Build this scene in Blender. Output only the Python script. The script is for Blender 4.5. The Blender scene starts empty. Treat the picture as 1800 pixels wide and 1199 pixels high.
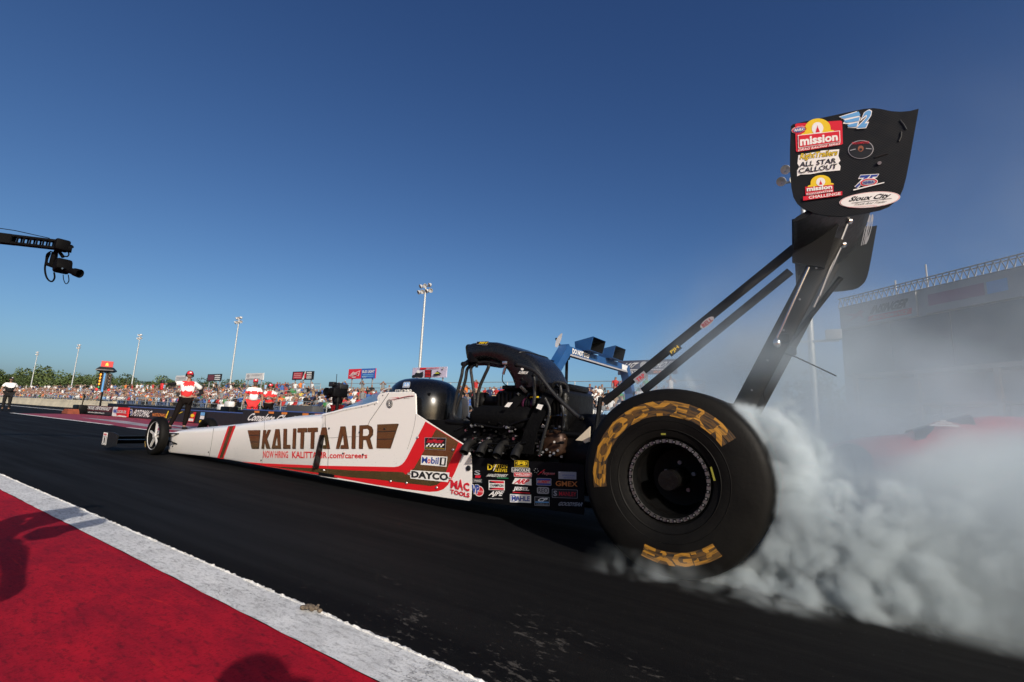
import bpy, bmesh, math, random
from math import sin, cos, pi, radians, sqrt
from mathutils import Vector, Matrix
from mathutils.geometry import tessellate_polygon
random.seed(7)
SC = bpy.context.scene
COL = SC.collection

# ------------------------------------------------------------------ camera
CAMP = Vector((0.72226, -3.38224, 0.73925))
CF = 835.5886
CR = Vector((0.8300348, 0.5560147, 0.0434724))
CU = Vector((0.0551961, -0.1594629, 0.9856597))
CD = Vector((-0.5549735, 0.8157323, 0.1630496))
cam = bpy.data.cameras.new('camera')
cam.sensor_width = 36.0
cam.lens = CF / 1800 * 36
cam.clip_start = 0.05
cam.clip_end = 3000
camo = bpy.data.objects.new('camera', cam)
COL.objects.link(camo)
camo.matrix_world = Matrix(((CR.x, CU.x, -CD.x, CAMP.x), (CR.y, CU.y, -CD.y, CAMP.y), (CR.z, CU.z, -CD.z, CAMP.z), (0, 0, 0, 1)))
SC.camera = camo

# ------------------------------------------------------------------ light
SUN_EL = radians(25)
LDIR = Vector((-0.856 * cos(SUN_EL), 0.516 * cos(SUN_EL), -sin(SUN_EL)))   # way the sunlight travels
wd = bpy.data.worlds.new('World')
SC.world = wd
wd.use_nodes = True
nt = wd.node_tree
sky = nt.nodes.new('ShaderNodeTexSky')
sky.sky_type = 'NISHITA'
sky.sun_disc = False
sky.sun_elevation = SUN_EL
sky.sun_rotation = math.atan2(-LDIR.x, -LDIR.y)
sky.altitude = 0
sky.air_density = 0.7
sky.dust_density = 2.0
sky.ozone_density = 3.0
# deepen the clear blue: one power curve per channel over the whole sky
sep = nt.nodes.new('ShaderNodeSeparateColor')
com = nt.nodes.new('ShaderNodeCombineColor')
nt.links.new(sky.outputs[0], sep.inputs[0])
for i, (ga, ex) in enumerate(((1.81, 1.346), (1.68, 1.254), (1.32, 1.039))):
    pw = nt.nodes.new('ShaderNodeMath')
    pw.operation = 'POWER'
    pw.inputs[1].default_value = ex
    mu = nt.nodes.new('ShaderNodeMath')
    mu.operation = 'MULTIPLY'
    mu.inputs[1].default_value = ga * 0.085 ** (ex - 1)
    nt.links.new(sep.outputs[i], pw.inputs[0])
    nt.links.new(pw.outputs[0], mu.inputs[0])
    nt.links.new(mu.outputs[0], com.inputs[i])
nt.links.new(com.outputs[0], nt.nodes['Background'].inputs[0])
nt.nodes['Background'].inputs[1].default_value = 0.085
sl = bpy.data.lights.new('sun', 'SUN')
sl.energy = 4.6
sl.angle = radians(0.53)
sl.color = (1.0, 0.935, 0.86)
so = bpy.data.objects.new('sun', sl)
COL.objects.link(so)
so.rotation_euler = LDIR.to_track_quat('-Z', 'Y').to_euler()
so.location = (20, -20, 30)
SC.view_settings.view_transform = 'Standard'
SC.view_settings.look = 'None'
SC.view_settings.exposure = 0.0
SC.view_settings.gamma = 1.0
cy = SC.cycles
cy.use_denoising = True
cy.max_bounces = 7
cy.diffuse_bounces = 3
cy.glossy_bounces = 3
cy.transmission_bounces = 4
cy.volume_bounces = 2
cy.transparent_max_bounces = 12
cy.caustics_reflective = False
cy.caustics_refractive = False
cy.volume_step_rate = 1.5

# ------------------------------------------------------------------ helpers
def ray(px, py):
    return CD + CR * ((px - 900) / CF) + CU * ((599.5 - py) / CF)

def at(px, py, ax, val):
    d = ray(px, py)
    return CAMP + d * ((val - CAMP[ax]) / d[ax])

def atd(px, py, z):
    return CAMP + ray(px, py) * z

def proj(p):
    v = Vector(p) - CAMP
    z = v.dot(CD)
    return 900 + CF * v.dot(CR) / z, 599.5 - CF * v.dot(CU) / z, z

SA, SB = -0.45875, -0.0385          # the flank of the car: y = SA + SB x
def side(px, py, off=0.0):
    d = ray(px, py)
    t = (SA - off + SB * CAMP.x - CAMP.y) / (d.y - SB * d.x)
    return CAMP + d * t

def sidey(x):
    return SA + SB * x

_m = {}
def mat(name, col, rough=0.5, metal=0.0, var=0.12, scale=3.0, bump=0.0, bscale=40.0, spec=0.5, coat=0.0):
    if name in _m:
        return _m[name]
    m = bpy.data.materials.new(name)
    m.use_nodes = True
    t = m.node_tree
    b = t.nodes['Principled BSDF']
    b.inputs['Roughness'].default_value = rough
    b.inputs['Metallic'].default_value = metal
    b.inputs['Specular IOR Level'].default_value = spec
    b.inputs['Coat Weight'].default_value = coat
    b.inputs['Coat Roughness'].default_value = 0.08
    b.inputs['Base Color'].default_value = (*col, 1)
    if var > 0 or bump > 0:
        g = t.nodes.new('ShaderNodeNewGeometry')
    if var > 0:
        n = t.nodes.new('ShaderNodeTexNoise')
        n.inputs['Scale'].default_value = scale
        n.inputs['Detail'].default_value = 4
        n.inputs['Roughness'].default_value = 0.65
        t.links.new(g.outputs['Position'], n.inputs['Vector'])
        r = t.nodes.new('ShaderNodeMapRange')
        r.inputs[1].default_value = 0.3
        r.inputs[2].default_value = 0.7
        r.inputs[3].default_value = 1 - var
        r.inputs[4].default_value = 1 + var
        t.links.new(n.outputs[0], r.inputs[0])
        x = t.nodes.new('ShaderNodeVectorMath')
        x.operation = 'SCALE'
        x.inputs[0].default_value = col
        t.links.new(r.outputs[0], x.inputs['Scale'])
        t.links.new(x.outputs[0], b.inputs['Base Color'])
        r2 = t.nodes.new('ShaderNodeMapRange')
        r2.inputs[1].default_value = 0.3
        r2.inputs[2].default_value = 0.7
        r2.inputs[3].default_value = max(0.02, rough * 0.85)
        r2.inputs[4].default_value = min(1, rough * 1.2)
        t.links.new(n.outputs[0], r2.inputs[0])
        t.links.new(r2.outputs[0], b.inputs['Roughness'])
    if bump > 0:
        n2 = t.nodes.new('ShaderNodeTexNoise')
        n2.inputs['Scale'].default_value = bscale
        n2.inputs['Detail'].default_value = 4
        t.links.new(g.outputs['Position'], n2.inputs['Vector'])
        bp = t.nodes.new('ShaderNodeBump')
        bp.inputs['Strength'].default_value = bump
        bp.inputs['Distance'].default_value = 0.01
        t.links.new(n2.outputs[0], bp.inputs['Height'])
        t.links.new(bp.outputs[0], b.inputs['Normal'])
    _m[name] = m
    return m

class X:
    """a socket one can do sums with (shader and geometry node trees alike)"""
    def __init__(s, t, o):
        s.t, s.o = t, o
    def _op(s, op, *a):
        n = s.t.nodes.new('ShaderNodeMath')
        n.operation = op
        for i, q in enumerate((s,) + a):
            if isinstance(q, X):
                s.t.links.new(q.o, n.inputs[i])
            else:
                n.inputs[i].default_value = q
        return X(s.t, n.outputs[0])
    def __add__(s, q): return s._op('ADD', q)
    __radd__ = __add__
    def __sub__(s, q): return s._op('SUBTRACT', q)
    def __rsub__(s, q): return (s * -1) + q
    def __mul__(s, q): return s._op('MULTIPLY', q)
    __rmul__ = __mul__
    def __truediv__(s, q): return s._op('DIVIDE', q)
    def abs(s): return s._op('ABSOLUTE')
    def sqrt(s): return s._op('SQRT')
    def max(s, q): return s._op('MAXIMUM', q)
    def min(s, q): return s._op('MINIMUM', q)
    def pow(s, q): return s._op('POWER', q)
    def exp(s): return s._op('EXPONENT')
    def sat(s): return s.max(0.0).min(1.0)
    def ramp(s, a, b):
        v = ((s - a) * (1.0 / (b - a))).sat()
        return v * v * (3 - 2 * v)

def lk(t, a, b):
    t.links.new(a.o if isinstance(a, X) else a, b)

def noise(t, vec, scale, detail=3, rough=0.5, dist=0.0, out=0):
    n = t.nodes.new('ShaderNodeTexNoise')
    n.inputs['Scale'].default_value = scale
    n.inputs['Detail'].default_value = detail
    n.inputs['Roughness'].default_value = rough
    n.inputs['Distortion'].default_value = dist
    t.links.new(vec, n.inputs['Vector'])
    return X(t, n.outputs[0])

_par = {}
def wloc(o):
    v = Vector((0, 0, 0))
    while o is not None:
        v += o.location
        o = o.parent
    return v

class MB:
    def __init__(s):
        s.v, s.f, s.mi, s.sm, s.mats = [], [], [], [], []
    def m(s, mt):
        if mt not in s.mats:
            s.mats.append(mt)
        return s.mats.index(mt)
    def add(s, verts, faces, mt, smooth=False):
        o = len(s.v)
        s.v += [tuple(v) for v in verts]
        k = s.m(mt)
        for f in faces:
            s.f.append(tuple(i + o for i in f))
            s.mi.append(k)
            s.sm.append(smooth)
        return s
    def box(s, c, d, mt, R=None, taper=1.0):
        x, y, z = d[0] / 2, d[1] / 2, d[2] / 2
        vs = []
        for k in (-1, 1):
            q = taper if k > 0 else 1
            vs += [Vector((-x * q, -y * q, z * k)), Vector((x * q, -y * q, z * k)), Vector((x * q, y * q, z * k)), Vector((-x * q, y * q, z * k))]
        if R is not None:
            vs = [R @ v for v in vs]
        c = Vector(c)
        return s.add([v + c for v in vs], [(3, 2, 1, 0), (4, 5, 6, 7), (0, 1, 5, 4), (1, 2, 6, 5), (2, 3, 7, 6), (3, 0, 4, 7)], mt)
    def rbox(s, c, d, mt, r=0.02, R=None, n=2):
        bm = bmesh.new()
        bmesh.ops.create_cube(bm, size=1)
        for v in bm.verts:
            v.co = Vector((v.co.x * d[0], v.co.y * d[1], v.co.z * d[2]))
        bmesh.ops.bevel(bm, geom=bm.edges[:], offset=r, segments=n, affect='EDGES', profile=0.5)
        return s.bm(bm, mt, Vector(c), R, True)
    def bm(s, bm, mt, c=Vector((0, 0, 0)), R=None, smooth=False):
        bm.verts.index_update()
        vs = [(R @ v.co if R is not None else v.co) + c for v in bm.verts]
        fs = [[v.index for v in f.verts] for f in bm.faces]
        bm.free()
        return s.add(vs, fs, mt, smooth)
    def tube(s, pts, r, mt, n=8, cap=True, closed=False):
        pts = [Vector(p) for p in pts]
        N = len(pts)
        rs = r if isinstance(r, (list, tuple)) else [r] * N
        vs, fs = [], []
        up = None
        for i, p in enumerate(pts):
            a = pts[(i - 1) % N] if (i > 0 or closed) else p
            b = pts[(i + 1) % N] if (i < N - 1 or closed) else p
            t = (b - a)
            t = t.normalized() if t.length > 1e-9 else Vector((0, 0, 1))
            if up is None:
                up = t.orthogonal().normalized()
            up = (up - t * up.dot(t))
            up = up.normalized() if up.length > 1e-6 else t.orthogonal().normalized()
            w = t.cross(up)
            for k in range(n):
                q = 2 * pi * k / n
                vs.append(p + (up * cos(q) + w * sin(q)) * rs[i])
        for i in range(N if closed else N - 1):
            j = (i + 1) % N
            for k in range(n):
                l = (k + 1) % n
                fs.append((i * n + k, i * n + l, j * n + l, j * n + k))
        if cap and not closed:
            fs.append(tuple(range(n))[::-1])
            fs.append(tuple((N - 1) * n + k for k in range(n)))
        return s.add(vs, fs, mt, True)
    def curve(s, pts, r, mt, n=8, sub=6):
        return s.tube(catmull(pts, sub), r, mt, n)
    def lathe(s, prof, c, axis, mt, n=32, cap=False, smooth=True):
        """prof: (radius, height along axis)"""
        c = Vector(c)
        ax = Vector(axis).normalized()
        u = ax.orthogonal().normalized()
        w = ax.cross(u)
        vs = []
        for r, h in prof:
            for k in range(n):
                q = 2 * pi * k / n
                vs.append(c + ax * h + (u * cos(q) + w * sin(q)) * r)
        fs = []
        for i in range(len(prof) - 1):
            for k in range(n):
                l = (k + 1) % n
                fs.append((i * n + k, i * n + l, (i + 1) * n + l, (i + 1) * n + k))
        if cap:
            fs.append(tuple(range(n))[::-1])
            fs.append(tuple((len(prof) - 1) * n + k for k in range(n)))
        return s.add(vs, fs, mt, smooth)
    def cyl(s, a, b, r, mt, n=16, r2=None):
        a, b = Vector(a), Vector(b)
        return s.lathe([(r, 0), (r if r2 is None else r2, (b - a).length)], a, b - a, mt, n, True)
    def ball(s, c, d, mt, n=12, m=8, R=None):
        vs, fs = [], []
        c = Vector(c)
        for i in range(m + 1):
            p = pi * i / m
            for k in range(n):
                q = 2 * pi * k / n
                v = Vector((d[0] * sin(p) * cos(q), d[1] * sin(p) * sin(q), d[2] * cos(p)))
                vs.append((R @ v if R is not None else v) + c)
        for i in range(m):
            for k in range(n):
                l = (k + 1) % n
                fs.append((i * n + k, (i + 1) * n + k, (i + 1) * n + l, i * n + l))
        return s.add(vs, fs, mt, True)
    def loft(s, secs, mt, cap=True, smooth=True, close=True):
        n = len(secs[0])
        vs = [Vector(p) for q in secs for p in q]
        fs = []
        for i in range(len(secs) - 1):
            for k in range(n if close else n - 1):
                l = (k + 1) % n
                fs.append((i * n + k, i * n + l, (i + 1) * n + l, (i + 1) * n + k))
        if cap:
            fs.append(tuple(range(n))[::-1])
            fs.append(tuple((len(secs) - 1) * n + k for k in range(n)))
        return s.add(vs, fs, mt, smooth)
    def poly(s, pts, mt):
        """one flat filled outline (3-D points, may be concave)"""
        pts = [Vector(p) for p in pts]
        return s.add(pts, tessellate_polygon([pts]), mt)
    def plate(s, pts, thick, mt, mt2=None):
        """a filled outline with thickness along the vector thick"""
        pts = [Vector(p) for p in pts]
        th = Vector(thick)
        tri = tessellate_polygon([pts])
        n = len(pts)
        s.add(pts, tri, mt)
        s.add([p + th for p in pts], tri, mt2 or mt)
        s.add(pts + [p + th for p in pts], [(i, (i + 1) % n, n + (i + 1) % n, n + i) for i in range(n)], mt2 or mt)
        return s
    def build(s, name, parent=None, origin=None, local=False):
        me = bpy.data.meshes.new(name)
        o = bpy.data.objects.new(name, me)
        off = Vector((0, 0, 0))
        if parent is not None:
            o.parent = parent
            off = wloc(parent)
        if origin is not None:
            o.location = Vector(origin) - off
            off = Vector(origin)
        if local:
            off = Vector((0, 0, 0))
        me.from_pydata([tuple(Vector(v) - off) for v in s.v], [], s.f)
        for mt in s.mats:
            me.materials.append(mt)
        me.polygons.foreach_set('material_index', s.mi)
        me.polygons.foreach_set('use_smooth', s.sm)
        bm = bmesh.new()
        bm.from_mesh(me)
        bmesh.ops.recalc_face_normals(bm, faces=bm.faces[:])
        bm.to_mesh(me)
        bm.free()
        if any(s.sm):
            try:
                me.set_sharp_from_angle(angle=radians(38))
            except Exception:
                pass
        COL.objects.link(o)
        return o

def catmull(pts, sub=6):
    P = [Vector(p) for p in pts]
    out = []
    for i in range(len(P) - 1):
        a = P[max(i - 1, 0)]
        b, c = P[i], P[i + 1]
        d = P[min(i + 2, len(P) - 1)]
        for k in range(sub):
            t = k / sub
            out.append(0.5 * ((2 * b) + (c - a) * t + (2 * a - 5 * b + 4 * c - d) * t * t + (3 * b - a - 3 * c + d) * t ** 3))
    out.append(P[-1])
    return out

def tag(o, label=None, cat=None, group=None, kind=None):
    if label: o['label'] = label
    if cat: o['category'] = cat
    if group: o['group'] = group
    if kind: o['kind'] = kind
    return o

def empty(name, loc, label, cat, group=None, rz=0.0):
    o = bpy.data.objects.new(name, None)
    o.empty_display_size = 0.2
    o.location = loc
    o.rotation_euler = (0, 0, rz)
    COL.objects.link(o)
    return tag(o, label, cat, group)

def copy_tree(o, parent=None):
    c = o.copy()
    COL.objects.link(c)
    c.parent = parent
    for ch in o.children:
        copy_tree(ch, c)
    return c

_t = {}
def textgeo(s, bold=0.012):
    """triangles of a word in the unit square (u right, v up)"""
    k = (s, bold)
    if k in _t:
        return _t[k]
    cu = bpy.data.curves.new('t', 'FONT')
    cu.body = s
    cu.size = 1
    cu.resolution_u = 2
    cu.offset = bold
    o = bpy.data.objects.new('t', cu)
    COL.objects.link(o)
    me = bpy.data.meshes.new_from_object(o.evaluated_get(bpy.context.evaluated_depsgraph_get()))
    V = [(v.co.x, v.co.y) for v in me.vertices]
    F = [tuple(p.vertices) for p in me.polygons]
    bpy.data.objects.remove(o)
    bpy.data.curves.remove(cu)
    bpy.data.meshes.remove(me)
    x0, x1 = min(v[0] for v in V), max(v[0] for v in V)
    y0, y1 = min(v[1] for v in V), max(v[1] for v in V)
    r = ([((v[0] - x0) / (x1 - x0), (v[1] - y0) / max(1e-6, y1 - y0)) for v in V], F, (x1 - x0) / max(1e-6, y1 - y0))
    _t[k] = r
    return r

def word(mb, s, fn, u0, v0, u1, v1, mt, bold=0.012, shear=0.0):
    """letters in the box u0..u1, v0..v1 (v up) of the mapping fn(u,v)->3-D"""
    V, F, _ = textgeo(s, bold)
    w, h = u1 - u0, v1 - v0
    k = shear * h
    mb.add([fn(u0 + (w - k) * x + k * y, v0 + h * y) for x, y in V], F, mt)

def quadfn(tl, tr, br, bl, surf):
    """unit square -> picture quad -> surface point; surf(px,py,off)"""
    def fn(u, v, off=0.0):
        w = 1 - v
        a = (tl[0] + (tr[0] - tl[0]) * u, tl[1] + (tr[1] - tl[1]) * u)
        b = (bl[0] + (br[0] - bl[0]) * u, bl[1] + (br[1] - bl[1]) * u)
        return surf(a[0] + (b[0] - a[0]) * w, a[1] + (b[1] - a[1]) * w, off)
    return fn

def rrect(u0, v0, u1, v1, r=0.08, ry=None, n=3):
    ry = r if ry is None else ry
    out = []
    for cx, cy_, a in ((u1 - r, v1 - ry, 0), (u0 + r, v1 - ry, 90), (u0 + r, v0 + ry, 180), (u1 - r, v0 + ry, 270)):
        for k in range(n + 1):
            q = radians(a + 90 * k / n)
            out.append((cx + r * cos(q), cy_ + ry * sin(q)))
    return out

def ell(cu, cv, a, b, n=24, a0=0, a1=360):
    return [(cu + a * cos(radians(a0 + (a1 - a0) * k / n)), cv + b * sin(radians(a0 + (a1 - a0) * k / n))) for k in range(n + (0 if a1 - a0 >= 360 else 1))]

def sticker(name, parent, quad, surf, items, label=None, base=0.003):
    """items: ('fill', outline, mat) | ('text', word, (u0,v0,u1,v1), mat, bold, shear); each lies 0.7 mm above the one before"""
    mb = MB()
    fn0 = quadfn(*quad, surf)
    off = base
    for it in items:
        f = lambda u, v, o=off: fn0(u, v, o)
        if it[0] == 'fill':
            mb.poly([f(u, v) for u, v in it[1]], it[2])
        else:
            word(mb, it[1], f, *it[2], it[3], it[4] if len(it) > 4 else 0.012, it[5] if len(it) > 5 else 0.0)
        off += 0.0007
    o = mb.build(name, parent)
    if label: o['label'] = label
    return o

FULL = [(0, 0), (1, 0), (1, 1), (0, 1)]
def rect(x0, y0, x1, y1):
    return ((x0, y0), (x1, y0), (x1, y1), (x0, y1))

def grow(joints, bones, root, lvl=2):
    """one continuous surface round a stick figure: joints name -> (x,y,z,rx[,ry])"""
    names = list(joints)
    me = bpy.data.meshes.new('g')
    me.from_pydata([joints[n][:3] for n in names], [(names.index(a), names.index(b)) for a, b in bones], [])
    o = bpy.data.objects.new('g', me)
    COL.objects.link(o)
    o.modifiers.new('s', 'SKIN')
    for i, n in enumerate(names):
        j = joints[n]
        sv = me.skin_vertices[0].data[i]
        sv.radius = (j[3], j[4] if len(j) > 4 else j[3])
        sv.use_root = (n == root)
    if lvl:
        q = o.modifiers.new('u', 'SUBSURF')
        q.levels = lvl
        q.render_levels = lvl
    e = bpy.data.meshes.new_from_object(o.evaluated_get(bpy.context.evaluated_depsgraph_get()))
    V = [v.co.copy() for v in e.vertices]
    F = [tuple(p.vertices) for p in e.polygons]
    bpy.data.objects.remove(o)
    bpy.data.meshes.remove(me)
    bpy.data.meshes.remove(e)
    return V, F

# ------------------------------------------------------------------ materials
WHITE = mat('body_white_paint', (0.775, 0.745, 0.715), 0.30, var=0.0, bump=0.02, bscale=3, coat=0.3)
def grime(m, base):
    t = m.node_tree
    b = t.nodes['Principled BSDF']
    g = t.nodes.new('ShaderNodeNewGeometry')
    sp = t.nodes.new('ShaderNodeSeparateXYZ')
    t.links.new(g.outputs['Position'], sp.inputs[0])
    n = noise(t, g.outputs['Position'], 95, 2, .5)
    n2 = noise(t, g.outputs['Position'], 2.2, 4, .6)
    low = 1 - X(t, sp.outputs[2]).ramp(.05, .55)
    f = (n.ramp(.68, .72) * (low * .7 + .12)).max(low * n2.ramp(.45, .75) * .05)
    mx = t.nodes.new('ShaderNodeMix')
    mx.data_type = 'RGBA'
    lk(t, f, mx.inputs[0])
    mx.inputs[6].default_value = (*base, 1)
    mx.inputs[7].default_value = (.10, .085, .07, 1)
    t.links.new(mx.outputs[2], b.inputs['Base Color'])
grime(WHITE, (0.775, 0.745, 0.715))
RED = mat('body_red_vinyl', (0.62, 0.012, 0.016), 0.35, var=0.05, coat=0.3)
GOLD = mat('gold_mirror_vinyl', (0.30, 0.20, 0.085), 0.16, 0.78, var=0.12, scale=8)
DKBR = mat('dark_brown_outline', (0.03, 0.018, 0.012), 0.4, var=0.0)
SBLACK = mat('sticker_black', (0.006, 0.006, 0.0065), 0.45, var=0.0)
SWHITE = mat('sticker_white', (0.78, 0.76, 0.73), 0.4, var=0.02)
SRED = mat('sticker_red', (0.60, 0.015, 0.03), 0.4, var=0.02)
SYEL = mat('sticker_yellow', (0.75, 0.52, 0.02), 0.4, var=0.02)
SBLUE = mat('sticker_blue', (0.02, 0.05, 0.28), 0.4, var=0.02)
SLBLUE = mat('sticker_light_blue', (0.12, 0.33, 0.62), 0.4, var=0.02)
SGREY = mat('sticker_grey', (0.32, 0.32, 0.34), 0.4, var=0.05)
SORANGE = mat('sticker_orange', (0.55, 0.17, 0.03), 0.4, var=0.02)
SGREEN = mat('sticker_green', (0.02, 0.22, 0.08), 0.4, var=0.02)
BLACKP = mat('gloss_black_paint', (0.004, 0.004, 0.0045), 0.27, var=0.1, spec=0.4, coat=0.2)
SATIN = mat('satin_black', (0.0035, 0.0035, 0.004), 0.45, var=0.2, scale=9, spec=0.13)
MATTE = mat('matte_black', (0.004, 0.004, 0.0045), 0.7, var=0.25, scale=9, bump=0.15, spec=0.12)
CARBON = mat('carbon_fibre', (0.0085, 0.009, 0.0095), 0.45, var=0.3, scale=30, spec=0.22)
MAGN = mat('black_magnesium', (0.004, 0.0037, 0.0036), 0.38, 0.1, var=0.4, scale=14, bump=0.3, spec=0.2)
def weave(m):
    t = m.node_tree
    b = t.nodes['Principled BSDF']
    g = t.nodes.new('ShaderNodeNewGeometry')
    c = t.nodes.new('ShaderNodeTexChecker')
    c.inputs['Scale'].default_value = 150
    c.inputs['Color1'].default_value = (.0050, .0052, .0056, 1)
    c.inputs['Color2'].default_value = (.0145, .015, .016, 1)
    t.links.new(g.outputs['Position'], c.inputs['Vector'])
    t.links.new(c.outputs['Color'], b.inputs['Base Color'])
weave(CARBON)
CLOTHB = mat('black_blanket', (0.0035, 0.0035, 0.004), 0.85, var=0.3, scale=20, bump=0.5, bscale=70, spec=0.06)
SPOKE = mat('spoke_silver', (0.62, 0.61, 0.60), 0.35, 0.35, var=0.05)
HATM = mat('gloss_carbon', (0.0065, 0.0065, 0.007), 0.27, var=0.2, scale=30, spec=0.45)
CHROME = mat('polished_steel', (0.62, 0.60, 0.58), 0.18, 1.0, var=0.08)
STEEL = mat('grey_steel', (0.22, 0.22, 0.23), 0.45, 0.8, var=0.15)
ALU = mat('aluminium', (0.55, 0.55, 0.56), 0.32, 0.9, var=0.1)
RUBBER = mat('tyre_rubber', (0.0042, 0.0039, 0.0036), 0.62, var=0.3, scale=6, bump=0.12, bscale=60, spec=0.13)
HOSE = mat('braided_hose', (0.010, 0.0098, 0.0095), 0.45, 0.1, var=0.3, scale=60, bump=0.3, bscale=150)
RIMB = mat('rim_black', (0.003, 0.003, 0.003), 0.5, 0.0, var=0.1, spec=0.12)
BRONZE = mat('bronze_clutch', (0.045, 0.022, 0.012), 0.45, 0.5, var=0.3, scale=12)
# ------------------------------------------------------------------ ground
def ground_mat(name, build):
    m = bpy.data.materials.new(name)
    m.use_nodes = True
    t = m.node_tree
    b = t.nodes['Principled BSDF']
    g = t.nodes.new('ShaderNodeNewGeometry')
    sp = t.nodes.new('ShaderNodeSeparateXYZ')
    t.links.new(g.outputs['Position'], sp.inputs[0])
    build(t, b, g.outputs['Position'], X(t, sp.outputs[0]), X(t, sp.outputs[1]))
    return m

def stretch(t, pos, sx, sy, rz=0.0):
    n = t.nodes.new('ShaderNodeMapping')
    n.inputs['Scale'].default_value = (sx, sy, 1)
    n.inputs['Rotation'].default_value = (0, 0, rz)
    t.links.new(pos, n.inputs['Vector'])
    return n.outputs[0]

def mixc(t, fac, a, b):
    n = t.nodes.new('ShaderNodeMix')
    n.data_type = 'RGBA'
    lk(t, fac, n.inputs[0])
    for i, q in ((6, a), (7, b)):
        if isinstance(q, tuple):
            n.inputs[i].default_value = (*q, 1)
        else:
            t.links.new(q, n.inputs[i])
    return n.outputs[2]

def bump(t, b, h, strength, dist=0.01):
    n = t.nodes.new('ShaderNodeBump')
    n.inputs['Strength'].default_value = strength
    n.inputs['Distance'].default_value = dist
    lk(t, h, n.inputs['Height'])
    t.links.new(n.outputs[0], b.inputs['Normal'])

def b_track(t, b, pos, x, y):
    st = noise(t, stretch(t, pos, 0.12, 2.2), 1.6, 5, 0.6)          # rubber laid along the lane
    fine = noise(t, stretch(t, pos, 0.5, 1.4), 22, 5, 0.7)
    big = noise(t, pos, 0.5, 3, 0.5)
    c1 = mixc(t, st.ramp(0.35, 0.65), (0.0042, 0.0042, 0.0049), (0.0088, 0.0085, 0.0084))
    c2 = mixc(t, (fine.ramp(0.5, 0.8) * 0.45), c1, (0.020, 0.0195, 0.0185))
    # worn, flaked strip beside the painted edge
    edge = (1 - (y + 2.18).ramp(0.05, 0.75)) * (x + 1.0).ramp(-0.5, 0.9)
    fl = noise(t, stretch(t, pos, 0.45, 1.0, 0.5), 34, 6, 0.75)
    pat = noise(t, pos, 3.2, 3, 0.6)
    mask = (edge * (fl + pat * 0.5 - 0.84)).ramp(0.0, 0.05)
    c3 = mixc(t, mask * 0.45, c2, (0.12, 0.108, 0.096))
    speck = noise(t, pos, 130, 1, 0.5).ramp(0.78, 0.80)
    c4 = mixc(t, speck * 0.5, c3, (0.3, 0.28, 0.26))
    t.links.new(c4, b.inputs['Base Color'])
    lk(t, 0.78 - st.ramp(0.35, 0.7) * 0.16 + big * 0.1 + fine * 0.08, b.inputs['Roughness'])
    b.inputs['Specular IOR Level'].default_value = 0.07
    bump(t, b, noise(t, pos, 190, 3, 0.6) + fine * 0.5, 0.35, 0.004)
TRACK = ground_mat('track_asphalt', b_track)

def b_red(t, b, pos, x, y):
    n1 = noise(t, stretch(t, pos, 0.7, 1.6, 0.35), 5, 6, 0.65)
    n2 = noise(t, stretch(t, pos, 1.0, 3.2, 0.5), 16, 6, 0.7)
    n3 = noise(t, pos, 90, 4, 0.7)
    c = mixc(t, n1.ramp(0.3, 0.72), (0.24, 0.0065, 0.019), (0.41, 0.009, 0.022))
    c = mixc(t, n2.ramp(0.50, 0.70) * 0.75, c, (0.095, 0.007, 0.014))
    c = mixc(t, n3.ramp(0.52, 0.68) * 0.6, c, (0.12, 0.008, 0.014))
    # thin bright scratches
    s = noise(t, stretch(t, pos, 0.35, 3.6, 0.75), 2.6, 3, 0.45)
    sc = 1 - ((s - 0.5).abs() * 120).sat()
    sm = noise(t, pos, 2.3, 2, 0.5).ramp(0.58, 0.70)
    c = mixc(t, sc * sm * 0.6, c, (0.60, 0.025, 0.02))
    sf = noise(t, stretch(t, pos, 0.22, 2.8, 0.12), 3.0, 6, 0.7)
    c = mixc(t, sf.ramp(0.55, 0.78) * 0.55, c, (0.075, 0.008, 0.013))
    dk = noise(t, pos, 38, 3, 0.6).ramp(0.60, 0.70)
    c = mixc(t, dk * 0.45, c, (0.09, 0.008, 0.013))
    t.links.new(c, b.inputs['Base Color'])
    lk(t, 0.65 + n3 * 0.25, b.inputs['Roughness'])
    b.inputs['Specular IOR Level'].default_value = 0.08
    bump(t, b, n3 + n2 * 0.6, 0.4, 0.004)
APRON = ground_mat('red_painted_concrete', b_red)

def b_white(t, b, pos, x, y):
    n1 = noise(t, pos, 6, 5, 0.65)
    n2 = noise(t, stretch(t, pos, 0.8, 2.2, 0.3), 30, 6, 0.75)
    n3 = noise(t, pos, 120, 3, 0.7)
    c = mixc(t, n1.ramp(0.3, 0.7), (0.54, 0.54, 0.535), (0.70, 0.70, 0.69))
    c = mixc(t, n2.ramp(0.47, 0.66) * 0.62, c, (0.17, 0.17, 0.17))
    c = mixc(t, n3.ramp(0.53, 0.68) * 0.55, c, (0.18, 0.18, 0.18))
    v = noise(t, stretch(t, pos, 1, 1.5, 0.4), 4.2, 5, 0.6)
    ck = (1 - ((v - 0.5).abs() * 110).sat()) * noise(t, pos, 2.5, 2, 0.5).ramp(0.45, 0.6)
    c = mixc(t, ck * 0.8, c, (0.10, 0.10, 0.10))
    t.links.new(c, b.inputs['Base Color'])
    b.inputs['Roughness'].default_value = 0.75
    bump(t, b, n3 + n2, 0.5, 0.004)
WSTRIPE = ground_mat('white_painted_concrete', b_white)

def b_med(t, b, pos, x, y):
    n1 = noise(t, stretch(t, pos, 0.3, 1.5), 2.2, 5, 0.65)
    c = mixc(t, n1.ramp(0.3, 0.7), (0.20, 0.014, 0.026), (0.30, 0.020, 0.036))
    t.links.new(c, b.inputs['Base Color'])
    b.inputs['Roughness'].default_value = 0.6
MEDIAN = ground_mat('red_median_paint', b_med)

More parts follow.
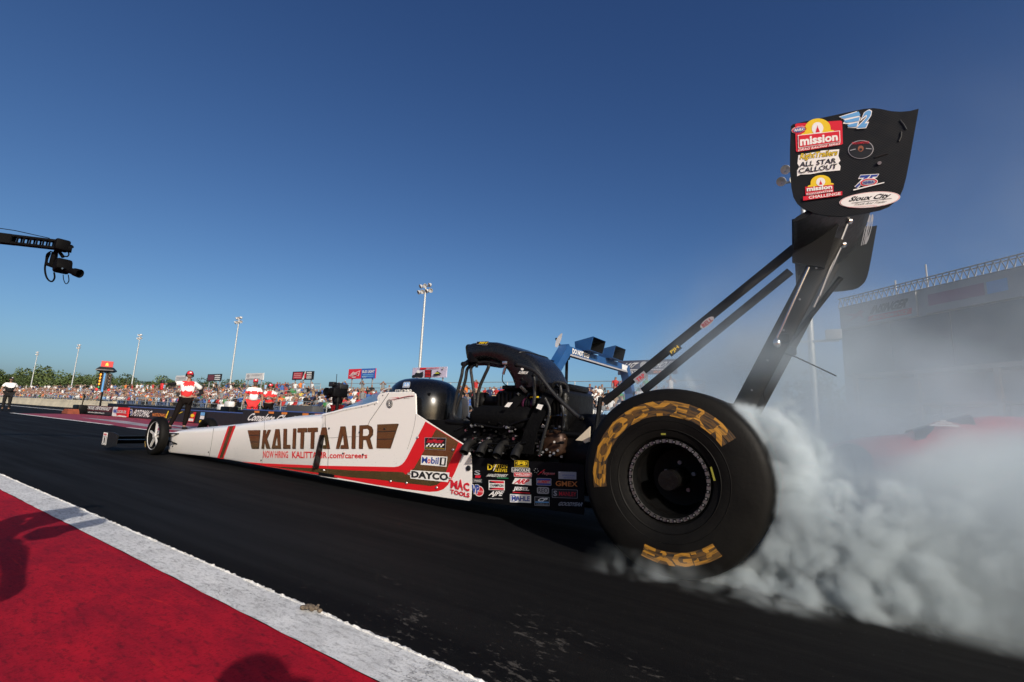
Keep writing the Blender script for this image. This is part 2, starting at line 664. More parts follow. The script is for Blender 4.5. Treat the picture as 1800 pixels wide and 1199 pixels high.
def b_grass(t, b, pos, x, y):
    n1 = noise(t, pos, 0.06, 5, 0.7)
    c = mixc(t, n1.ramp(0.3, 0.7), (0.045, 0.065, 0.022), (0.10, 0.10, 0.045))
    t.links.new(c, b.inputs['Base Color'])
    b.inputs['Roughness'].default_value = 0.9
GRASS = ground_mat('dry_grass', b_grass)
LINEW = mat('road_line_white', (0.62, 0.61, 0.59), 0.7, var=0.2, scale=4)
GREYP = mat('worn_grey_paint', (0.30, 0.27, 0.29), 0.7, var=0.35, scale=1.6)

def sheet(name, pts, z, m):
    mb = MB()
    mb.poly([(p[0], p[1], z) for p in pts], m)
    return tag(mb.build(name), kind='structure')

def strip(x0, x1, y0, y1):
    return [(x0, y0), (x1, y0), (x1, y1), (x0, y1)]

sheet('ground', strip(-900, 900, -900, 900), -0.03, GRASS)
sheet('track', strip(-500, 90, -2.36, 13.5), 0.0, TRACK)
sheet('apron', strip(-500, 90, -40, -2.36), 0.004, APRON)
mb = MB()
N = 160
xs = [-12 + 15 * i / N for i in range(N + 1)]
random.seed(3)
vin = [(-500, -2.362)] + [(x, -2.362 + random.uniform(-0.003, 0.003)) for x in xs] + [(90, -2.362)]
vout = [(-500, -2.188)] + [(x, -2.188 + random.uniform(-0.004, 0.004)) for x in xs] + [(90, -2.188)]
vs = [(p[0], p[1], 0.008) for p in vin] + [(p[0], p[1], 0.008) for p in vout]
k = len(vin)
mb.add(vs, [(i, i + 1, k + i + 1, k + i) for i in range(k - 1)], WSTRIPE)
# raised, chipped bead of old paint along the outer edge of the stripe
bead = mat('thick_white_paint', (0.66, 0.65, 0.62), 0.6, var=0.35, scale=25, bump=0.6, bscale=90)
a, bq = [], []
for i, x in enumerate([-30 + 24 * j / 200 for j in range(200)] + [-6 + 8 * j / 700 for j in range(701)]):
    h = max(0.0015, random.gauss(0.0045, 0.0025)) * (0.1 if random.random() < .12 else 1)
    w = max(0.003, random.gauss(0.0075, 0.0022))
    a.append([(x, -2.190, 0.004), (x, -2.188, 0.008 + h), (x, -2.188 + w, 0.008 + h * 0.7), (x, -2.184 + w, 0.0005)])
mb.loft(a, bead, cap=False, smooth=False, close=False)
tag(mb.build('edge_stripe'), kind='structure')
sheet('median', [(-31.8, 2.45), (-18.7, 2.40), (-16.9, 2.25), (-10, 2.25), (90, 2.25), (90, 6.4), (-24, 6.4), (-34, 5.6)], 0.004, MEDIAN)
mb = MB()
mb.poly([(-32.5, 2.40, 0.008), (-18.7, 2.33, 0.008), (-18.7, 2.47, 0.008), (-32.5, 2.60, 0.008)], LINEW)
mb.poly([(-16.9, 2.20, 0.008), (60, 2.20, 0.008), (60, 2.34, 0.008), (-16.9, 2.34, 0.008)], LINEW)
mb.poly([(-90, 8.4, 0.004), (-38, 7.0, 0.004), (-38, 7.25, 0.004), (-90, 8.8, 0.004)], LINEW)
mb.poly([(-27, 3.7, 0.008), (-18, 3.0, 0.008), (-14, 2.8, 0.008), (-14, 3.35, 0.008), (-18, 3.5, 0.008), (-23, 4.1, 0.008)], GREYP)
mb.poly([(-21, 4.3, 0.008), (-15.5, 3.6, 0.008), (-12, 3.6, 0.008), (-12, 4.3, 0.008), (-17, 4.6, 0.008)], GREYP)
tag(mb.build('lane_marking'), kind='structure')

# lumps of dried rubber and grit where the stripe meets the track
mb = MB()
c0 = at(545, 1072, 2, 0.01)
dirt = mat('dried_mud', (0.13, 0.10, 0.07), 0.9, var=0.4, scale=80, bump=0.8, bscale=120)
random.seed(5)
for i in range(26):
    r = random.uniform(0.004, 0.011)
    mb.ball(c0 + Vector((random.gauss(0, 0.018), random.gauss(0, 0.009), 0.006 + random.random() * 0.006)), (r * 1.3, r, r * 0.8), dirt, 7, 5)
tag(mb.build('dirt_clod', origin=(c0.x, c0.y, 0)), 'small brown clod of dirt on the chipped outer edge of the white stripe', 'dirt')
# ------------------------------------------------------------------ dragster
car = empty('dragster', (0, 0, 0), 'long white and red top fuel dragster spinning its rear tyres in a cloud of smoke', 'race car')
def flank(z2):                       # outline read off an enlarged picture
    return [(300 + a / 4.44, 560 + b / 4.44) for a, b in z2]
def onside(pts, off):
    return [side(p[0], p[1], off) for p in pts]

# fore body, lofted
st = [(-7.62, 0.03, 0.33), (-7.3, 0.04, 0.37), (-6.3, 0.075, 0.455), (-5.6, 0.085, 0.525), (-4.6, 0.085, 0.64), (-3.652, 0.09, 0.712)]
secs = []
for x, zb, zt in st:
    w = -sidey(x)
    r = 0.045 + 0.01 * (x + 7.6)
    pts = []
    pts += [(x, -w + 0.015, zb), (x, -w, zb + 0.02), (x, -w, zt - r)]
    for k in range(1, 6):
        q = radians(18 * k)
        pts.append((x, -w + r * (1 - cos(q)), zt - r + r * sin(q)))
    pts.append((x, 0, zt + 0.035))
    pts += [(p[0], -p[1], p[2]) for p in pts[::-1][1:]]
    secs.append(pts)
mb = MB()
mb.loft(secs, WHITE)
body = mb.build('nose_body', car)

# cockpit flank, near and far
out_px = [(567, 728.6), (585, 724.5), (603, 719.5), (640, 712), (664.5, 705.3), (663, 700), (664.7, 695), (668, 692), (676, 690.3), (690, 690), (726, 690.3), (729.3, 692), (730.3, 697), (731, 727.5),
          (748, 739), (768, 752), (800, 772), (819, 783.5), (829, 806), (829.5, 848), (828, 876), (825, 880.3), (780, 874.5), (700, 861), (620, 847), (562, 837.3)]
pan = []
for s in (1, -1):
    mb = MB()
    P = onside(out_px, 0)
    if s < 0:
        P = [Vector((p.x, -p.y, p.z)) for p in P]
    mb.plate(P, (0, 0.015 * s, 0), WHITE, WHITE)
    # rolled upper edge toward the windscreen
    mb.tube([p + Vector((0, 0.012 * s, -0.008)) for p in P[0:5]], 0.018, WHITE, 8)
    mb.tube([p + Vector((0, 0.010 * s, -0.004)) for p in P[8:11]], 0.010, WHITE, 8)
    pan.append(mb.build('cockpit_panel', car))
near = pan[0]
mb = MB()
xa, xb_ = -3.65, -1.62
mb.box(((xa + xb_) / 2, 0, 0.115), (xb_ - xa, 0.66, 0.03), SATIN)
mb.box((-2.45, 0, 0.42), (1.6, 0.60, 0.58), MATTE)
mb.box((-3.3, 0, 0.35), (0.66, 0.62, 0.42), MATTE)
tub = mb.build('cockpit_tub', car)
# fore deck up to the windscreen
mb = MB()
q = [side(567, 728.6), side(585, 724.5), side(603, 719.5)]
secs = []
for i, p in enumerate(q):
    secs.append([(p.x, y, p.z + 0.035 * (1 - (y / p.y) ** 2) + 0.0) for y in [p.y + 0.004 + (-2 * p.y - 0.008) * k / 12 for k in range(13)]])
mb.loft(secs, WHITE, cap=False, close=False)
mb.build('cowl_deck', car)

# paint scheme and lettering on the near flank
def paint(name, polys, parent=near):
    mb = MB()
    for pts, m, off in polys:
        mb.poly(onside(pts, off), m)
    return mb.build(name, parent)
red_px = [(424, 811.6), (463, 814.5), (565, 818.6), (620, 819.6), (693, 821), (701, 819.5), (706.7, 816), (711, 811.5), (715, 805), (748, 741), (768, 753), (800, 773), (819, 785),
          (812, 801), (805, 818), (799, 832), (793, 843), (787, 853), (780, 859.6), (770, 863.5), (755, 864.5), (710, 859.5), (660, 852), (620, 844.5), (569, 835.6), (520, 828.0), (470, 820)]
gold_px = [(470, 819.2), (520, 821.6), (567, 823.6), (620, 827), (700, 829.7), (708, 830), (713, 834.5), (728, 823), (745, 793), (767, 754.0), (806, 777.5), (800, 792), (790, 814), (782, 835), (776, 846.5), (768, 852.5), (757, 854.4), (703, 848), (660, 842.5), (620, 839.5), (569, 832.6), (520, 826.0)]
paint('red_stripe', [(red_px, RED, 0.002)])
paint('gold_stripe', [(gold_px, GOLD, 0.003)])
p_red = [(401, 749.6), (414.5, 747.9), (392.6, 806.6), (381.8, 805.0)]
p_gold = [(404, 749.3), (410.5, 748.5), (391.0, 805.6), (385.6, 804.8)]
paint('nose_stripe', [(p_red, RED, 0.002), (p_gold, GOLD, 0.0028)], body)
L = [
    [(600, 872), (697, 870), (685, 1015), (632, 1015)],
    [(722, 870), (743, 869), (737, 925), (757, 868), (779, 867), (750, 938), (775, 1015), (746, 1015), (731, 957), (726, 1015), (707, 1015)],
    [(817, 863), (847, 862), (858, 1015), (811, 1015), (817, 990), (834, 990), (828, 905), (808, 1015), (786, 1015)],
    [(880, 860), (905, 859), (903, 985), (932, 985), (930, 1015), (876, 1015)],
    [(955, 858), (978, 857), (972, 1015), (948, 1015)],
    [(990, 855), (1063, 853), (1061, 885), (1040, 886), (1035, 1015), (1010, 1015), (1014, 887), (988, 888)],
    [(1070, 853), (1146, 850), (1144, 882), (1121, 883), (1115, 1015), (1090, 1015), (1094, 884), (1068, 885)],
    [(1179, 850), (1212, 848), (1240, 1015), (1186, 1015), (1190, 988), (1208, 988), (1198, 900), (1170, 1015), (1145, 1015)],
    [(1325, 842), (1361, 840), (1387, 1015), (1322, 1015), (1329, 987), (1352, 987), (1344, 897), (1312, 1015), (1289, 1015)],
    [(1415, 836), (1442, 834), (1438, 1015), (1411, 1015)],
    [(1473, 834), (1542, 830), (1566, 843), (1577, 868), (1575, 905), (1553, 932), (1575, 1015), (1545, 1015), (1524, 945), (1499, 945), (1496, 1015), (1468, 1015)],
    [(1613, 826), (1776, 820), (1712, 1012), (1606, 1010)],
]
mb, mg = MB(), MB()
for pts in L:
    mb.poly(onside(flank([(a + 5, b + 3) for a, b in pts]), 0.003), DKBR)
    mg.poly(onside(flank(pts), 0.004), GOLD)
mg.poly(onside(flank([(1503, 864), (1536, 862), (1547, 875), (1547, 900), (1535, 915), (1501, 916)]), 0.005), WHITE)
for y0, y1, xa, xb2 in ((908, 914, 609, 693), (960, 966, 620, 689)):
    mg.poly(onside(flank([(xa, y0), (xb2, y0), (xb2, y1), (xa, y1)]), 0.005), DKBR)
for y0, xa, xb2 in ((880, 1612, 1757), (940, 1609, 1737)):
    mg.poly(onside(flank([(xa, y0), (xb2, y0 - 4), (xb2, y0 + 3), (xa, y0 + 7)]), 0.005), DKBR)
mb.build('lettering_outline', near)
mg.build('gold_lettering', near)
mb = MB()
f = quadfn((462.5, 792), (642, 796), (642, 805.8), (462.5, 805.5), side)
fo = lambda u, v: f(u, v, 0.004)
word(mb, 'NOW HIRING', fo, 0.0, 0.02, 0.245, 0.98, RED, 0.016)
word(mb, 'KALITTAAIR', fo, 0.283, 0.02, 0.625, 0.98, RED, 0.022)
word(mb, '.com/careers', fo, 0.635, 0.0, 1.02, 0.98, RED, 0.018)
mb.build('hiring_lettering', near)
# seams, fasteners
mb = MB()
seam = mat('panel_gap', (0.05, 0.048, 0.045), 0.7, var=0.0)
def seamline(mb, pts, w=0.0022, off=0.0052):
    mb.tube([side(a, b, off - 0.0035) for a, b in pts], w, seam, 5)
seamline(mb, [(375.5, 752.3), (374, 765), (371, 785), (367.5, 802), (365, 803.5)])
seamline(mb, [(465, 741), (464, 770), (462.5, 800), (460, 819)], 0.0016)
seamline(mb, [(571.5, 728), (572, 745), (575, 768), (577, 790), (576, 838)])
for a, b in ((304, 784), (366.5, 795), (459, 809.5), (303, 785)):
    mb.lathe([(0.011, 0), (0.009, 0.004), (0.0, 0.004)], side(a, b, 0.001), (0, -1, 0), SBLACK, 12)
mb.build('panel_seam', body)
mb = MB()
seamline(mb, [(683.5, 691), (668, 714), (650, 740), (645, 752), (640, 764), (636, 776)], 0.0024)
seamline(mb, [(577, 770), (620, 767.6), (640, 766.5)], 0.0014)
seamline(mb, [(731, 728), (729, 745), (724, 765), (716, 790)], 0.0010)
for a, b in ((578.5, 753), (566, 838 - 13), (603, 797), (638, 799), (676, 754), (686.5, 845), (632, 760)):
    mb.lathe([(0.010, 0), (0.008, 0.005), (0.0, 0.005)], side(a, b, 0.004), (0, -1, 0), SBLACK, 12)
for a, b in ((608.7, 720.3), (616.7, 718.4), (626, 716.8), (636, 715.2), (647, 713.2), (658.7, 711.0), (673, 695)):
    mb.lathe([(0.006, 0), (0.004, 0.003), (0.0, 0.003)], side(a, b, 0.002), (0, -1, 0), seam, 8)
for a, b in ((714.5, 849), (767.5, 857), (734, 769), (686.5, 846), (569, 826.5), (796, 790.5)):
    mb.lathe([(0.011, 0), (0.008, 0.005), (0.0, 0.004)], side(a, b, 0.006), (0, -1, 0), ALU, 12)
mb.lathe([(0.022, 0), (0.02, 0.006), (0.008, 0.010), (0, 0.010)], side(823.5, 823, 0.001), (0, -1, 0), SBLACK, 16)
mb.build('fastener', near)
# upright black blade on the flank
mb = MB()
pb = [side(557.5, 822), side(569.5, 765.5)]
d = Vector((0.01, -0.055, 0.005))
mb.plate([pb[0] + Vector((0.02, 0, -0.01)), pb[0] + d + Vector((0.0, 0, 0)), pb[1] + d * 0.95, pb[1] + Vector((0.0, 0, 0.005))], (0.014, 0.002, 0), BLACKP, BLACKP)
mb.tube([pb[0] + d, pb[1] + d * 0.95], 0.006, CHROME, 6)
mb.build('air_blade', car)

# windscreen
GLASS = bpy.data.materials.new('tinted_windscreen')
GLASS.use_nodes = True
t = GLASS.node_tree
b = t.nodes['Principled BSDF']
b.inputs['Base Color'].default_value = (0.16, 0.30, 0.52, 1)
b.inputs['Roughness'].default_value = 0.05
b.inputs['Alpha'].default_value = 0.62
mb = MB()
base = [side(*q) for q in ((603, 719.5), (622, 715.8), (640, 712), (664.5, 705.3))]
apex = at(664.7, 684.5, 1, -0.13)
secs = []
for k, p in enumerate(base):
    tt = k / (len(base) - 1)
    topz = base[0].z + 0.03 + (apex.z + 0.02 - base[0].z - 0.03) * tt
    row = []
    for j in range(15):
        a = pi * j / 14
        row.append((p.x + 0.02 * tt, p.y * cos(a), p.z + (topz - p.z) * sin(a) ** 0.38))
    secs.append(row)
mb.loft(secs, GLASS, cap=False, close=False)
mb.tube(secs[-1], 0.005, SGREY, 6)
mb.build('windscreen', car)
# roll cage hoop and steering gear inside
mb = MB()
for y in (-0.24, 0.24):
    mb.curve([(-3.2, y, 0.72), (-2.9, y * 0.95, 0.90), (-2.7, y * 0.85, 0.95), (-2.3, y * 0.9, 0.93)], 0.016, SATIN)
mb.curve([(-2.86, -0.26, 0.72), (-2.83, -0.2, 0.90), (-2.82, 0, 0.955), (-2.83, 0.2, 0.90), (-2.86, 0.26, 0.72)], 0.014, SATIN)
mb.ball((-2.62, 0, 0.83), (0.14, 0.12, 0.13), SRED, 16, 10)
mb.build('roll_cage', car)

# black headrest cowl behind the driver
mb = MB()
secs = []
levels = [(0.48, 0.0), (0.60, 0.0), (0.75, 0.0), (0.82, 0.0)] + [(0.82 + 0.275 * sin(radians(a)), a) for a in (15, 30, 42, 54, 64, 73, 81, 88)]
for z, a in levels:
    k = cos(radians(a)) ** 0.58
    xf = -2.95 + 0.30 * (1 - k) if z > 0.82 else -2.95
    xr = -2.20 - 0.42 * (1 - k)
    w = 0.315 * k + 0.004
    cx, ax_ = (xf + xr) / 2, (xr - xf) / 2
    row = []
    for j in range(40):
        q = 2 * pi * j / 40
        cq, sq = cos(q), sin(q)
        row.append((cx + ax_ * math.copysign(abs(cq) ** 0.85, cq), w * math.copysign(abs(sq) ** 0.85, sq), z))
    secs.append(row)
mb.loft(secs, BLACKP)
cowl = mb.build('headrest_cowl', car)

# ---- sponsor stickers on the flank
def fill(m, o=None): return ('fill', o or FULL, m)
def chequer(u0, v0, u1, v1, n, m):
    out = []
    for i in range(n):
        for j in range(2):
            if (i + j) % 2 == 0:
                a, b2 = u0 + (u1 - u0) * i / n, u0 + (u1 - u0) * (i + 1) / n
                c, d2 = v0 + (v1 - v0) * j / 2, v0 + (v1 - v0) * (j + 1) / 2
                k = 0.03
                out.append(('fill', [(a, c), (b2, c), (b2 + k, d2), (a + k, d2)], m))
    return out
sticker('sponsor_sticker', near, ((746.5, 769), (784.5, 770), (783, 791.5), (746, 789.5)), side,
        [fill(SGREY), fill(SBLACK, [(0.02, 0.03), (0.98, 0.03), (0.98, 0.97), (0.02, 0.97)]), ('text', 'SealMaster', (0.08, 0.56, 0.92, 0.92), SRED, 0.02, 0.2)] + chequer(0.06, 0.22, 0.90, 0.50, 10, SWHITE) + [('text', 'Pavement Products & Equipment', (0.06, 0.06, 0.94, 0.17), SYEL)], base=0.004)
sticker('sponsor_sticker', near, ((740.8, 800.5), (786.5, 803), (784.5, 820.5), (739.5, 816.8)), side,
        [fill(SWHITE), ('text', 'M', (0.03, 0.18, 0.24, 0.85), SBLUE, 0.02), ('text', 'o', (0.25, 0.18, 0.37, 0.66), SRED, 0.02), ('text', 'bil', (0.39, 0.18, 0.68, 0.88), SBLUE, 0.02),
         fill(SBLACK, [(0.73, 0.1), (0.96, 0.1), (0.96, 0.9), (0.73, 0.9)]), ('text', '1', (0.80, 0.2, 0.90, 0.82), SWHITE, 0.03)], base=0.004)
sticker('sponsor_sticker', near, ((717, 825.5), (794, 831), (792, 848), (717, 841)), side,
        [fill(SWHITE, [(0.0, 0.62), (0.05, 0.62), (0.06, 0.96), (0.95, 1.0), (0.95, 0.55), (1.0, 0.52), (1.0, 0.30), (0.95, 0.3), (0.94, 0.0), (0.06, 0.02), (0.05, 0.42), (0.0, 0.42)]),
         ('text', 'DAYCO', (0.08, 0.12, 0.93, 0.90), SBLACK, 0.05), fill(SBLACK, [(0.01, 0.48), (0.10, 0.48), (0.10, 0.57), (0.01, 0.57)]), fill(SBLACK, [(0.92, 0.38), (0.99, 0.37), (0.99, 0.46), (0.92, 0.47)])], base=0.005)
sticker('sponsor_sticker', near, ((792.5, 841), (826, 847), (825.5, 877), (791, 869)), side,
        [('text', 'M', (0.0, 0.40, 0.36, 0.92), SRED, 0.045), ('text', 'A', (0.36, 0.40, 0.66, 1.03), SRED, 0.045), ('text', 'C', (0.67, 0.42, 0.98, 0.92), SRED, 0.045), ('text', 'TOOLS', (0.0, 0.06, 1.0, 0.33), SRED, 0.04)], base=0.005)
sticker('sponsor_sticker', near, ((682, 696), (728, 695.5), (728, 703), (682, 703.5)), side,
        [('text', 'TRP', (0.22, 0.0, 0.78, 1.0), SRED, 0.03, 0.8), ('text', 'TRP', (0.26, -0.05, 0.74, 0.92), SBLACK, -0.006, 0.8), fill(SRED, [(0.0, 0.52), (0.4, 0.66), (0.42, 0.56)]), fill(SBLACK, [(0.6, 0.45), (1.0, 0.52), (0.6, 0.36)])], base=0.003)
sticker('round_badge', near, ((679, 702.3), (690, 702.3), (690, 717.5), (679, 717.5)), side,
        [fill(SBLACK, ell(.5, .5, .5, .5)), fill(SWHITE, ell(.5, .5, .40, .40)), fill(SBLACK, ell(.5, .5, .35, .36)), ('text', 'B', (0.36, 0.26, 0.66, 0.76), SWHITE, 0.01)], base=0.003)
# badges on the cowl ride its curved side: a thin shell patch lifted off the surface
def cowlpt(px, py, off):
    d = ray(px, py)
    best = None
    for i in range(400):
        p = CAMP + d * (2.6 + i * 0.008)
        z = p.z
        if z > 0.82:
            a = math.asin(min(1, (z - 0.82) / 0.275)) if z < 1.095 else pi / 2
            k = max(0.02, cos(a)) ** 0.58
        else:
            k = 1.0
        xf, xr, w = -2.95 + 0.30 * (1 - k), -2.20 - 0.42 * (1 - k), 0.315 * k + 0.004
        cx, ax_ = (xf + xr) / 2, (xr - xf) / 2
        if (abs((p.x - cx) / ax_)) ** (2 / 0.85) + (abs(p.y / w)) ** (2 / 0.85) <= 1 and z < 1.09:
            return p - d.normalized() * (0.008 + off)
    return CAMP + d * 4.0
sticker('sponsor_sticker', cowl, ((709.5, 671.5), (721.5, 671), (720, 681.5), (707, 682)), cowlpt,
        [fill(SGREY, rrect(0, 0, 1, 1, .15)), fill(SLBLUE, rrect(.08, .08, .92, .92, .1)), ('text', '5/3', (0.2, 0.25, 0.8, 0.75), SWHITE, 0.03)])
sticker('sponsor_sticker', cowl, ((695, 685), (724, 684.6), (724, 689), (694.5, 689.3)), cowlpt, [('text', 'FIFTH THIRD', (0, 0, 1, 1), SWHITE, 0.015)])

# black skirt panel under the engine with its wall of stickers
sk = [(829, 803), (860, 806), (905, 810), (960, 812), (1012, 815), (1026, 818), (1026, 905), (960, 896), (900, 889), (828.5, 880.5)]
mb = MB()
mb.plate(onside(sk, -0.004), (0, 0.012, 0), SATIN)
skirt = mb.build('skirt_panel', car)
mb = MB()
mb.plate([Vector((p.x, -p.y, p.z)) for p in onside(sk, -0.004)], (0, -0.012, 0), SATIN)
mb.build('skirt_panel', car)
def Z5(x, y): return (700 + x / 4.44, 700 + y / 4.44)
def sq(x0, y0, x1, y1, dx=0, dy=0.035):
    """sticker corners in the enlarged picture; the row leans a little down to the right"""
    k = (x1 - x0) * dy
    return (Z5(x0 + dx, y0), Z5(x1 + dx, y0 + k), Z5(x1, y1 + k), Z5(x0, y1))
S = lambda q, items: sticker('sponsor_sticker', skirt, q, side, items, base=-0.001)
BK, WH, RD, YE, GR = SBLACK, SWHITE, SRED, SYEL, SGREY
S(sq(908, 485, 1015, 536), [fill(YE), fill(BK, [(.03, .06), (.97, .06), (.97, .94), (.03, .94)]), fill(YE, ell(.5, .58, .42, .34)), fill(BK, ell(.5, .58, .36, .28)), ('text', 'M', (.22, .36, .78, .84), YE, .06), ('text', 'MECHANIX', (.1, .1, .9, .22), YE)])
S(sq(884, 540, 1028, 578), [fill(WH, rrect(0, 0, 1, 1, .05, .2)), fill(BK, rrect(.02, .07, .98, .93, .05, .2)), ('text', 'LINCOLN', (.06, .2, .94, .82), WH, .02)])
S(sq(902, 577, 1043, 612), [fill(WH, rrect(0, 0, 1, 1, .05, .2)), fill(RD, rrect(.015, .06, .985, .94, .05, .2)), ('text', 'WELDERS', (.08, .22, .94, .78), WH, .02)])
S(sq(696, 512, 850, 572), [('text', 'D', (0, .2, .26, .98), YE, .03), ('text', 'ARTON', (.28, .52, 1, .98), YE, .0), ('text', 'SLEEVES', (.36, .0, 1, .42), YE, .01), fill(WH, [(.28, .1), (.32, .1), (.46, .95), (.42, .95)])])
S(sq(684, 588, 860, 622), [('text', 'HANGSTERFER\'S', (0, .3, 1, 1), WH, .012, .2), fill(SGREEN, [(.5, .0), (1, .0), (1, .18), (.5, .18)])])
S(sq(706, 640, 831, 716), [fill(WH), fill(RD, [(.05, .72), (.95, .72), (.95, .95), (.05, .95)]), fill(RD, [(.05, .05), (.95, .05), (.95, .26), (.05, .26)]), fill(BK, [(.05, .93), (.5, .72), (.05, .72)]), fill(BK, [(.05, .06), (.5, .26), (.05, .26)]), ('text', 'CHAMPION', (.08, .36, .92, .64), BK, .012)])
S(sq(698, 724, 828, 788), [('text', 'AJPE', (0, .28, 1, 1), WH, .03, .3), ('text', 'ALAN JOHNSON', (.0, .02, .9, .16), WH)])
S(sq(888, 622, 1040, 676), [fill(WH, [(.16, 1), (1, .96), (1, 0), (.0, .16)]), ('text', 'ARP', (.08, .18, .96, .90), RD, .05, .3)])
S(sq(893, 690, 1028, 740), [('text', 'JESEL', (0, .28, 1, 1), WH, .04, .1), fill(RD, [(.0, .05), (1, .0), (1, .14), (.0, .19)])])
S(sq(872, 748, 1037, 812), [fill(WH), fill(SBLUE, [(.03, .1), (.24, .1), (.24, .9), (.03, .9)]), fill(WH, [(.05, .18), (.22, .18), (.22, .82), (.05, .82)]), ('text', 'MAHLE', (.08, .2, .94, .8), SBLUE, .03)])
S(sq(1060, 545, 1232, 612), [('text', 'F', (.18, .2, .45, .86), RD, .05, .5), ('text', 'Ferguson', (.34, .18, .98, .62), SGREY, .02, .2), ('text', 'Ferguson', (.35, .20, .97, .58), RD, -.004, .2)] + [fill(WH, ell(.1 + .09 * cos(i), .7 + .24 * sin(i), .015, .04, 6)) for i in range(7)])
S(sq(1078, 622, 1195, 680), [fill(GR, rrect(0, 0, 1, 1, .1)), fill(SBLUE, rrect(.03, .06, .97, .94, .1)), fill(GR, [(.05, .3), (.95, .3), (.95, .7), (.05, .7)]), ('text', 'SUMMIT', (.08, .3, .92, .72), RD, .03, .2)])
S(sq(1083, 692, 1177, 745), [fill(GR, rrect(0, 0, 1, 1, .2)), ('text', 'RE', (.1, .2, .55, .85), BK, .01), fill(BK, ell(.74, .52, .17, .34)), fill(GR, ell(.74, .52, .11, .24)), fill(BK, [(.7, .4), (.78, .56), (.73, .62)])])
S(sq(1064, 768, 1180, 838), [fill(GR), fill(BK, [(.03, .05), (.97, .05), (.97, .95), (.03, .95)]), ('text', 'CP', (.14, .46, .94, .9), WH, .04, .5), fill(SLBLUE, [(.05, .34), (.96, .34), (.96, .48), (.05, .48)]), ('text', 'CARRILLO', (.1, .08, .9, .28), GR, .01)])
S(sq(1250, 572, 1390, 630), [fill(SGREY), ('text', 'WORLDWIDE', (.2, .4, .9, .62), SBLUE, 0), ('text', 'BEARINGS', (.3, .12, .9, .24), SBLUE, 0), fill(WH, [(.02, .93), (.14, .93), (.02, .8)])])
S(sq(1228, 645, 1400, 690), [('text', 'GMEX', (0, .1, 1, 1), SORANGE, .02)])
S(sq(1200, 708, 1400, 776), [fill(GR, rrect(0, 0, 1, 1, .03, .1)), fill(BK, rrect(.012, .035, .988, .965, .03, .1)), ('text', 'S', (.06, .2, .2, .82), GR, .03), ('text', 'MANLEY', (.28, .25, .95, .72), RD, .01)])
S(sq(1244, 806, 1450, 842), [('text', 'GOODYEAR', (0, .1, 1, .95), SGREY, .03, .1)])
S(sq(594, 562, 646, 624), [('text', 'S', (.0, .4, .9, 1), GR, .02), fill(RD, [(.1, .05), (.9, .05), (1, .36), (.2, .36)])])
S(sq(583, 630, 652, 658), [fill(GR), fill(BK, [(.03, .08), (.97, .08), (.97, .92), (.03, .92)]), ('text', 'STRANGE', (.1, .25, .9, .75), WH, .01)])
S(sq(575, 672, 668, 762), [fill(WH, ell(.6, .42, .40, .46)), fill(RD, ell(.6, .42, .36, .40)), ('text', 'VP', (-.04, .16, .66, 1.0), WH, .12), ('text', 'VP', (-.02, .2, .64, .96), SBLUE, .05), ('text', 'Racing', (.5, .3, .94, .5), WH, .0, .2)])
S((Z5(905, 762), Z5(930, 762), Z5(930, 806), Z5(905, 806)), [fill(BK, ell(.5, .5, .45, .45))])

# engine
mb = MB()
mb.rbox((-1.30, 0, 0.36), (0.62, 0.34, 0.36), MAGN, 0.03)
mb.rbox((-1.30, 0, 0.20), (0.70, 0.30, 0.14), MATTE, 0.03)
for s in (-1, 1):
    R = Matrix.Rotation(radians(-38 * s), 3, 'X')
    mb.rbox((-1.38, 0.22 * s, 0.56), (0.60, 0.22, 0.20), MAGN, 0.02, R)
    for k in range(5):
        mb.box((-1.62 + 0.12 * k, 0.335 * s, 0.56), (0.03, 0.03, 0.13), MAGN)
    for k in range(8):
        x = -1.66 + 0.07 * k
        mb.cyl((x, 0.33 * s, 0.50 + 0.02 * (k % 3)), (x, 0.362 * s, 0.49 + 0.02 * (k % 3)), 0.008, CHROME, 8)
rng = random.Random(11)
for i in range(95):                # nuts, fittings, banjo bolts
    x, z = rng.uniform(-1.75, -0.85), rng.uniform(0.48, 0.72)
    y = -0.34 - rng.random() * 0.04
    c = rng.choice([CHROME, STEEL, SATIN, SATIN, MAGN, ALU])
    mb.cyl((x, y, z), (x + rng.uniform(-.015, .015), y - 0.02 - 0.02 * rng.random(), z), rng.uniform(.004, .012), c, 7)
eng = mb.build('engine_block', car)
for s in (-1, 1):
    mb = MB()
    mb.rbox((-1.43, 0.30 * s, 0.755), (0.56, 0.20, 0.15), CLOTHB, 0.06, Matrix.Rotation(radians(-22 * s), 3, 'X'), 4)
    mb.tube([(-1.72, 0.33 * s, 0.69), (-1.14, 0.33 * s, 0.69)], 0.012, MAGN)
    mb.build('valve_cover', eng)
# exhaust headers, four a side
HDR = mat('exhaust_steel', (0.0055, 0.005, 0.0048), 0.6, 0.2, var=0.4, scale=20)
for s in (-1, 1):
    for k in range(4):
        x = -1.66 + 0.155 * k
        mb = MB()
        pts = catmull([(x, 0.33 * s, 0.565), (x, 0.40 * s, 0.55), (x + 0.01, 0.46 * s, 0.515), (x + 0.02, 0.495 * s, 0.475)], 5)
        mb.tube(pts, [0.026 + 0.010 * i / len(pts) for i in range(len(pts))], HDR, 14, cap=False)
        mb.tube(pts, [0.022 + 0.010 * i / len(pts) for i in range(len(pts))], SBLACK, 14, cap=False)
        mb.lathe([(0.034, 0), (0.045, 0), (0.045, 0.012), (0.034, 0.012)], (x, 0.335 * s, 0.56), (0, s, -0.2), HDR, 14)
        mb.build('exhaust_header', eng)
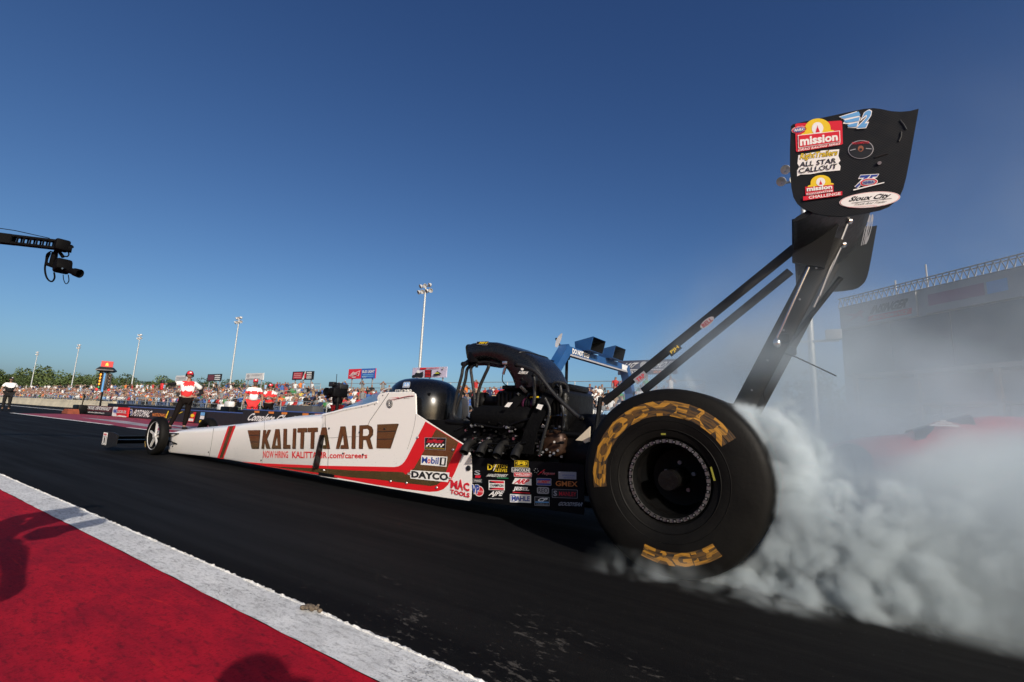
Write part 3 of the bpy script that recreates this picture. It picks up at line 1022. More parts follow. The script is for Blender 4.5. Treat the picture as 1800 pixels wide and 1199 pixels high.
# blower, drive snout, rear of the engine
mb = MB()
mb.rbox((-1.33, 0, 0.885), (0.56, 0.30, 0.20), MAGN, 0.05, None, 3)
for k in range(13):
    mb.box((-1.58 + 0.042 * k, 0, 0.885), (0.012, 0.325, 0.15), MAGN)
mb.rbox((-1.33, 0, 1.0), (0.46, 0.30, 0.035), SATIN, 0.01)
blow = mb.build('supercharger', car)
mb = MB()
prof = [(0.03, -0.02), (0.075, -0.01), (0.082, 0.0)]
for k in range(9):
    prof += [(0.082, 0.012 * k * 1.0 + 0.004), (0.072, 0.012 * k + 0.008)]
prof += [(0.05, 0.12), (0.055, 0.30)]
mb.lathe(prof, (-1.93, 0, 0.885), (1, 0, 0), SATIN, 28, True)
mb.lathe([(0.10, 0.0), (0.10, 0.02), (0.04, 0.02)], (-1.66, 0, 0.885), (1, 0, 0), MAGN, 24, True)
mb.build('drive_pulley', blow)
mb = MB()
for k in range(7):
    mb.lathe([(0.045, 0), (0.052, 0.004), (0.052, 0.014), (0.045, 0.018)], (-1.27 + 0.026 * k, -0.24, 0.86), (1, 0, 0), SATIN if k % 3 else mat('purple_hose_fitting', (0.10, 0.02, 0.06), .35, .8), 20)
mb.cyl((-1.30, -0.24, 0.86), (-1.06, -0.24, 0.86), 0.042, SATIN, 20)
mb.box((-1.20, -0.24, 0.918), (0.10, 0.02, 0.012), SYEL)
mb.build('fuel_pump', eng)
mb = MB()
mb.rbox((-0.99, -0.02, 0.77), (0.20, 0.50, 0.42), MAGN, 0.05, None, 4)
for k in range(5):
    mb.box((-1.06 + .035 * k, -0.02, 0.78), (0.010, 0.525, 0.36), MAGN)
for k in range(9):
    q = 2 * pi * k / 9
    mb.cyl((-0.99 + .07 * cos(q), -.272, .80 + .15 * sin(q)), (-0.99 + .07 * cos(q), -.288, .80 + .15 * sin(q)), .008, STEEL, 7)
mb.curve([(-1.08, -.2, .98), (-1.02, -.22, 1.03), (-.93, -.2, 1.01), (-.90, -.24, .9)], .012, HOSE)
mb.curve([(-1.08, -.27, .93), (-1.0, -.30, .96), (-.92, -.29, .88), (-.90, -.29, .7)], .008, STEEL)
mb.lathe([(0.27, 0), (0.29, 0.03), (0.29, 0.20), (0.25, 0.24)], (-0.90, 0, 0.52), (1, 0, 0), MAGN, 36, True)
mb.rbox((-0.98, -0.22, 0.58), (0.20, 0.24, 0.20), BRONZE, 0.06, None, 3)
for k in range(7):
    mb.cyl((-1.06 + .03 * k, -.345, .50 + .02 * (k % 3)), (-1.05 + .03 * k, -.37, .50 + .02 * (k % 3)), .009, STEEL, 7)
mb.tube([(-1.12, -0.34, 0.775), (-0.86, -0.34, 0.785)], 0.008, CHROME)
mb.cyl((-1.0, -0.345, 0.768), (-0.985, -0.345, 0.772), 0.014, mat('brass', (.5, .3, .1), .3, .9), 10)
mb.build('clutch_housing', car)
# black blanket straps with white tags
mb = MB()
for pts, w in (([(-1.37, -0.36, 0.62), (-1.35, -0.40, 0.76), (-1.32, -0.33, 0.86), (-1.30, -0.17, 0.98)], 0.10), ([(-1.14, -0.40, 0.50), (-1.10, -0.42, 0.66), (-1.02, -0.40, 0.84), (-1.0, -0.28, 0.98)], 0.11)):
    P = catmull(pts, 5)
    mb.loft([[(p.x - w / 2, p.y, p.z), (p.x + w / 2, p.y, p.z), (p.x + w / 2, p.y + 0.012, p.z), (p.x - w / 2, p.y + 0.012, p.z)] for p in P], CLOTHB, True, False)
mb.build('restraint_strap', eng)
for qd in (((893, 707.5), (901.5, 707.5), (894.5, 716), (886.5, 715)), ((945.8, 710), (955, 712), (951, 721), (942.3, 717.5))):
    sticker('strap_tag', eng, qd, lambda a, b, o: at(a, b, 1, -0.44 - o), [fill(SWHITE)])
# injector hat
mb = MB()
tb = [((-1.90, 1.372), (-1.86, 1.215), .24), ((-1.84, 1.385), (-1.81, 1.20), .25), ((-1.72, 1.388), (-1.77, 1.222), .255), ((-1.60, 1.378), (-1.72, 1.225), .255), ((-1.50, 1.352), (-1.66, 1.222), .25), ((-1.40, 1.315), (-1.60, 1.21), .245),
      ((-1.32, 1.285), (-1.535, 1.18), .24), ((-1.24, 1.235), (-1.48, 1.13), .235), ((-1.17, 1.16), (-1.44, 1.07), .23), ((-1.12, 1.08), (-1.42, 1.02), .225), ((-1.09, 1.005), (-1.42, 0.985), .22)]
secs = []
for (xt, zt), (xb2, zb), w in tb:
    row = []
    cx, cz = (xt + xb2) / 2, (zt + zb) / 2
    hx, hz = (xt - xb2) / 2, (zt - zb) / 2
    for j in range(28):
        q = 2 * pi * j / 28
        a, b2 = math.copysign(abs(cos(q)) ** 0.38, cos(q)), math.copysign(abs(sin(q)) ** 0.38, sin(q))
        row.append((cx + hx * b2, w * a, cz + hz * b2))
    secs.append(row)
mb.loft(secs, HATM, cap=False)
mb.loft([[(p[0] + 0.002, p[1] * 0.95, 1.295 + (p[2] - 1.295) * 0.93) for p in s_] for s_ in secs[0:3]], SBLACK, cap=True)
mb.tube([Vector(p) for p in secs[0]], 0.008, SATIN, 6, closed=True)
mb.tube([Vector(p) * 1.0 for p in secs[6]][2:13], 0.006, CARBON, 6)
hat = mb.build('injector_hat', car)
def haty(px, py, off): return at(px, py, 1, -0.252 - off)
sticker('sponsor_sticker', hat, ((837.5, 600.5), (859.5, 599.8), (856.5, 606.8), (838.5, 605.8)), haty, [fill(SGREY), fill(SBLACK, [(.02, .1), (.98, .1), (.98, .95), (.02, .95)]), ('text', 'PJH', (.12, .2, .95, .85), SYEL, .04, .3)], base=0.008)
sticker('sponsor_sticker', hat, ((910, 652), (928, 653), (928, 658), (910, 657)), haty, [('text', 'SUPERIOR', (0, 0, 1.1, 1), SWHITE, .02, .2)], base=0.006)
sticker('sponsor_sticker', hat, ((915.5, 646.5), (920.5, 646.5), (920.5, 651), (915.5, 651)), haty, [fill(SWHITE, ell(.5, .5, .5, .5))], base=0.006)
mb = MB()
mb.tube([at(823, 611, 1, -.2), at(833, 629, 1, -.2)], 0.004, STEEL, 6)
mb.tube([at(822, 611, 1, -.21), at(838, 606, 1, -.21)], 0.010, SATIN, 8)
mb.rbox(at(842, 629, 1, -0.15), (0.09, 0.20, 0.11), SATIN, 0.02)
mb.rbox(at(840, 637, 1, -0.15), (0.20, 0.10, 0.05), MAGN, 0.015)
mb.cyl(at(838, 646, 1, -.2), at(838, 638, 1, -.2), 0.012, SATIN)
mb.rbox(at(889, 638, 1, -0.22), (0.05, 0.04, 0.03), ALU, 0.008)
mb.cyl(at(889, 643, 1, -.23), at(884.5, 658, 1, -.23), 0.012, CHROME, 10)
mb.curve([at(884, 658, 1, -.23), at(883, 668, 1, -.23), at(888, 676, 1, -.22), at(900, 681, 1, -.2)], 0.004, SATIN, 6)
mb.build('throttle_linkage', hat)
# fuel hoses
tubes = [([(823, 638), (814.5, 645), (811.5, 660), (805, 685), (799, 712), (797.5, 728), (803, 737), (815, 739)], .014, -.22),
         ([(829, 640), (821, 650), (818, 668), (810, 695), (802, 720), (800, 732), (806, 738.5)], .014, -.17),
         ([(834, 641), (828, 648), (829.5, 665), (833, 690), (836, 718)], .013, -.2),
         ([(859, 640), (858, 647), (851, 662), (842, 685), (838, 718)], .014, -.2),
         ([(814, 640), (824, 636), (840, 637), (858, 636), (875, 639), (890, 641)], .016, -.2),
         ([(893, 641), (903, 657), (908, 672)], .012, -.2),
         ([(908, 641), (925, 646), (945, 657), (975, 694), (1010, 727), (1022, 735)], .015, -.36),
         ([(938, 660), (940, 690), (938, 712)], .014, -.3),
         ([(984, 676), (986, 690), (982, 700)], .012, -.3),
         ([(820, 733), (828, 741), (812, 752), (800, 757)], .009, -.30),
         ([(835, 745), (880, 752), (905, 744), (935, 735)], .007, -.40),
         ([(840, 785), (870, 780), (895, 784), (925, 778)], .007, -.42),
         ([(830, 788), (845, 780), (868, 789)], .006, -.42),
         ([(958, 700), (966, 720), (962, 745), (955, 770), (948, 800)], .011, -.42),
         ([(985, 712), (990, 730), (988, 760)], .009, -.38)]
for pts, r, y in tubes:
    mb = MB()
    P = [at(a, b2, 1, y) for a, b2 in pts]
    mb.curve(P, r, HOSE if r > .01 else SATIN, 9)
    if r > .011:
        for e in (0, -1):
            mb.ball(P[e], (r * 1.35,) * 3, MAGN if e else SATIN, 8, 6)
    mb.build('fuel_hose', car)
mb = MB()
rng = random.Random(4)
for i in range(34):
    px, py = rng.uniform(908, 985), rng.uniform(672, 705)
    p = at(px, py, 1, rng.uniform(-.26, -.1))
    if rng.random() < .5:
        mb.cyl(p, p + Vector((rng.uniform(-.04, .04), rng.uniform(-.05, 0), rng.uniform(-.02, .05))), rng.uniform(.006, .016), rng.choice([SATIN, MAGN, STEEL, SATIN]), 8)
    else:
        mb.rbox(p, (rng.uniform(.02, .06), .04, rng.uniform(.02, .05)), rng.choice([SATIN, MAGN, MAGN, ALU]), .005)
mb.rbox((-1.06, 0, 1.0), (0.30, 0.34, 0.05), MAGN, .02)
mb.build('fuel_distributor', car)

# frame tubes, axle, rear deck
mb = MB()
for s in (-1, 1):
    mb.tube([(-1.65, 0.30 * s, 0.17), (-0.5, 0.30 * s, 0.20), (0.15, 0.28 * s, 0.30)], 0.02, SATIN)
    mb.tube([(-2.0, 0.30 * s, 0.70), (-1.0, 0.27 * s, 0.66), (0.1, 0.24 * s, 0.62)], 0.018, SATIN)
    mb.tube([(-0.65, 0.29 * s, 0.66), (-0.2, 0.28 * s, 0.22)], 0.016, SATIN)
    mb.tube([(0.1, 0.24 * s, 0.62), (0.15, 0.28 * s, 0.30)], 0.018, SATIN)
    mb.tube([(-0.65, 0.22 * s, 0.92), (-0.65, 0.29 * s, 0.66)], 0.018, SATIN)
mb.lathe([(0.05, -0.86), (0.05, -0.22), (0.15, -0.14), (0.17, 0.0), (0.15, 0.14), (0.05, 0.22), (0.05, 0.86)], (0, 0, 0.47), (0, 1, 0), MAGN, 20, True)
mb.build('chassis_frame', car)
mb = MB()
for s in (1,):
    pts = [at(a, b2, 1, -0.37) for a, b2 in ((1011.5, 774), (1037, 750), (1036, 776), (1028, 779), (1024, 775))]
    mb.plate(pts, (0, 0.012, 0), mat('cream_panel', (0.62, 0.52, 0.38), .4), None)
mb.build('rear_side_panel', car)

# rear wheels
def tyre_prof(r, w, ri):
    """(radius, height) across the tyre, from the outer bead over the tread to the inner bead"""
    h = w / 2
    P = [(ri, h * .80), (ri + .015, h * .93), (ri + .05, h * 1.0), (ri + .10, h * 1.03), (r - .12, h * 1.03), (r - .075, h * 1.0), (r - .04, h * .965), (r - .018, h * .92), (r - .006, h * .85), (r, h * .7), (r + .002, 0)]
    return P + [(a, -b2) for a, b2 in P[::-1][1:]]
TYEL = mat('tyre_yellow_paint', (0.34, 0.165, 0.016), .6, var=.25, scale=12)
def wornpaint(m, lo, hi, amt, c1, c2, sc):
    t = m.node_tree
    b = t.nodes['Principled BSDF']
    g = t.nodes.new('ShaderNodeNewGeometry')
    sp = t.nodes.new('ShaderNodeSeparateXYZ')
    t.links.new(g.outputs['Position'], sp.inputs[0])
    x, z = X(t, sp.outputs[0]), X(t, sp.outputs[2]) - .47
    an = z._op('ARCTAN2', x)
    r = (x * x + z * z).sqrt()
    cb = t.nodes.new('ShaderNodeCombineXYZ')
    lk(t, an * 1.0, cb.inputs[0])
    lk(t, r * 26.0, cb.inputs[1])
    n = noise(t, cb.outputs[0], sc, 4, .6)
    mx = t.nodes.new('ShaderNodeMix')
    mx.data_type = 'RGBA'
    lk(t, n.ramp(lo, hi) * amt, mx.inputs[0])
    mx.inputs[6].default_value = (*c1, 1)
    mx.inputs[7].default_value = (*c2, 1)
    t.links.new(mx.outputs[2], b.inputs['Base Color'])
wornpaint(TYEL, .42, .66, .9, (.36, .17, .015), (.035, .020, .007), 2.4)
RUBBED = mat('rubbed_yellow_paint', (.10, .05, .008), .65, var=.1)
wornpaint(RUBBED, .42, .60, .96, (.085, .040, .006), (.006, .005, .004), 3.1)
def shrink(mb, c):
    mb.v = [(c.x + (v[0] - c.x) * .91, v[1], c.z + (v[2] - c.z) * .91) for v in mb.v]
def rear_wheel(s):
    c = Vector((0, 0.66 * s, 0.47))
    mb = MB()
    ax = (0, s, 0)                                     # outward
    mb.lathe([(.235, .150), (.232, .185), (.222, .197), (.205, .197), (.198, .188), (.192, .150), (.180, .10), (.172, .0), (.165, -.05), (.11, -.06), (.06, -.05), (.055, .02), (.03, .03), (.0, .03)], c, ax, RIMB, 64)
    mb.lathe([(.235, -.15), (.232, -.185), (.2, -.19), (.17, -.1), (.165, -.05)], c, ax, RIMB, 48)
    for k in range(5):
        q = 2 * pi * k / 5 + .3
        mb.cyl(c + Vector((.085 * cos(q), -.05 * s, .085 * sin(q))), c + Vector((.085 * cos(q), -.02 * s, .085 * sin(q))), .012, STEEL, 8)
    shrink(mb, c)
    w = mb.build('rear_wheel', car)
    mb = MB()
    mb.lathe([(.226, .1935), (.224, .2005), (.206, .2005), (.203, .1935)], c, ax, mat('beadlock_ring', (.20, .20, .195), .35, .85), 64)
    for k in range(36):
        q = 2 * pi * k / 36
        e, n_ = Vector((cos(q), 0, sin(q))), Vector((-sin(q), 0, cos(q)))
        R = Matrix((e, Vector(ax), n_)).transposed()
        mb.box(c + e * .215 + Vector((0, .2005 * s, 0)), (.020, .006, .017), RIMB, R)
        mb.cyl(c + e * .215 + Vector((0, .2035 * s, 0)), c + e * .215 + Vector((0, .209 * s, 0)), .005, STEEL, 7)
    mb.lathe([(.192, .150), (.1915, .153), (.184, .120)], c, ax, MAGN, 64)
    shrink(mb, c)
    mb.build('beadlock_ring', w)
    mb = MB()
    mb.lathe(tyre_prof(.47, .44, .204), c, ax, RUBBER, 96)
    for r, h in ((.30, .2266), (.255, .222)):          # moulded rings
        mb.lathe([(r - .004, h - .003), (r, h + .0015), (r + .004, h - .003)], c, ax, RUBBER, 72)
    vs = []
    for i, v in enumerate(mb.v):
        v = Vector(v)
        d = v - c
        rr = sqrt(d.x * d.x + d.z * d.z)
        a = math.atan2(d.z, d.x)
        k = 1 + .020 * max(0, cos(a - .55)) ** 4 * (rr / .47) + .006 * sin(3 * a) * (rr / .47)
        v = Vector((c.x + d.x * k, v.y, c.z + d.z * k))
        if v.z < .018 and rr > .35:                     # flat where it is pressed on the ground
            v.z = 0.003 + (v.z + .01) * .3
        vs.append(tuple(v))
    mb.v = vs
    # painted letters wrapped on the sidewall
    def arc(word_, r0, r1, a0, a1, m, bold):
        V, F, _ = textgeo(word_, bold)
        pts = []
        for x, y in V:
            a = radians(a0 + (a1 - a0) * x)
            r = r0 + (r1 - r0) * y
            h = .2266 + .0012 if r < .35 else .2266 + .0012 - max(0, (r - .35)) * .12
            pts.append(c + Vector((r * cos(a), h * s, r * sin(a))))
        mb.add(pts, F, m)
    for r0, r1, a0, a1 in ((.324, .400, 191, 35), (.338, .402, 251, 309)):    # rubbed-off paint between the letters
        n_ = 60
        vs_ = []
        for k in range(n_ + 1):
            a = radians(a0 + (a1 - a0) * k / n_)
            for r_ in (r0, r0 + (r1 - r0) * .35, r1):
                h = .2266 + .0007 - max(0, (r_ - .35)) * .12
                vs_.append(c + Vector((r_ * cos(a), h * s, r_ * sin(a))))
        mb.add(vs_, [(3 * k + j, 3 * k + j + 1, 3 * k + j + 4, 3 * k + j + 3) for k in range(n_) for j in (0, 1)], RUBBED)
    arc('GOODYEAR', .322, .402, 191, 35, TYEL, .050)
    arc('EAGLE', .402, .338, 251, 309, TYEL, .050)
    for a0, a1 in ((96, 90), (22, 6)):
        arc('I', .226, .235, a0, a1, mat('tyre_mark_yellow', (.20, .19, .02), .6), .0)
    mb.build('tyre', w)
    return w
rear_wheel(-1)
rear_wheel(1)

# front wheels
def front_wheel(s):
    c = Vector((-7.62, 0.34 * s, 0.28))
    ax = Vector((0, s, 0))
    mb = MB()
    mb.lathe([(.215, .045), (.212, .052), (.20, .05), (.195, .02), (.195, -.02), (.20, -.05), (.215, -.045)], c, ax, RIMB, 40)
    for k in range(5):
        q = 2 * pi * k / 5 + .35
        e = Vector((cos(q), 0, sin(q)))
        n = Vector((-sin(q), 0, cos(q)))
        R = Matrix((e, ax, n)).transposed()
        mb.box(c + e * .115 + ax * .022, (.17, .022, .022), SPOKE, R)
    mb.cyl(c - ax * .03, c + ax * .045, .036, SPOKE, 18)
    mb.lathe([(.207, .046), (.201, .052), (.195, .046)], c, ax, SPOKE, 40)
    w = mb.build('front_wheel', car)
    mb = MB()
    P = [(.205, .045), (.215, .058), (.24, .063), (.262, .055), (.276, .035), (.28, 0)]
    mb.lathe(P + [(a, -b2) for a, b2 in P[::-1][1:]], c, ax, RUBBER, 48)
    V, F, _ = textgeo('EAGLE', .05)
    mb.add([c + Vector(((.226 + .03 * y) * cos(radians(205 + 22 * x)), (.0640) * s, (.226 + .03 * y) * sin(radians(205 + 22 * x)))) for x, y in V], F, mat('front_tyre_letter', (.35, .22, .06), .6))
    mb.build('tyre', w)
for s in (-1, 1):
    front_wheel(s)
mb = MB()
mb.tube([(-7.62, -.30, .28), (-7.62, .30, .28)], .016, SATIN)
for s in (-1, 1):
    mb.tube([(-7.3, .16 * s, .16), (-7.60, .27 * s, .24)], .010, SATIN)
    mb.tube([(-7.3, .16 * s, .32), (-7.60, .27 * s, .31)], .010, SATIN)
    mb.rbox((-7.60, .27 * s, .28), (.05, .03, .12), SATIN, .008)
mb.build('front_axle', car)
# front wing
mb = MB()
def foil(x0, x1, z0, z1, th, y0, y1, m, n=12, inv=1, skew=0.0):
    up, lo = [], []
    for k in range(n + 1):
        u = k / n
        t_ = th * (1.6 * sqrt(u) * (1 - u) + .06 * (1 - u)) + .003
        x, z = x0 + (x1 - x0) * u, z0 + (z1 - z0) * u + inv * .06 * (x1 - x0) * 4 * u * (1 - u)
        up.append((x, z + t_ / 2))
        lo.append((x, z - t_ / 2))
    ring = up + lo[::-1]
    mb.loft([[(x + d_, y, z) for x, z in ring] for y, d_ in ((y0, 0), (y1, skew))], m, True, False)
foil(-8.78, -8.38, .09, .17, .03, -.62, -.06, CARBON)
foil(-8.78, -8.38, .09, .17, .03, .06, .62, CARBON)
foil(-8.42, -8.20, .185, .24, .02, -.62, .62, CARBON)
for s in (-1, 1):
    mb.tube([(-8.55, .08 * s, .14), (-7.62, .10 * s, .17)], .022, SATIN)
    mb.tube([(-8.4, .08 * s, .2), (-7.62, .10 * s, .29)], .018, SATIN)
mb.loft([[(x, w * cos(q), z + h * sin(q)) for q in [2 * pi * k / 14 for k in range(14)]] for x, w, h, z in ((-8.7, .03, .025, .13), (-8.5, .06, .05, .15), (-8.0, .11, .09, .18), (-7.62, .14, .12, .19))], SATIN)
fw = mb.build('front_wing', car)
for s in (-1, 1):
    mb = MB()
    ep = [(-8.83, .06), (-8.50, .05), (-8.22, .10), (-8.20, .26), (-8.40, .285), (-8.70, .285), (-8.81, .275)]
    mb.plate([(x, .62 * s, z) for x, z in ep], (0, .012 * s, 0), CARBON)
    pf = lambda u, v: Vector((-8.80 + .185 * u, .634 * s, (.082 + .185 * v)))
    mb.poly([pf(u, v) for u, v in FULL], SWHITE)
    pf2 = lambda u, v: Vector((-8.80 + .185 * u, .6352 * s, (.082 + .185 * v)))
    mb.poly([pf2(u, v) for u, v in ((.12, .04), (.88, .04), (.88, .68), (.12, .68))], SBLACK)
    pf3 = lambda u, v: Vector((-8.80 + .185 * u, .6362 * s, (.082 + .185 * v)))
    mb.poly([pf3(u, v) for u, v in ((.2, .08), (.8, .08), (.8, .64), (.2, .64))], SWHITE)
    pf4 = lambda u, v: Vector((-8.80 + .185 * u, .6372 * s, (.082 + .185 * v)))
    word(mb, '1', pf4, .36, .14, .64, .6, SBLACK, .05)
    word(mb, 'NHRA', pf4, .15, .76, .85, .92, SRED, .03)
    mb.build('endplate', fw)

# rear wing
mb = MB()
foil(.60, .86, 1.80, 1.95, .045, -.71, .74, CARBON, 14, -1, -.07)
rw = mb.build('rear_wing', car)
mb = MB()
foil(.82, .99, 1.955, 2.10, .035, -.71, .74, CARBON, 12, -1, -.07)
foil(.96, 1.06, 2.10, 2.25, .03, -.71, .74, CARBON, 12, -1, -.07)
mb.build('wing_flap', rw)
epl = [(1390, 222), (1388.5, 260), (1388.5, 300), (1391, 330), (1394.5, 346), (1401, 357), (1413, 367), (1432, 375), (1456, 379), (1480, 380), (1520, 374), (1548, 368), (1563, 362), (1574, 353), (1582, 344), (1588, 331), (1593, 312),
       (1600, 276), (1615, 191), (1600, 195), (1583, 196.5), (1567, 195.5), (1548, 191.5), (1535, 190), (1518, 191.5), (1450, 206), (1402, 216.5), (1394, 218.5)]
def epy(px, py, off): return at(px, py, 1, -0.72 - off)
Pn = [epy(a, b2, 0) for a, b2 in epl]
mb = MB()
mb.plate(Pn, (0, .014, 0), CARBON)
epn = mb.build('endplate', rw)
mb = MB()
mb.plate([Vector((p.x - .07, .75, p.z)) for p in Pn], (0, .014, 0), CARBON)
epf = mb.build('endplate', rw)
def Z8(x, y): return (1300 + x / 4.997, 160 + y / 4.997)
def E_(pts, items, lab=None):
    return sticker('sponsor_sticker', epn, tuple(Z8(*p) for p in pts), epy, items, lab)
sun_arch = [(.0, 0), (.03, .12), (.12, .18), (.12, .34)] + ell(.5, .34, .38, .66, 14, 180, 0) + [(.88, .34), (.88, .18), (.97, .12), (1, 0)]
bell = [(.25, .0), (.75, .0), (.66, .38), (.55, .62), (.5, .95), (.45, .62), (.34, .38)]
def arched(q_red, q_arch, texts):
    it = [fill(SRED, q_red), fill(SYEL, [(q_arch[0] + (q_arch[2] - q_arch[0]) * u, q_arch[1] + (q_arch[3] - q_arch[1]) * v) for u, v in sun_arch])]
    cx, w, h = (q_arch[0] + q_arch[2]) / 2, (q_arch[2] - q_arch[0]), (q_arch[3] - q_arch[1])
    it.append(fill(SWHITE, ell(cx, q_arch[1] + h * .36, w * .17, h * .40)))
    it.append(fill(SRED, [(cx + (u - .5) * w * .24, q_arch[1] + h * (.10 + .5 * v)) for u, v in bell]))
    return it + texts
E_([(478, 268), (900, 243), (908, 470), (488, 540)], arched(rrect(.02, .0, 1, .93, .05), (.13, .52, .84, 1.06),
   [fill(SWHITE, [(.07, .12), (.95, .12), (.95, .55), (.07, .55)]), fill(SRED, [(.085, .14), (.935, .14), (.935, .53), (.085, .53)]), ('text', 'mission', (.11, .18, .90, .47), SWHITE, .04), ('text', 'DRAG RACING SERIES', (.06, .02, .96, .10), SWHITE, .015, .3)]))
E_([(455, 318), (592, 300), (590, 362), (457, 382)], [fill(SWHITE, ell(.5, .5, .5, .5)), fill(SRED, ell(.5, .5, .47, .46)), fill(SWHITE, ell(.5, .5, .39, .36)), fill(SBLUE, ell(.5, .5, .37, .33)), ('text', 'NHRA', (.16, .3, .84, .7), SWHITE, .03, .2)])
E_([(505, 545), (880, 505), (890, 700), (505, 750)], [fill(SWHITE, [(.0, .0), (.08, .06), (.3, .02), (.6, .05), (.98, .02), (1, .2), (.95, .35), (1, .45), (.96, .68), (.99, .97), (.6, .99), (.03, .90), (.01, .55), (.05, .4), (.0, .25)]),
   ('text', 'RightTrailers', (.04, .62, .97, .98), SBLACK, .05, .15), ('text', 'RightTrailers', (.05, .64, .96, .96), SYEL, .015, .15), ('text', 'ALL STAR', (.05, .38, .92, .60), SBLACK, .015, .1), ('text', 'CALLOUT', (.03, .12, .93, .34), SBLACK, .015, .1)])
E_([(552, 765), (898, 740), (902, 915), (560, 962)], arched([(.06, .2), (.78, .23), (.78, .62), (.06, .60)], (.12, .58, .80, 1.08),
   [('text', 'mission', (.1, .38, .75, .58), SWHITE, .04), fill(SWHITE, [(.09, .22), (.76, .24), (.76, .33), (.09, .31)]), ('text', '#2FAST2TASTY', (.11, .235, .74, .315), SRED, .02), fill(SRED, [(.0, .0), (1, .0), (1, .2), (.0, .18)]), ('text', 'CHALLENGE', (.14, .03, .96, .17), SWHITE, .02)]))
E_([(870, 200), (1190, 155), (1190, 320), (880, 345)], [fill(SWHITE, [(.0, .82), (.5, 1.0), (.6, .6), (.5, .05), (.22, .1), (.28, .3), (.1, .38), (.16, .58)]),
   fill(SLBLUE, [(.03, .80), (.55, .97), (.60, .74), (.14, .66)]), fill(SLBLUE, [(.12, .55), (.58, .66), (.55, .44), (.2, .40)]), fill(SLBLUE, [(.22, .28), (.52, .36), (.48, .14), (.25, .14)]),
   ('text', '2', (.47, .0, 1.0, 1.0), SWHITE, .11, .25), ('text', '2', (.50, .04, .97, .96), SLBLUE, .05, .25)])
E_([(950, 440), (1175, 425), (1180, 590), (955, 600)], [fill(SGREY, ell(.5, .5, .5, .5)), fill(SBLACK, ell(.5, .5, .47, .47)), fill(mat('dull_orange', (.22, .07, .03), .5), ell(.5, .55, .12, .17, 9)), fill(SBLACK, ell(.5, .5, .06, .07, 9)), ('text', 'TRUE COMPETITOR', (.16, .80, .84, .92), SRED, .01), fill(SGREY, [(.08, .5), (.3, .56), (.3, .52), (.08, .46)]), fill(SGREY, [(.7, .56), (.92, .52), (.92, .48), (.7, .52)])])
E_([(985, 740), (1275, 725), (1278, 830), (1000, 875)], [('text', '75', (.0, .12, .86, 1.0), SWHITE, .10, .3), ('text', '75', (.03, .16, .83, .96), SBLUE, .03, .3), fill(SWHITE, ell(.5, .42, .28, .30)), fill(SRED, ell(.5, .42, .26, .27)), fill(SGREY, ell(.5, .42, .21, .20)), ('text', 'NHRA', (.34, .32, .66, .52), SBLUE, .02), fill(SWHITE, [(.0, .0), (.98, .22), (.98, .30), (.0, .08)])])
E_([(872, 915), (1412, 860), (1412, 1000), (880, 1050)], [fill(SWHITE, ell(.5, .5, .5, .5, 40)), fill(SRED, ell(.5, .5, .49, .485, 40)), fill(SWHITE, ell(.5, .5, .48, .47, 40)), ('text', 'Sioux City', (.12, .42, .88, .82), SBLACK, .035, .25), fill(SBLACK, [(.2, .39), (.86, .45), (.86, .475), (.2, .415)]), ('text', 'Truck And Trailer', (.22, .24, .80, .36), SBLACK, .006, .4), fill(SRED, [(.14, .15), (.62, .12), (.62, .135), (.14, .165)])])
mb = MB()
for pts in ([(1582, 212), (1588, 219), (1593, 228)], [(1584, 232), (1583.5, 240), (1579.5, 249)], [(1538, 277), (1550, 273), (1560, 270)]):
    mb.tube([epy(a, b2, .001) for a, b2 in pts], .004, SBLACK, 6)
mb.cyl(epy(1546, 286.5, 0), epy(1546, 286.5, .01), .008, SGREY, 10)
mb.build('scuff_mark', epn)
# wing struts and stays
def bar(mb, a, b2, w, th, m, wdir=None):
    a, b2 = Vector(a), Vector(b2)
    t_ = (b2 - a).normalized()
    wd_ = Vector((0, 1, 0)).cross(t_).normalized() if wdir is None else wdir
    n_ = t_.cross(wd_).normalized()
    ring = []
    for k in range(16):
        q = 2 * pi * k / 16
        ring.append(wd_ * (w / 2 * cos(q)) + n_ * (th / 2 * sin(q)))
    mb.loft([[p + r for r in ring] for p in (a, b2)], m)
stk = [('BELL', (1243, 567), SRED, SWHITE, 30), ('PJH', (1186, 615), SYEL, SBLACK, 24), ('TRP', (1126, 664), SRED, SGREY, 24)]
for y, p0, p1 in ((-.22, (1397, 436), (1062, 707)), (.22, (1389, 477), (1130, 688))):
    mb = MB()
    a, b2 = at(*p0, 1, y), at(*p1, 1, y)
    bar(mb, a, b2, .058, .024, CARBON)
    stt = mb.build('wing_strut', rw)
    if y < 0:
        u = ((p1[0] - p0[0]), (p1[1] - p0[1]))
        l_ = math.hypot(*u)
        u = (-u[0] / l_, -u[1] / l_)
        n_ = (u[1], -u[0])
        for w_, (cx, cy2), fg, bgm, ln in stk:
            q = []
            for du, dn in ((-.5, -.5), (.5, -.5), (.5, .5), (-.5, .5)):
                q.append((cx + u[0] * du * ln + n_[0] * dn * -12, cy2 + u[1] * du * ln + n_[1] * dn * -12))
            sticker('sponsor_sticker', stt, tuple(q), lambda a_, b_, o: at(a_, b_, 1, y - .0125 - o), [fill(bgm, ell(.5, .5, .5, .5) if w_ == 'BELL' else FULL), ('text', w_, (.14, .2, .86, .8), fg, .03)])
mb = MB()
for s in (-1, 1):
    a = Vector((.135, .25 * s, .60))
    b2 = Vector((.77, .25 * s, 1.84))
    bar(mb, a, b2, .115 if s < 0 else .085, .036, CARBON)
    mb.rbox((.50, .25 * s, 1.27), (.07, .06, .06), SATIN, .015)
    for k in range(5):
        p = a.lerp(b2, .30 + .14 * k)
        mb.cyl(p + Vector((0, .02 * s, 0)), p + Vector((0, .026 * s, 0)), .006, STEEL, 7)
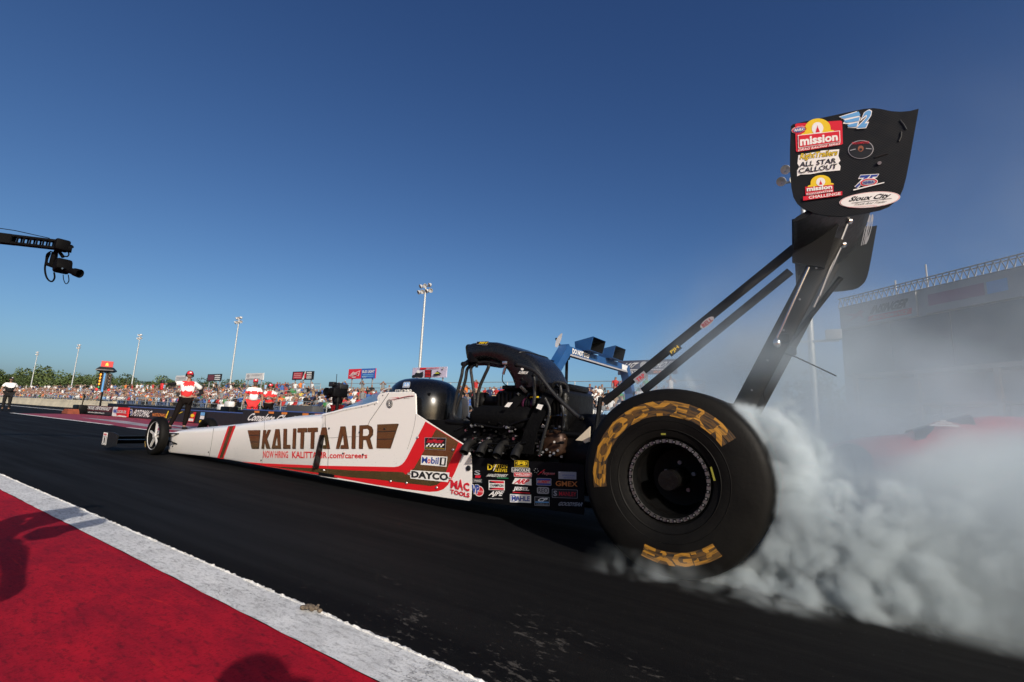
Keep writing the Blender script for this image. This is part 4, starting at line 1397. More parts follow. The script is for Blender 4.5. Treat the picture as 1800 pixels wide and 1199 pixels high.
mb.build('wing_stand', rw)
for s in (-1, 1):
    mb = MB()
    mb.plate([(.565, .25 * s, 1.72), (.72, .25 * s, 1.66), (.80, .25 * s, 1.90), (.74, .25 * s, 2.0), (.575, .25 * s, 1.98)], (0, .03 * s, 0), CARBON)
    for x, z in ((.61, 1.78), (.61, 1.92), (.70, 1.74)):
        mb.cyl((x, .25 * s - .002, z), (x, .25 * s - .012, z), .012, STEEL, 8)
    mb.build('wing_mount', rw)
mb = MB()
mb.tube([at(1422, 470, 1, -.30), at(1363, 600, 1, -.30)], .007, CHROME, 8)
mb.ball(at(1366, 603, 1, -.30), (.022, .022, .03), CHROME, 10, 8)
mb.tube([at(1478, 488, 1, .05), at(1372, 622, 1, .05)], .016, SATIN, 8)
mb.tube([at(1490, 392, 1, -.1), at(1440, 520, 1, -.1)], .009, STEEL, 8)
mb.tube([at(1480, 430, 1, 0), at(1430, 540, 1, 0)], .008, STEEL, 8)
for a, b2 in ((1493, 389), (1482, 430)):
    mb.ball(at(a, b2, 1, -.1), (.02, .02, .02), CHROME, 8, 6)
mb.tube([at(1370, 618, 1, -.05), at(1400, 628, 1, -.05), at(1470, 661, 1, -.05)], .004, SATIN, 6)
mb.curve([at(1352, 640, 1, -.2), at(1349, 665, 1, -.2), at(1342, 690, 1, -.2), at(1345, 705, 1, -.2)], .003, SATIN, 6)
mb.build('wing_stay', rw)
# big curled letters on the far side of the wing stand
sticker('sponsor_sticker', epf, ((1519, 372), (1541, 370), (1531, 432), (1508, 440)), lambda a_, b_, o: at(a_, b_, 1, .75 - o), [('text', 'TRD', (.1, .1, .9, .9), SGREY, .05, .2)])
# wheelie bar behind
mb = MB()
for s in (-1, 1):
    mb.tube([(.15, .16 * s, .32), (.95, .12 * s, .12)], .014, SATIN)
    mb.tube([(.12, .20 * s, .60), (.90, .12 * s, .14)], .011, SATIN)
    mb.lathe([(.045, -.02), (.055, 0), (.045, .02)], (.96, .12 * s, .058), (0, 1, 0), RUBBER, 18, True)
mb.tube([(.95, -.12, .1), (.95, .12, .1)], .012, SATIN)
mb.build('wheelie_bar', car)
# ------------------------------------------------------------------ far lane, walls, signs
WALLC = mat('pale_concrete', (0.44, 0.40, 0.31), .85, var=.18, scale=.8, bump=.2, bscale=8)
BWALL = mat('black_wall_paint', (0.008, 0.008, 0.009), .6, var=.2, scale=1.0, spec=.25)
SIGNW = mat('sign_white', (0.62, 0.62, 0.62), .5, var=.03)
GALV = mat('galvanised_steel', (0.36, 0.37, 0.38), .5, .5, var=.1)
BEN = mat('bench_aluminium', (0.30, 0.31, 0.32), .5, .4, var=.15)
POSTM = mat('pole_grey', (0.40, 0.42, 0.43), .5, .4, var=.05)

mb = MB()
mb.loft([[(x, 12.0, 0), (x, 12.12, .5), (x, 12.14, .80), (x, 12.36, .80), (x, 12.38, .5), (x, 12.6, 0)] for x in (-300, -52)], WALLC, True, False)
w0 = mb.build('concrete_wall', origin=(-60, 12.3, 0))
tag(w0, 'long pale beige concrete safety wall in front of the far crowd at left', 'wall')
mb = MB()
mb.loft([[(x, 11.7, 0), (x, 11.75, .62), (x, 11.95, .62), (x, 12.0, 0)] for x in (-51.9, -6)], BWALL, True, False)
for x in range(-50, -6, 4):
    mb.box((x, 11.72, .56), (3.9, .02, .03), mat('wall_blue_edge', (.01, .02, .06), .5))
w1 = mb.build('track_wall', origin=(-30, 11.85, 0))
tag(w1, 'low matte black safety wall below the grandstand behind the crewmen', 'wall')

def board(name, px, z0, z1, y, label, cat, face, thick=.08, edge=None, items=(), group=None):
    """an upright sign panel along the track between two picture columns"""
    xl, xr = at(px[0], 715, 1, y).x, at(px[1], 715, 1, y).x
    root = empty(name, ((xl + xr) / 2, y, 0), label, cat, group)
    mb = MB()
    mb.box(((xl + xr) / 2, y + thick / 2, (z0 + z1) / 2), (xr - xl, thick, z1 - z0), face)
    for k in range(3):
        x = xl + (xr - xl) * (.1 + .4 * k)
        mb.box((x, y + thick + .16, z0 / 2 + .1), (.06, .3, z0 + .2), SATIN)
    mb.build('panel', root)
    if edge:
        mb = MB()
        mb.box(((xl + xr) / 2, y + thick / 2, z1 + .02), (xr - xl, thick + .02, .04), edge)
        mb.build('top_edge', root)
    off = .006
    mb = MB()
    fn = lambda u, v: Vector((xl + (xr - xl) * u, y - off, z0 + (z1 - z0) * v))
    for it in items:
        if it[0] == 'fill':
            mb.poly([fn(u, v) for u, v in it[1]], it[2])
        else:
            word(mb, it[1], fn, *it[2], it[3], it[4] if len(it) > 4 else .012, it[5] if len(it) > 5 else 0)
        off += .004
    if items:
        mb.build('printing', root)
    return root
BLUEE = mat('blue_edge', (.04, .08, .24), .5)
SB = mat('sign_black', (.010, .010, .011), .5, var=.1)
SR = mat('sign_red', (.50, .012, .015), .5, var=.05)
board('track_sign', (144, 199), .02, .50, 6.0, 'dark red and black barrier board with two white lines of lettering', 'sign', mat('sign_maroon', (.06, .006, .01), .5), items=[
    fill(SB, [(.0, .0), (1, .0), (1, .36), (.0, .36)]), ('text', 'LATE MODEL PERFORMANCE', (.03, .52, .97, .92), SIGNW, .03, .2), ('text', 'latemodelperf.com', (.24, .08, .8, .30), SIGNW, .02, .2)])
board('track_sign', (199.5, 225.5), .02, .49, 5.9, 'small red and white barrier board with a round blue emblem', 'sign', SR, items=[
    fill(SIGNW, [(.0, .0), (.34, .0), (.26, .5), (.34, 1), (.0, 1)]), fill(SIGNW, [(.3, .0), (1, .0), (1, .1), (.5, .16)]), fill(SBLUE, ell(.2, .56, .16, .24)), fill(SIGNW, ell(.2, .56, .12, .18)), fill(SBLUE, ell(.2, .56, .10, .14)), ('text', 'LUCAS OIL', (.36, .38, .98, .70), SIGNW, .02)])
board('track_sign', (226, 452), .02, .52, 6.1, 'long black barrier board with white, orange and yellow lettering and a blue top edge', 'sign', SB, edge=BLUEE, items=[
    fill(SIGNW, ell(.035, .5, .022, .34)), fill(SBLUE, ell(.035, .5, .018, .28)), fill(SIGNW, ell(.035, .5, .010, .14)),
    ('text', 'POTOMAC', (.055, .14, .255, .80), SIGNW, .03, .05), ('text', 'NATIONALS', (.258, .28, .385, .60), SORANGE, .03), ('text', '/', (.378, .2, .40, .86), SYEL, .04), ('text', 'JEGS', (.395, .12, .52, .88), SYEL, .05, .15),
    fill(SR, [(.565, .06), (.61, .06), (.62, .9), (.60, .9)]), fill(SIGNW, [(.57, .12), (.607, .12), (.607, .34), (.572, .34)]), fill(SYEL, ell(.596, .6, .014, .14)),
    fill(SLBLUE, [(.655, .66), (.685, .66), (.685, .92), (.655, .92)]), fill(SIGNW, [(.655, .36), (.685, .36), (.685, .64), (.655, .64)]), fill(SYEL, [(.655, .06), (.70, .06), (.70, .26), (.655, .26)]), fill(SORANGE, [(.70, .06), (.73, .06), (.73, .26), (.70, .26)])])
board('track_sign', (428.5, 640), .06, .665, 6.1 - .25, 'tall black barrier board with white italic lettering behind the white nose', 'sign', SB, edge=BLUEE, items=[
    ('text', 'Complete Classic Wash', (.03, .24, .70, .84), SIGNW, .03, .1),
    fill(SIGNW, [(.03, .12), (.22, .12), (.24, .2), (.03, .2)])] + [fill(SORANGE, [(u, .86), (u + .05, .86), (u + .05, .98), (u, .98)]) for u in (.12, .26, .38, .56, .66)])

# starting lights
p = at(176, 712, 1, 6.6)
tr = empty('starting_light', (p.x, p.y, 0), 'starting light tree with stacked amber lamps under a red sign', 'traffic light')
tr.rotation_euler = (0, 0, radians(62))
tr.scale = (.68, .68, 1)
tx, ty = p.x, p.y
mb = MB()
mb.cyl((tx, ty, 0), (tx, ty, 1.35), .07, SATIN)
mb.box((tx, ty, .03), (.6, .6, .06), SATIN)
mb.build('pole', tr)
mb = MB()
BLT = mat('tree_light_blue', (.04, .22, .50), .5)
mb.rbox((tx, ty, 1.92), (.34, .34, 1.05), SB, .03)
mb.box((tx - .02, ty - .185, 1.95), (.12, .03, 1.1), BLT)
mb.box((tx - .30, ty - .02, 1.95), (.26, .18, 1.0), SATIN)
mb.box((tx + .32, ty - .02, 1.92), (.26, .18, 1.0), SB)
mb.rbox((tx, ty - .2, 1.36), (.16, .12, .14), BLT, .02)
mb.build('lamp_column', tr)
mb = MB()
mb.loft([[(tx - q, ty - q, z), (tx + q, ty - q, z), (tx + q, ty + q, z), (tx - q, ty + q, z)] for q, z in ((.44, 2.48), (.62, 2.56), (.60, 2.62), (.40, 2.78))], SB, True, False)
mb.build('canopy', tr)
mb = MB()
mb.box((tx, ty - .1, 2.96), (.82, .06, .34), SR)
fn = lambda u, v: Vector((tx - .41 + .82 * u, ty - .135, 2.79 + .34 * v))
mb.poly([fn(.34 + .32 * u, .18 + .55 * v) for u, v in sun_arch], SYEL)
mb.poly([fn(.45 + .1 * u, .2 + .25 * v) for u, v in ((.1, 0), (.9, 0), (.9, .6), (.5, 1), (.1, .6))], SIGNW)
mb.build('top_sign', tr)
def emis(name, col, st):
    m = bpy.data.materials.new(name)
    m.use_nodes = True
    b = m.node_tree.nodes['Principled BSDF']
    b.inputs['Base Color'].default_value = (*col, 1)
    b.inputs['Emission Color'].default_value = (*col, 1)
    b.inputs['Emission Strength'].default_value = st
    return m
AMB, DAMB = emis('amber_lamp', (.9, .32, .02), .7), mat('unlit_lamp', (.06, .03, .01), .3)
GRN, REDL = emis('green_lamp', (.02, .25, .08), .15), emis('red_lamp', (.6, .02, .02), .4)
for side_, x in ((0, tx - .30), (1, tx + .32)):
    for k in range(5):
        z = 2.32 - .185 * k
        mb = MB()
        m = (AMB if k < 3 else (AMB if k == 3 else GRN)) if side_ == 0 else DAMB
        mb.lathe([(.0, -.125), (.05, -.12), (.075, -.10), (.075, -.08)], (x, ty - .02, z), (0, 1, 0), m, 14)
        mb.lathe([(.080, -.19), (.088, -.19), (.088, -.09), (.080, -.09)], (x, ty - .02, z), (0, 1, 0), SB, 14)
        mb.build('lamp', tr)
    mb = MB()
    mb.ball((x - .10 * (1 - 2 * side_), ty - .12, 1.44), (.10, .05, .08), REDL, 10, 8)
    mb.build('lamp', tr)

# timing blocks on the median
p = at(113, 727, 2, 0)
mb = MB()
mb.loft([[(p.x - a, p.y, z), (p.x + b2, p.y, z), (p.x + b2, p.y + .5, z), (p.x - a, p.y + .5, z)] for a, b2, z in ((.5, .6, 0), (.5, .5, .10), (.1, .3, .26))], mat('orange_foam', (.20, .045, .018), .8, var=.3, scale=3), True, False)
tag(mb.build('foam_block', origin=(p.x, p.y + .25, 0)), 'orange foam timing block lying on the red median', 'track marker')
p = at(104, 726, 2, 0)
r_ = empty('track_box', (p.x, p.y + .9, 0), 'black equipment box with a short antenna beside the orange foam block', 'equipment box')
mb = MB()
mb.rbox((p.x, p.y + .9, .25), (1.1, .5, .5), SATIN, .04)
mb.build('case', r_)
mb = MB()
mb.cyl((p.x + .1, p.y + .9, .5), (p.x + .22, p.y + .9, 1.05), .03, SATIN)
mb.build('antenna', r_)
# grey loudspeaker case behind the tall sign
a, b2 = at(500, 720, 1, 7.6), at(547, 720, 1, 7.6)
mb = MB()
mb.rbox(((a.x + b2.x) / 2, 7.9, .48), (b2.x - a.x, .5, .90), mat('grey_case', (.05, .052, .055), .7), .05)
tag(mb.build('equipment_case', origin=((a.x + b2.x) / 2, 7.9, 0)), 'long dark grey equipment case standing behind the tall black barrier board', 'case')
# slim tubs and rail boxes before the stand
for i, (px, wd_, h) in enumerate(((389, .9, .55), (402, 1.1, .75))):
    q = at(px, 724, 1, 11.2)
    mb = MB()
    mb.rbox((q.x, 11.2, h / 2 + .02), (wd_, .5, h), SATIN, .03)
    mb.rbox((q.x + .05, 11.15, h + .17), (wd_ * .55, .35, .34), SIGNW, .06)
    tag(mb.build('equipment_cart', origin=(q.x, 11.2, 0)), ('low black equipment cart with a white lid before the black wall', 'taller black equipment cart with a white lid nearer the crewmen')[i], 'cart')

# ------------------------------------------------------------------ grandstands
ROWS, Y0, DY, Z0, DZ = 9, 20.5, 1.15, .50, .235
def rowy(i): return Y0 + DY * i
def rowz(i): return Z0 + DZ * i
def stand(x0, x1, label):
    root = empty('grandstand', ((x0 + x1) / 2, Y0 + 5, 0), label, 'grandstand', 'grandstands along the far side of the strip')
    for i in range(ROWS):
        mb = MB()
        mb.box(((x0 + x1) / 2, rowy(i) + .32, rowz(i) + .44), (x1 - x0, .26, .05), BEN)
        mb.box(((x0 + x1) / 2, rowy(i) - .1, rowz(i)), (x1 - x0, .55, .04), BEN)
        mb.box(((x0 + x1) / 2, rowy(i) + .5, rowz(i) + .12), (x1 - x0, .03, .24), BEN)
        mb.build('bench_row', root)
    mb = MB()
    n = max(2, int((x1 - x0) / 4))
    for k in range(n + 1):
        x = x0 + (x1 - x0) * k / n
        mb.box((x, Y0 + 5.0, .9), (.09, .09, 1.8), GALV)
        mb.tube([(x, Y0 - .3, .1), (x, rowy(ROWS - 1) + .8, rowz(ROWS - 1))], .05, GALV, 6)
        mb.box((x, rowy(ROWS - 1) + .8, rowz(ROWS - 1) / 2), (.09, .09, rowz(ROWS - 1)), GALV)
    mb.build('support_frame', root)
    yb = rowy(ROWS - 1) + .85
    zb = rowz(ROWS - 1)
    mb = MB()
    n = max(2, int((x1 - x0) / 3))
    for k in range(n + 1):
        mb.cyl((x0 + (x1 - x0) * k / n, yb, zb), (x0 + (x1 - x0) * k / n, yb, zb + 1.55), .035, GALV, 6)
    for z in (.5, 1.05, 1.55):
        mb.tube([(x0, yb, zb + z), (x1, yb, zb + z)], .028, GALV, 6)
    mb.build('back_fence', root)
    mb = MB()
    for k in range(n + 1):
        mb.cyl((x0 + (x1 - x0) * k / n, Y0 - .7, .0), (x0 + (x1 - x0) * k / n, Y0 - .7, 1.45), .035, GALV, 6)
    for z in (.55, 1.0, 1.45):
        mb.tube([(x0, Y0 - .7, z), (x1, Y0 - .7, z)], .03, GALV, 6)
    mb.build('front_rail', root)
    mb = MB()
    for x in ([x0 + .1, x1 - .1]):
        mb.tube([(x, Y0 - .4, 1.4), (x, yb, zb + 1.3)], .035, GALV, 6)
        for k in range(6):
            mb.cyl((x, Y0 + 1.9 * k, rowz(0) + .204 * 1.9 * k * .98 - .1), (x, Y0 + 1.9 * k, rowz(0) + .204 * 1.9 * k + 1.0), .03, GALV, 6)
    mb.build('side_rail', root)
    return root
xe1 = at(556, 680, 1, 30).x
xe2 = at(594, 680, 1, 30).x
stand(-190, -112, 'farthest grandstand, packed with spectators, at the left end of the row')
stand(-110.5, xe1, 'middle grandstand full of spectators behind the crewmen in red and white shirts')
stand(xe2, -6.5, 'nearest grandstand, seen behind the cockpit and the engine of the dragster')

# ------------------------------------------------------------------ light poles
def light_pole(pxy, y, label, H=15.7, r=.16, grp='floodlight poles behind the grandstands', arm=False):
    q = at(pxy[0], pxy[1], 1, y)
    root = empty('light_pole', (q.x, y, 0), label, 'light pole', grp)
    mb = MB()
    mb.lathe([(r, 0), (r * .6, q.z - .3)], (q.x, y, 0), (0, 0, 1), POSTM, 12, True)
    mb.build('pole', root)
    mb = MB()
    mb.box((q.x, y, q.z - .35), (2.1, .1, .1), GALV)
    mb.box((q.x, y, q.z + .35), (1.7, .1, .1), GALV)
    mb.cyl((q.x, y, q.z - .5), (q.x, y, q.z + .5), .09, GALV)
    mb.build('crossarm', root)
    for i, (dx, dz) in enumerate(((-1.0, -.35), (-.35, -.35), (.35, -.35), (1.0, -.35), (-.75, .35), (0, .35), (.75, .35))):
        mb = MB()
        c = Vector((q.x + dx, y - .1, q.z + dz + .1))
        ax = Vector((.35 * (1 if i % 2 else -1), -.8, -.55))
        mb.lathe([(.05, -.25), (.14, -.2), (.27, .02), (.28, .08), (.25, .08), (.0, -.05)], c, ax, mat('lamp_housing', (.62, .62, .62), .4, .3), 12)
        mb.build('floodlight', root)
    return root, q
light_pole((66, 622), 36.4, 'farthest and shortest-looking floodlight pole near the left edge')
light_pole((139, 610), 36.4, 'second floodlight pole from the left, left of the starting lights')
light_pole((246, 593), 36.4, 'floodlight pole just right of the starting lights')
light_pole((420, 564), 36.4, 'floodlight pole behind the crewman in red trousers')
light_pole((748, 509), 36.4, 'tall floodlight pole rising above the black headrest cowl', r=.19)
rt, q = light_pole((1408, 306), 27.4, 'close floodlight pole partly hidden behind the rear wing', r=.2, grp='floodlight poles behind the grandstands')
mb = MB()
q2 = at(1421, 605, 1, 28.2)
mb.box((q.x, 27.3, q2.z), (2.6, .12, .12), GALV)
for dx in (-1.05, 1.05):
    mb.rbox((q.x + dx, 27.2, q2.z + .3), (.75, .4, .55), mat('speaker_grey', (.2, .2, .21), .6), .06)
mb.build('speaker_arm', rt)

# ------------------------------------------------------------------ billboards
BY = 33.0
def billboard(tl, tr_, bl, label, base, items, legs=3):
    z1 = at(*tl, 1, BY).z
    z0 = at(*bl, 1, BY).z
    xl, xr = at(*bl, 1, BY).x, at(*tr_, 1, BY).x
    root = empty('billboard', ((xl + xr) / 2, BY, 0), label, 'billboard', 'billboards behind the grandstand')
    mb = MB()
    mb.box(((xl + xr) / 2, BY + .06, (z0 + z1) / 2), (xr - xl, .12, z1 - z0), base)
    mb.build('panel', root)
    off = .01
    mb = MB()
    fn = lambda u, v: Vector((xl + (xr - xl) * u, BY - off, z0 + (z1 - z0) * v))
    for it in items:
        if it[0] == 'fill':
            mb.poly([fn(u, v) for u, v in it[1]], it[2])
        else:
            word(mb, it[1], fn, *it[2], it[3], it[4] if len(it) > 4 else .012, it[5] if len(it) > 5 else 0)
        off += .012
    mb.build('printing', root)
    for k in range(legs):
        x = xl + (xr - xl) * (.12 + .76 * k / (legs - 1))
        mb = MB()
        mb.box((x, BY + .16, z0 / 2 + .3), (.12, .12, z0 + .6), GALV)
        mb.build('post', root)
    return root
bars = lambda n, u0, u1, v0, v1, m: [fill(m, [(u0, v0 + (v1 - v0) * (k + .2) / n), (u1, v0 + (v1 - v0) * (k + .2) / n), (u1, v0 + (v1 - v0) * (k + .75) / n), (u0, v0 + (v1 - v0) * (k + .75) / n)]) for k in range(n)]
WHB = mat('billboard_white', (.55, .56, .57), .5, var=.05)
billboard((308, 660.5), (329.5, 660.3), (307.5, 671.5), 'plain pale grey billboard left of the crewman with his arm raised', WHB, bars(3, .1, .9, .2, .8, SGREY))
billboard((364, 658), (389.5, 657.6), (363.5, 670), 'dark billboard with pale blocks right of the crewman with his arm raised', SB, [fill(mat('bb_maroon', (.12, .03, .04), .5), [(.05, .1), (.5, .1), (.5, .9), (.05, .9)])] + bars(3, .55, .95, .1, .9, SIGNW))
billboard((432, 656.5), (463.5, 655), (431, 668.5), 'white billboard with grey lettering above the two crewmen', WHB, [fill(SGREY, ell(.15, .6, .08, .25)), ('text', 'UNIVERSITY', (.3, .55, .92, .85), SGREY, .02), fill(SGREY, [(.05, .08), (.9, .08), (.8, .25), (.1, .25)])])
billboard((515, 653.5), (551.5, 652.5), (513, 668), 'black billboard with a red panel and a white slash', SB, [fill(mat('bb_red', (.38, .03, .05), .5), [(.05, .12), (.48, .12), (.5, .9), (.06, .9)])] + bars(3, .1, .44, .2, .85, mat('bb_pink', (.5, .2, .2), .5)) + [fill(SIGNW, [(.5, .02), (.6, .02), (.66, .98), (.62, .98)]), fill(SR, ell(.65, .45, .05, .3))] + bars(4, .72, .95, .1, .95, SIGNW))
BR, BB_ = mat('billboard_red', (.55, .02, .04), .5), mat('billboard_blue', (.03, .10, .38), .5)
billboard((613.5, 649), (660.5, 647.8), (611.5, 666), 'billboard half red, half blue with white beer lettering', BR, [fill(BB_, [(.49, 0), (1, 0), (1, 1), (.49, 1)]), ('text', 'BUD LIGHT', (.53, .55, .97, .84), SIGNW, .03)] + bars(2, .55, .95, .14, .46, SLBLUE) + [('text', 'BUD', (.55, .12, .7, .2), SIGNW, .02),
          fill(SIGNW, [(.06, .3), (.2, .72), (.27, .6), (.45, .82), (.42, .26), (.28, .4), (.12, .24)]), fill(BR, [(.09, .36), (.2, .66), (.27, .55), (.43, .75), (.40, .32), (.28, .45), (.13, .3)]), ('text', 'Budweiser', (.1, .40, .42, .64), SIGNW, .02, .4), ('text', 'beer', (.18, .1, .34, .24), SIGNW, .03)])
PU = mat('billboard_lilac', (.42, .38, .50), .5, var=.15, scale=.8)
billboard((726, 646.5), (785.5, 644), (724, 664.5), 'lilac billboard with black motorbike shapes above the black headrest cowl', PU, [fill(SB, [(.38, .02), (.58, .02), (.58, .75), (.38, .75)])] + bars(5, .40, .56, .04, .72, SR) + [fill(SR, [(.24, .80), (.42, .80), (.42, .96), (.24, .96)]), ('text', 'POWERSPORTS', (.43, .82, .80, .95), SR, .02), fill(SIGNW, ell(.2, .55, .05, .18)), fill(SB, [(.05, .15), (.14, .5), (.24, .45), (.35, .6), (.36, .2), (.2, .1)]), fill(SB, ell(.08, .14, .06, .14)), fill(SB, ell(.3, .14, .06, .14)),
          fill(SB, [(.63, .2), (.72, .18), (.9, .3), (.86, .42), (.76, .6), (.72, .4)]), fill(mat('bb_lime', (.5, .5, .05), .5), [(.7, .36), (.84, .36), (.80, .46), (.74, .46)]), fill(SGREY, ell(.93, .85, .03, .1))])
billboard((953, 638), (969, 637.5), (953, 655.5), 'bright cyan billboard beside the blue arch', mat('billboard_cyan', (.04, .38, .52), .5), [fill(SIGNW, [(.6, .0), (1, .0), (1, .95), (.7, .95)])], 2)
billboard((1086, 634.5), (1190, 632), (1086, 659), 'wide dark billboard with pale lettering fading in the smoke right of the blue arch', mat('billboard_navy', (.03, .03, .06), .5), [('text', 'LAST', (.05, .46, .38, .84), SIGNW, .03, .3), fill(SGREY, ell(.46, .64, .07, .26)), ('text', 'SHOT', (.55, .44, .95, .86), SIGNW, .03, .3), fill(SIGNW, [(.03, .30), (.95, .28), (.95, .33), (.03, .37)]), ('text', '301-5', (.16, .08, .44, .24), SIGNW, .03), ('text', '8600', (.62, .08, .92, .24), SORANGE, .03)])
# small numbered sign on the stand
q = at(604, 690, 1, 29)
mb = MB()
mb.box((q.x, 29.0, q.z), (.75, .04, 1.05), SIGNW)
word(mb, '8', lambda u, v: Vector((q.x - .2 + .4 * u, 28.97, q.z - .45 + .5 * v)), 0, 0, 1, 1, SB, .04)
for v in (.15, .3):
    mb.box((q.x, 28.975, q.z + v), (.5, .01, .07), SGREY)
mb.box((q.x, 29.03, q.z / 2), (.06, .06, q.z), GALV)
tag(mb.build('section_sign', origin=(q.x, 29, 0)), 'small white section sign with a black number at the end of the nearest stand', 'sign')

# ------------------------------------------------------------------ blue arch beyond the engine
BLU = mat('arch_blue_paint', (.013, .068, .20), .45, var=.12, scale=2)
ar = empty('blue_arch', (-3.2, 5.4, 0), 'blue steel arch with two open boxes on its beam behind the engine', 'arch')
def sqbar(mb, pts, w, m):
    ring = []
    for i, p in enumerate(pts):
        p = Vector(p)
        ring.append([(p.x - w / 2, p.y, p.z), (p.x + w / 2, p.y, p.z), (p.x + w / 2, p.y + w * .1, p.z + w), (p.x - w / 2, p.y + w * .1, p.z + w)])
    mb.loft(ring, m, True, False)
Pn_ = [at(966, 657, 1, 3.3), at(974, 643, 1, 3.35), at(1000, 609, 1, 3.8), at(1007, 610, 1, 4.0)]
Pf_ = [at(1079, 645, 1, 6.8), at(1086, 660, 1, 7.05), at(1096, 692, 1, 7.2)]
xa = -3.15
for leg in ([(xa, 3.45, 0), (xa, 3.45, 1.46), (xa, 3.98, 1.99)], [(xa, 6.86, 1.99), (xa, 7.22, 1.46), (xa, 7.22, 0)]):
    mb = MB()
    L_ = [Vector(q) for q in leg]
    for a, b2 in zip(L_, L_[1:]):
        t_ = (b2 - a).normalized()
        n_ = Vector((1, 0, 0)).cross(t_)
        mb.loft([[p + Vector((sx * .09, 0, 0)) + n_ * (sy * .085) for sx, sy in ((-1, -1), (1, -1), (1, 1), (-1, 1))] for p in (a - t_ * .03, b2 + t_ * .05)], BLU, True, False)
    mb.box((xa, L_[0].y if L_[0].z == 0 else L_[-1].y, .02), (.4, .4, .04), BLU)
    mb.build('leg', ar)
mb = MB()
mb.box((xa, 5.42, 1.98), (.15, 3.0, .15), BLU)
mb.box((xa + .08, 5.42, 1.905), (.012, 2.8, .03), SGREY)
mb.build('beam', ar)
mb = MB()
fn = lambda u, v: Vector((xa + .0805, 4.10 + .72 * u, 1.925 + .115 * v))
fn2 = lambda u, v: Vector((xa + .0835, 4.10 + .72 * u, 1.925 + .115 * v))
word(mb, 'DO NOT STEP', fn2, .0, .1, 1, .95, SIGNW, .05)
fn3 = lambda u, v: Vector((xa + .0805, 6.5 + .35 * u, 1.925 + .115 * v))
mb.poly([fn3(u, v) for u, v in FULL], SIGNW)
mb.build('notice', ar)
for y in (4.78, 5.85):
    mb = MB()
    s0, s1 = .20, .29
    A = [(xa - .10, y - s0, 2.07), (xa - .10, y + s0, 2.07), (xa - .12, y + s0, 2.07 + .17), (xa - .12, y - s0, 2.07 + .17)]
    B = [(xa + .24, y - s1, 2.05), (xa + .24, y + s1, 2.05), (xa + .30, y + s1, 2.05 + .25), (xa + .30, y - s1, 2.05 + .25)]
    mb.loft([A, B], BLU, False, False)
    mb.add(A, [(0, 1, 2, 3)], BLU)
    sh = lambda P_, k, dx: [(p[0] + dx, y + (p[1] - y) * k, 2.17 + (p[2] - 2.17) * k) for p in P_]
    mb.loft([sh(A, .93, .02), sh(B, .95, .0)], SATIN, False, False)
    mb.add(sh(A, .93, .02), [(0, 1, 2, 3)], SATIN)
    mb.loft([B, sh(B, .95, .0)], BLU, False, False)
    mb.box((xa, y, 2.045), (.2, .2, .05), BLU)
    mb.build('open_box', ar)
mb = MB()
mb.curve([(xa - .05, 3.98, 2.0), (xa - .12, 3.93, 2.12), (xa - .12, 3.86, 2.18)], .02, SATIN, 6)
mb.loft([[(xa - .1 + d_, 3.84 + .02 * k - w_ * .7, 2.02 + .052 * k), (xa - .1 + d_, 3.84 + .02 * k + w_ * .7, 2.02 + .052 * k)] for k, w_, d_ in ((0, .05, 0), (1, .09, .0), (2, .11, .01), (3, .11, .02), (4, .08, .03), (5, .03, .05))], SGREY, False, True, False)
mb.cyl((xa, 3.7, 1.74), (xa - .05, 3.40, 1.75), .012, SATIN, 6)
mb.box((xa - .05, 3.38, 1.75), (.05, .1, .06), SATIN)
mb.build('mirror', ar)
# lamp on a stalk beneath it
q = at(996, 650, 1, 4.6)
st_ = empty('lamp_stand', (q.x, 4.6, 0), 'thin dark stalk with a small work lamp under the blue arch', 'lamp')
mb = MB()
mb.cyl((q.x, 4.6, 0), (q.x, 4.6, at(996, 632, 1, 4.6).z), .03, SATIN, 8)
mb.cyl((q.x, 4.6, 0), (q.x, 4.6, .04), .2, SATIN, 12)
mb.build('stand', st_)
mb = MB()
zz = at(997, 626, 1, 4.6).z
mb.rbox((q.x, 4.56, zz), (.12, .14, .15), SATIN, .02)
mb.lathe([(.0, -.09), (.05, -.09), (.05, -.06)], (q.x, 4.54, zz), (0, 1, 0), SIGNW, 12)
mb.build('lamp_head', st_)

# ------------------------------------------------------------------ tower with sponsor boards behind the smoke
T1, T2 = Vector((1.56, 44.0, 0)), Vector((10.67, 36.1, 0))
U = (T2 - T1).normalized()
NV = Vector((-U.y, U.x, 0)) * -1
if NV.dot(CAMP - T1) < 0: NV = -NV
TW = empty('control_tower', T1 + U * 9 - NV * 4, 'pale control tower with sponsor boards and a silver roof truss behind the smoke', 'building')
def T(u, z, d=0.0): return Vector((T1.x, T1.y, 0)) + U * u + NV * d + Vector((0, 0, z))
def tbox(mb, u0, u1, z0, z1, d0, d1, m):
    vs = [T(u0, z0, d0), T(u1, z0, d0), T(u1, z0, d1), T(u0, z0, d1), T(u0, z1, d0), T(u1, z1, d0), T(u1, z1, d1), T(u0, z1, d1)]
    mb.add(vs, [(3, 2, 1, 0), (4, 5, 6, 7), (0, 1, 5, 4), (1, 2, 6, 5), (2, 3, 7, 6), (3, 0, 4, 7)], m)
TWW = mat('tower_white', (.33, .33, .33), .6, var=.1, scale=.5)
TGL = mat('tower_dark_glass', (.006, .009, .014), .15, var=.1)
TBG = mat('tower_beige', (.40, .32, .25), .7, var=.1)
mb = MB()
tbox(mb, 0, 24, 0, 11.1, -8, 0, TWW)
mb.build('wall', TW)
mb = MB()
for k in range(60):
    u0, u1 = .4 * k, .4 * k + .4
    mb.tube([T(u0, 11.15, .12), T((u0 + u1) / 2, 11.85, .12)], .035, GALV, 5)
    mb.tube([T((u0 + u1) / 2, 11.85, .12), T(u1, 11.15, .12)], .035, GALV, 5)
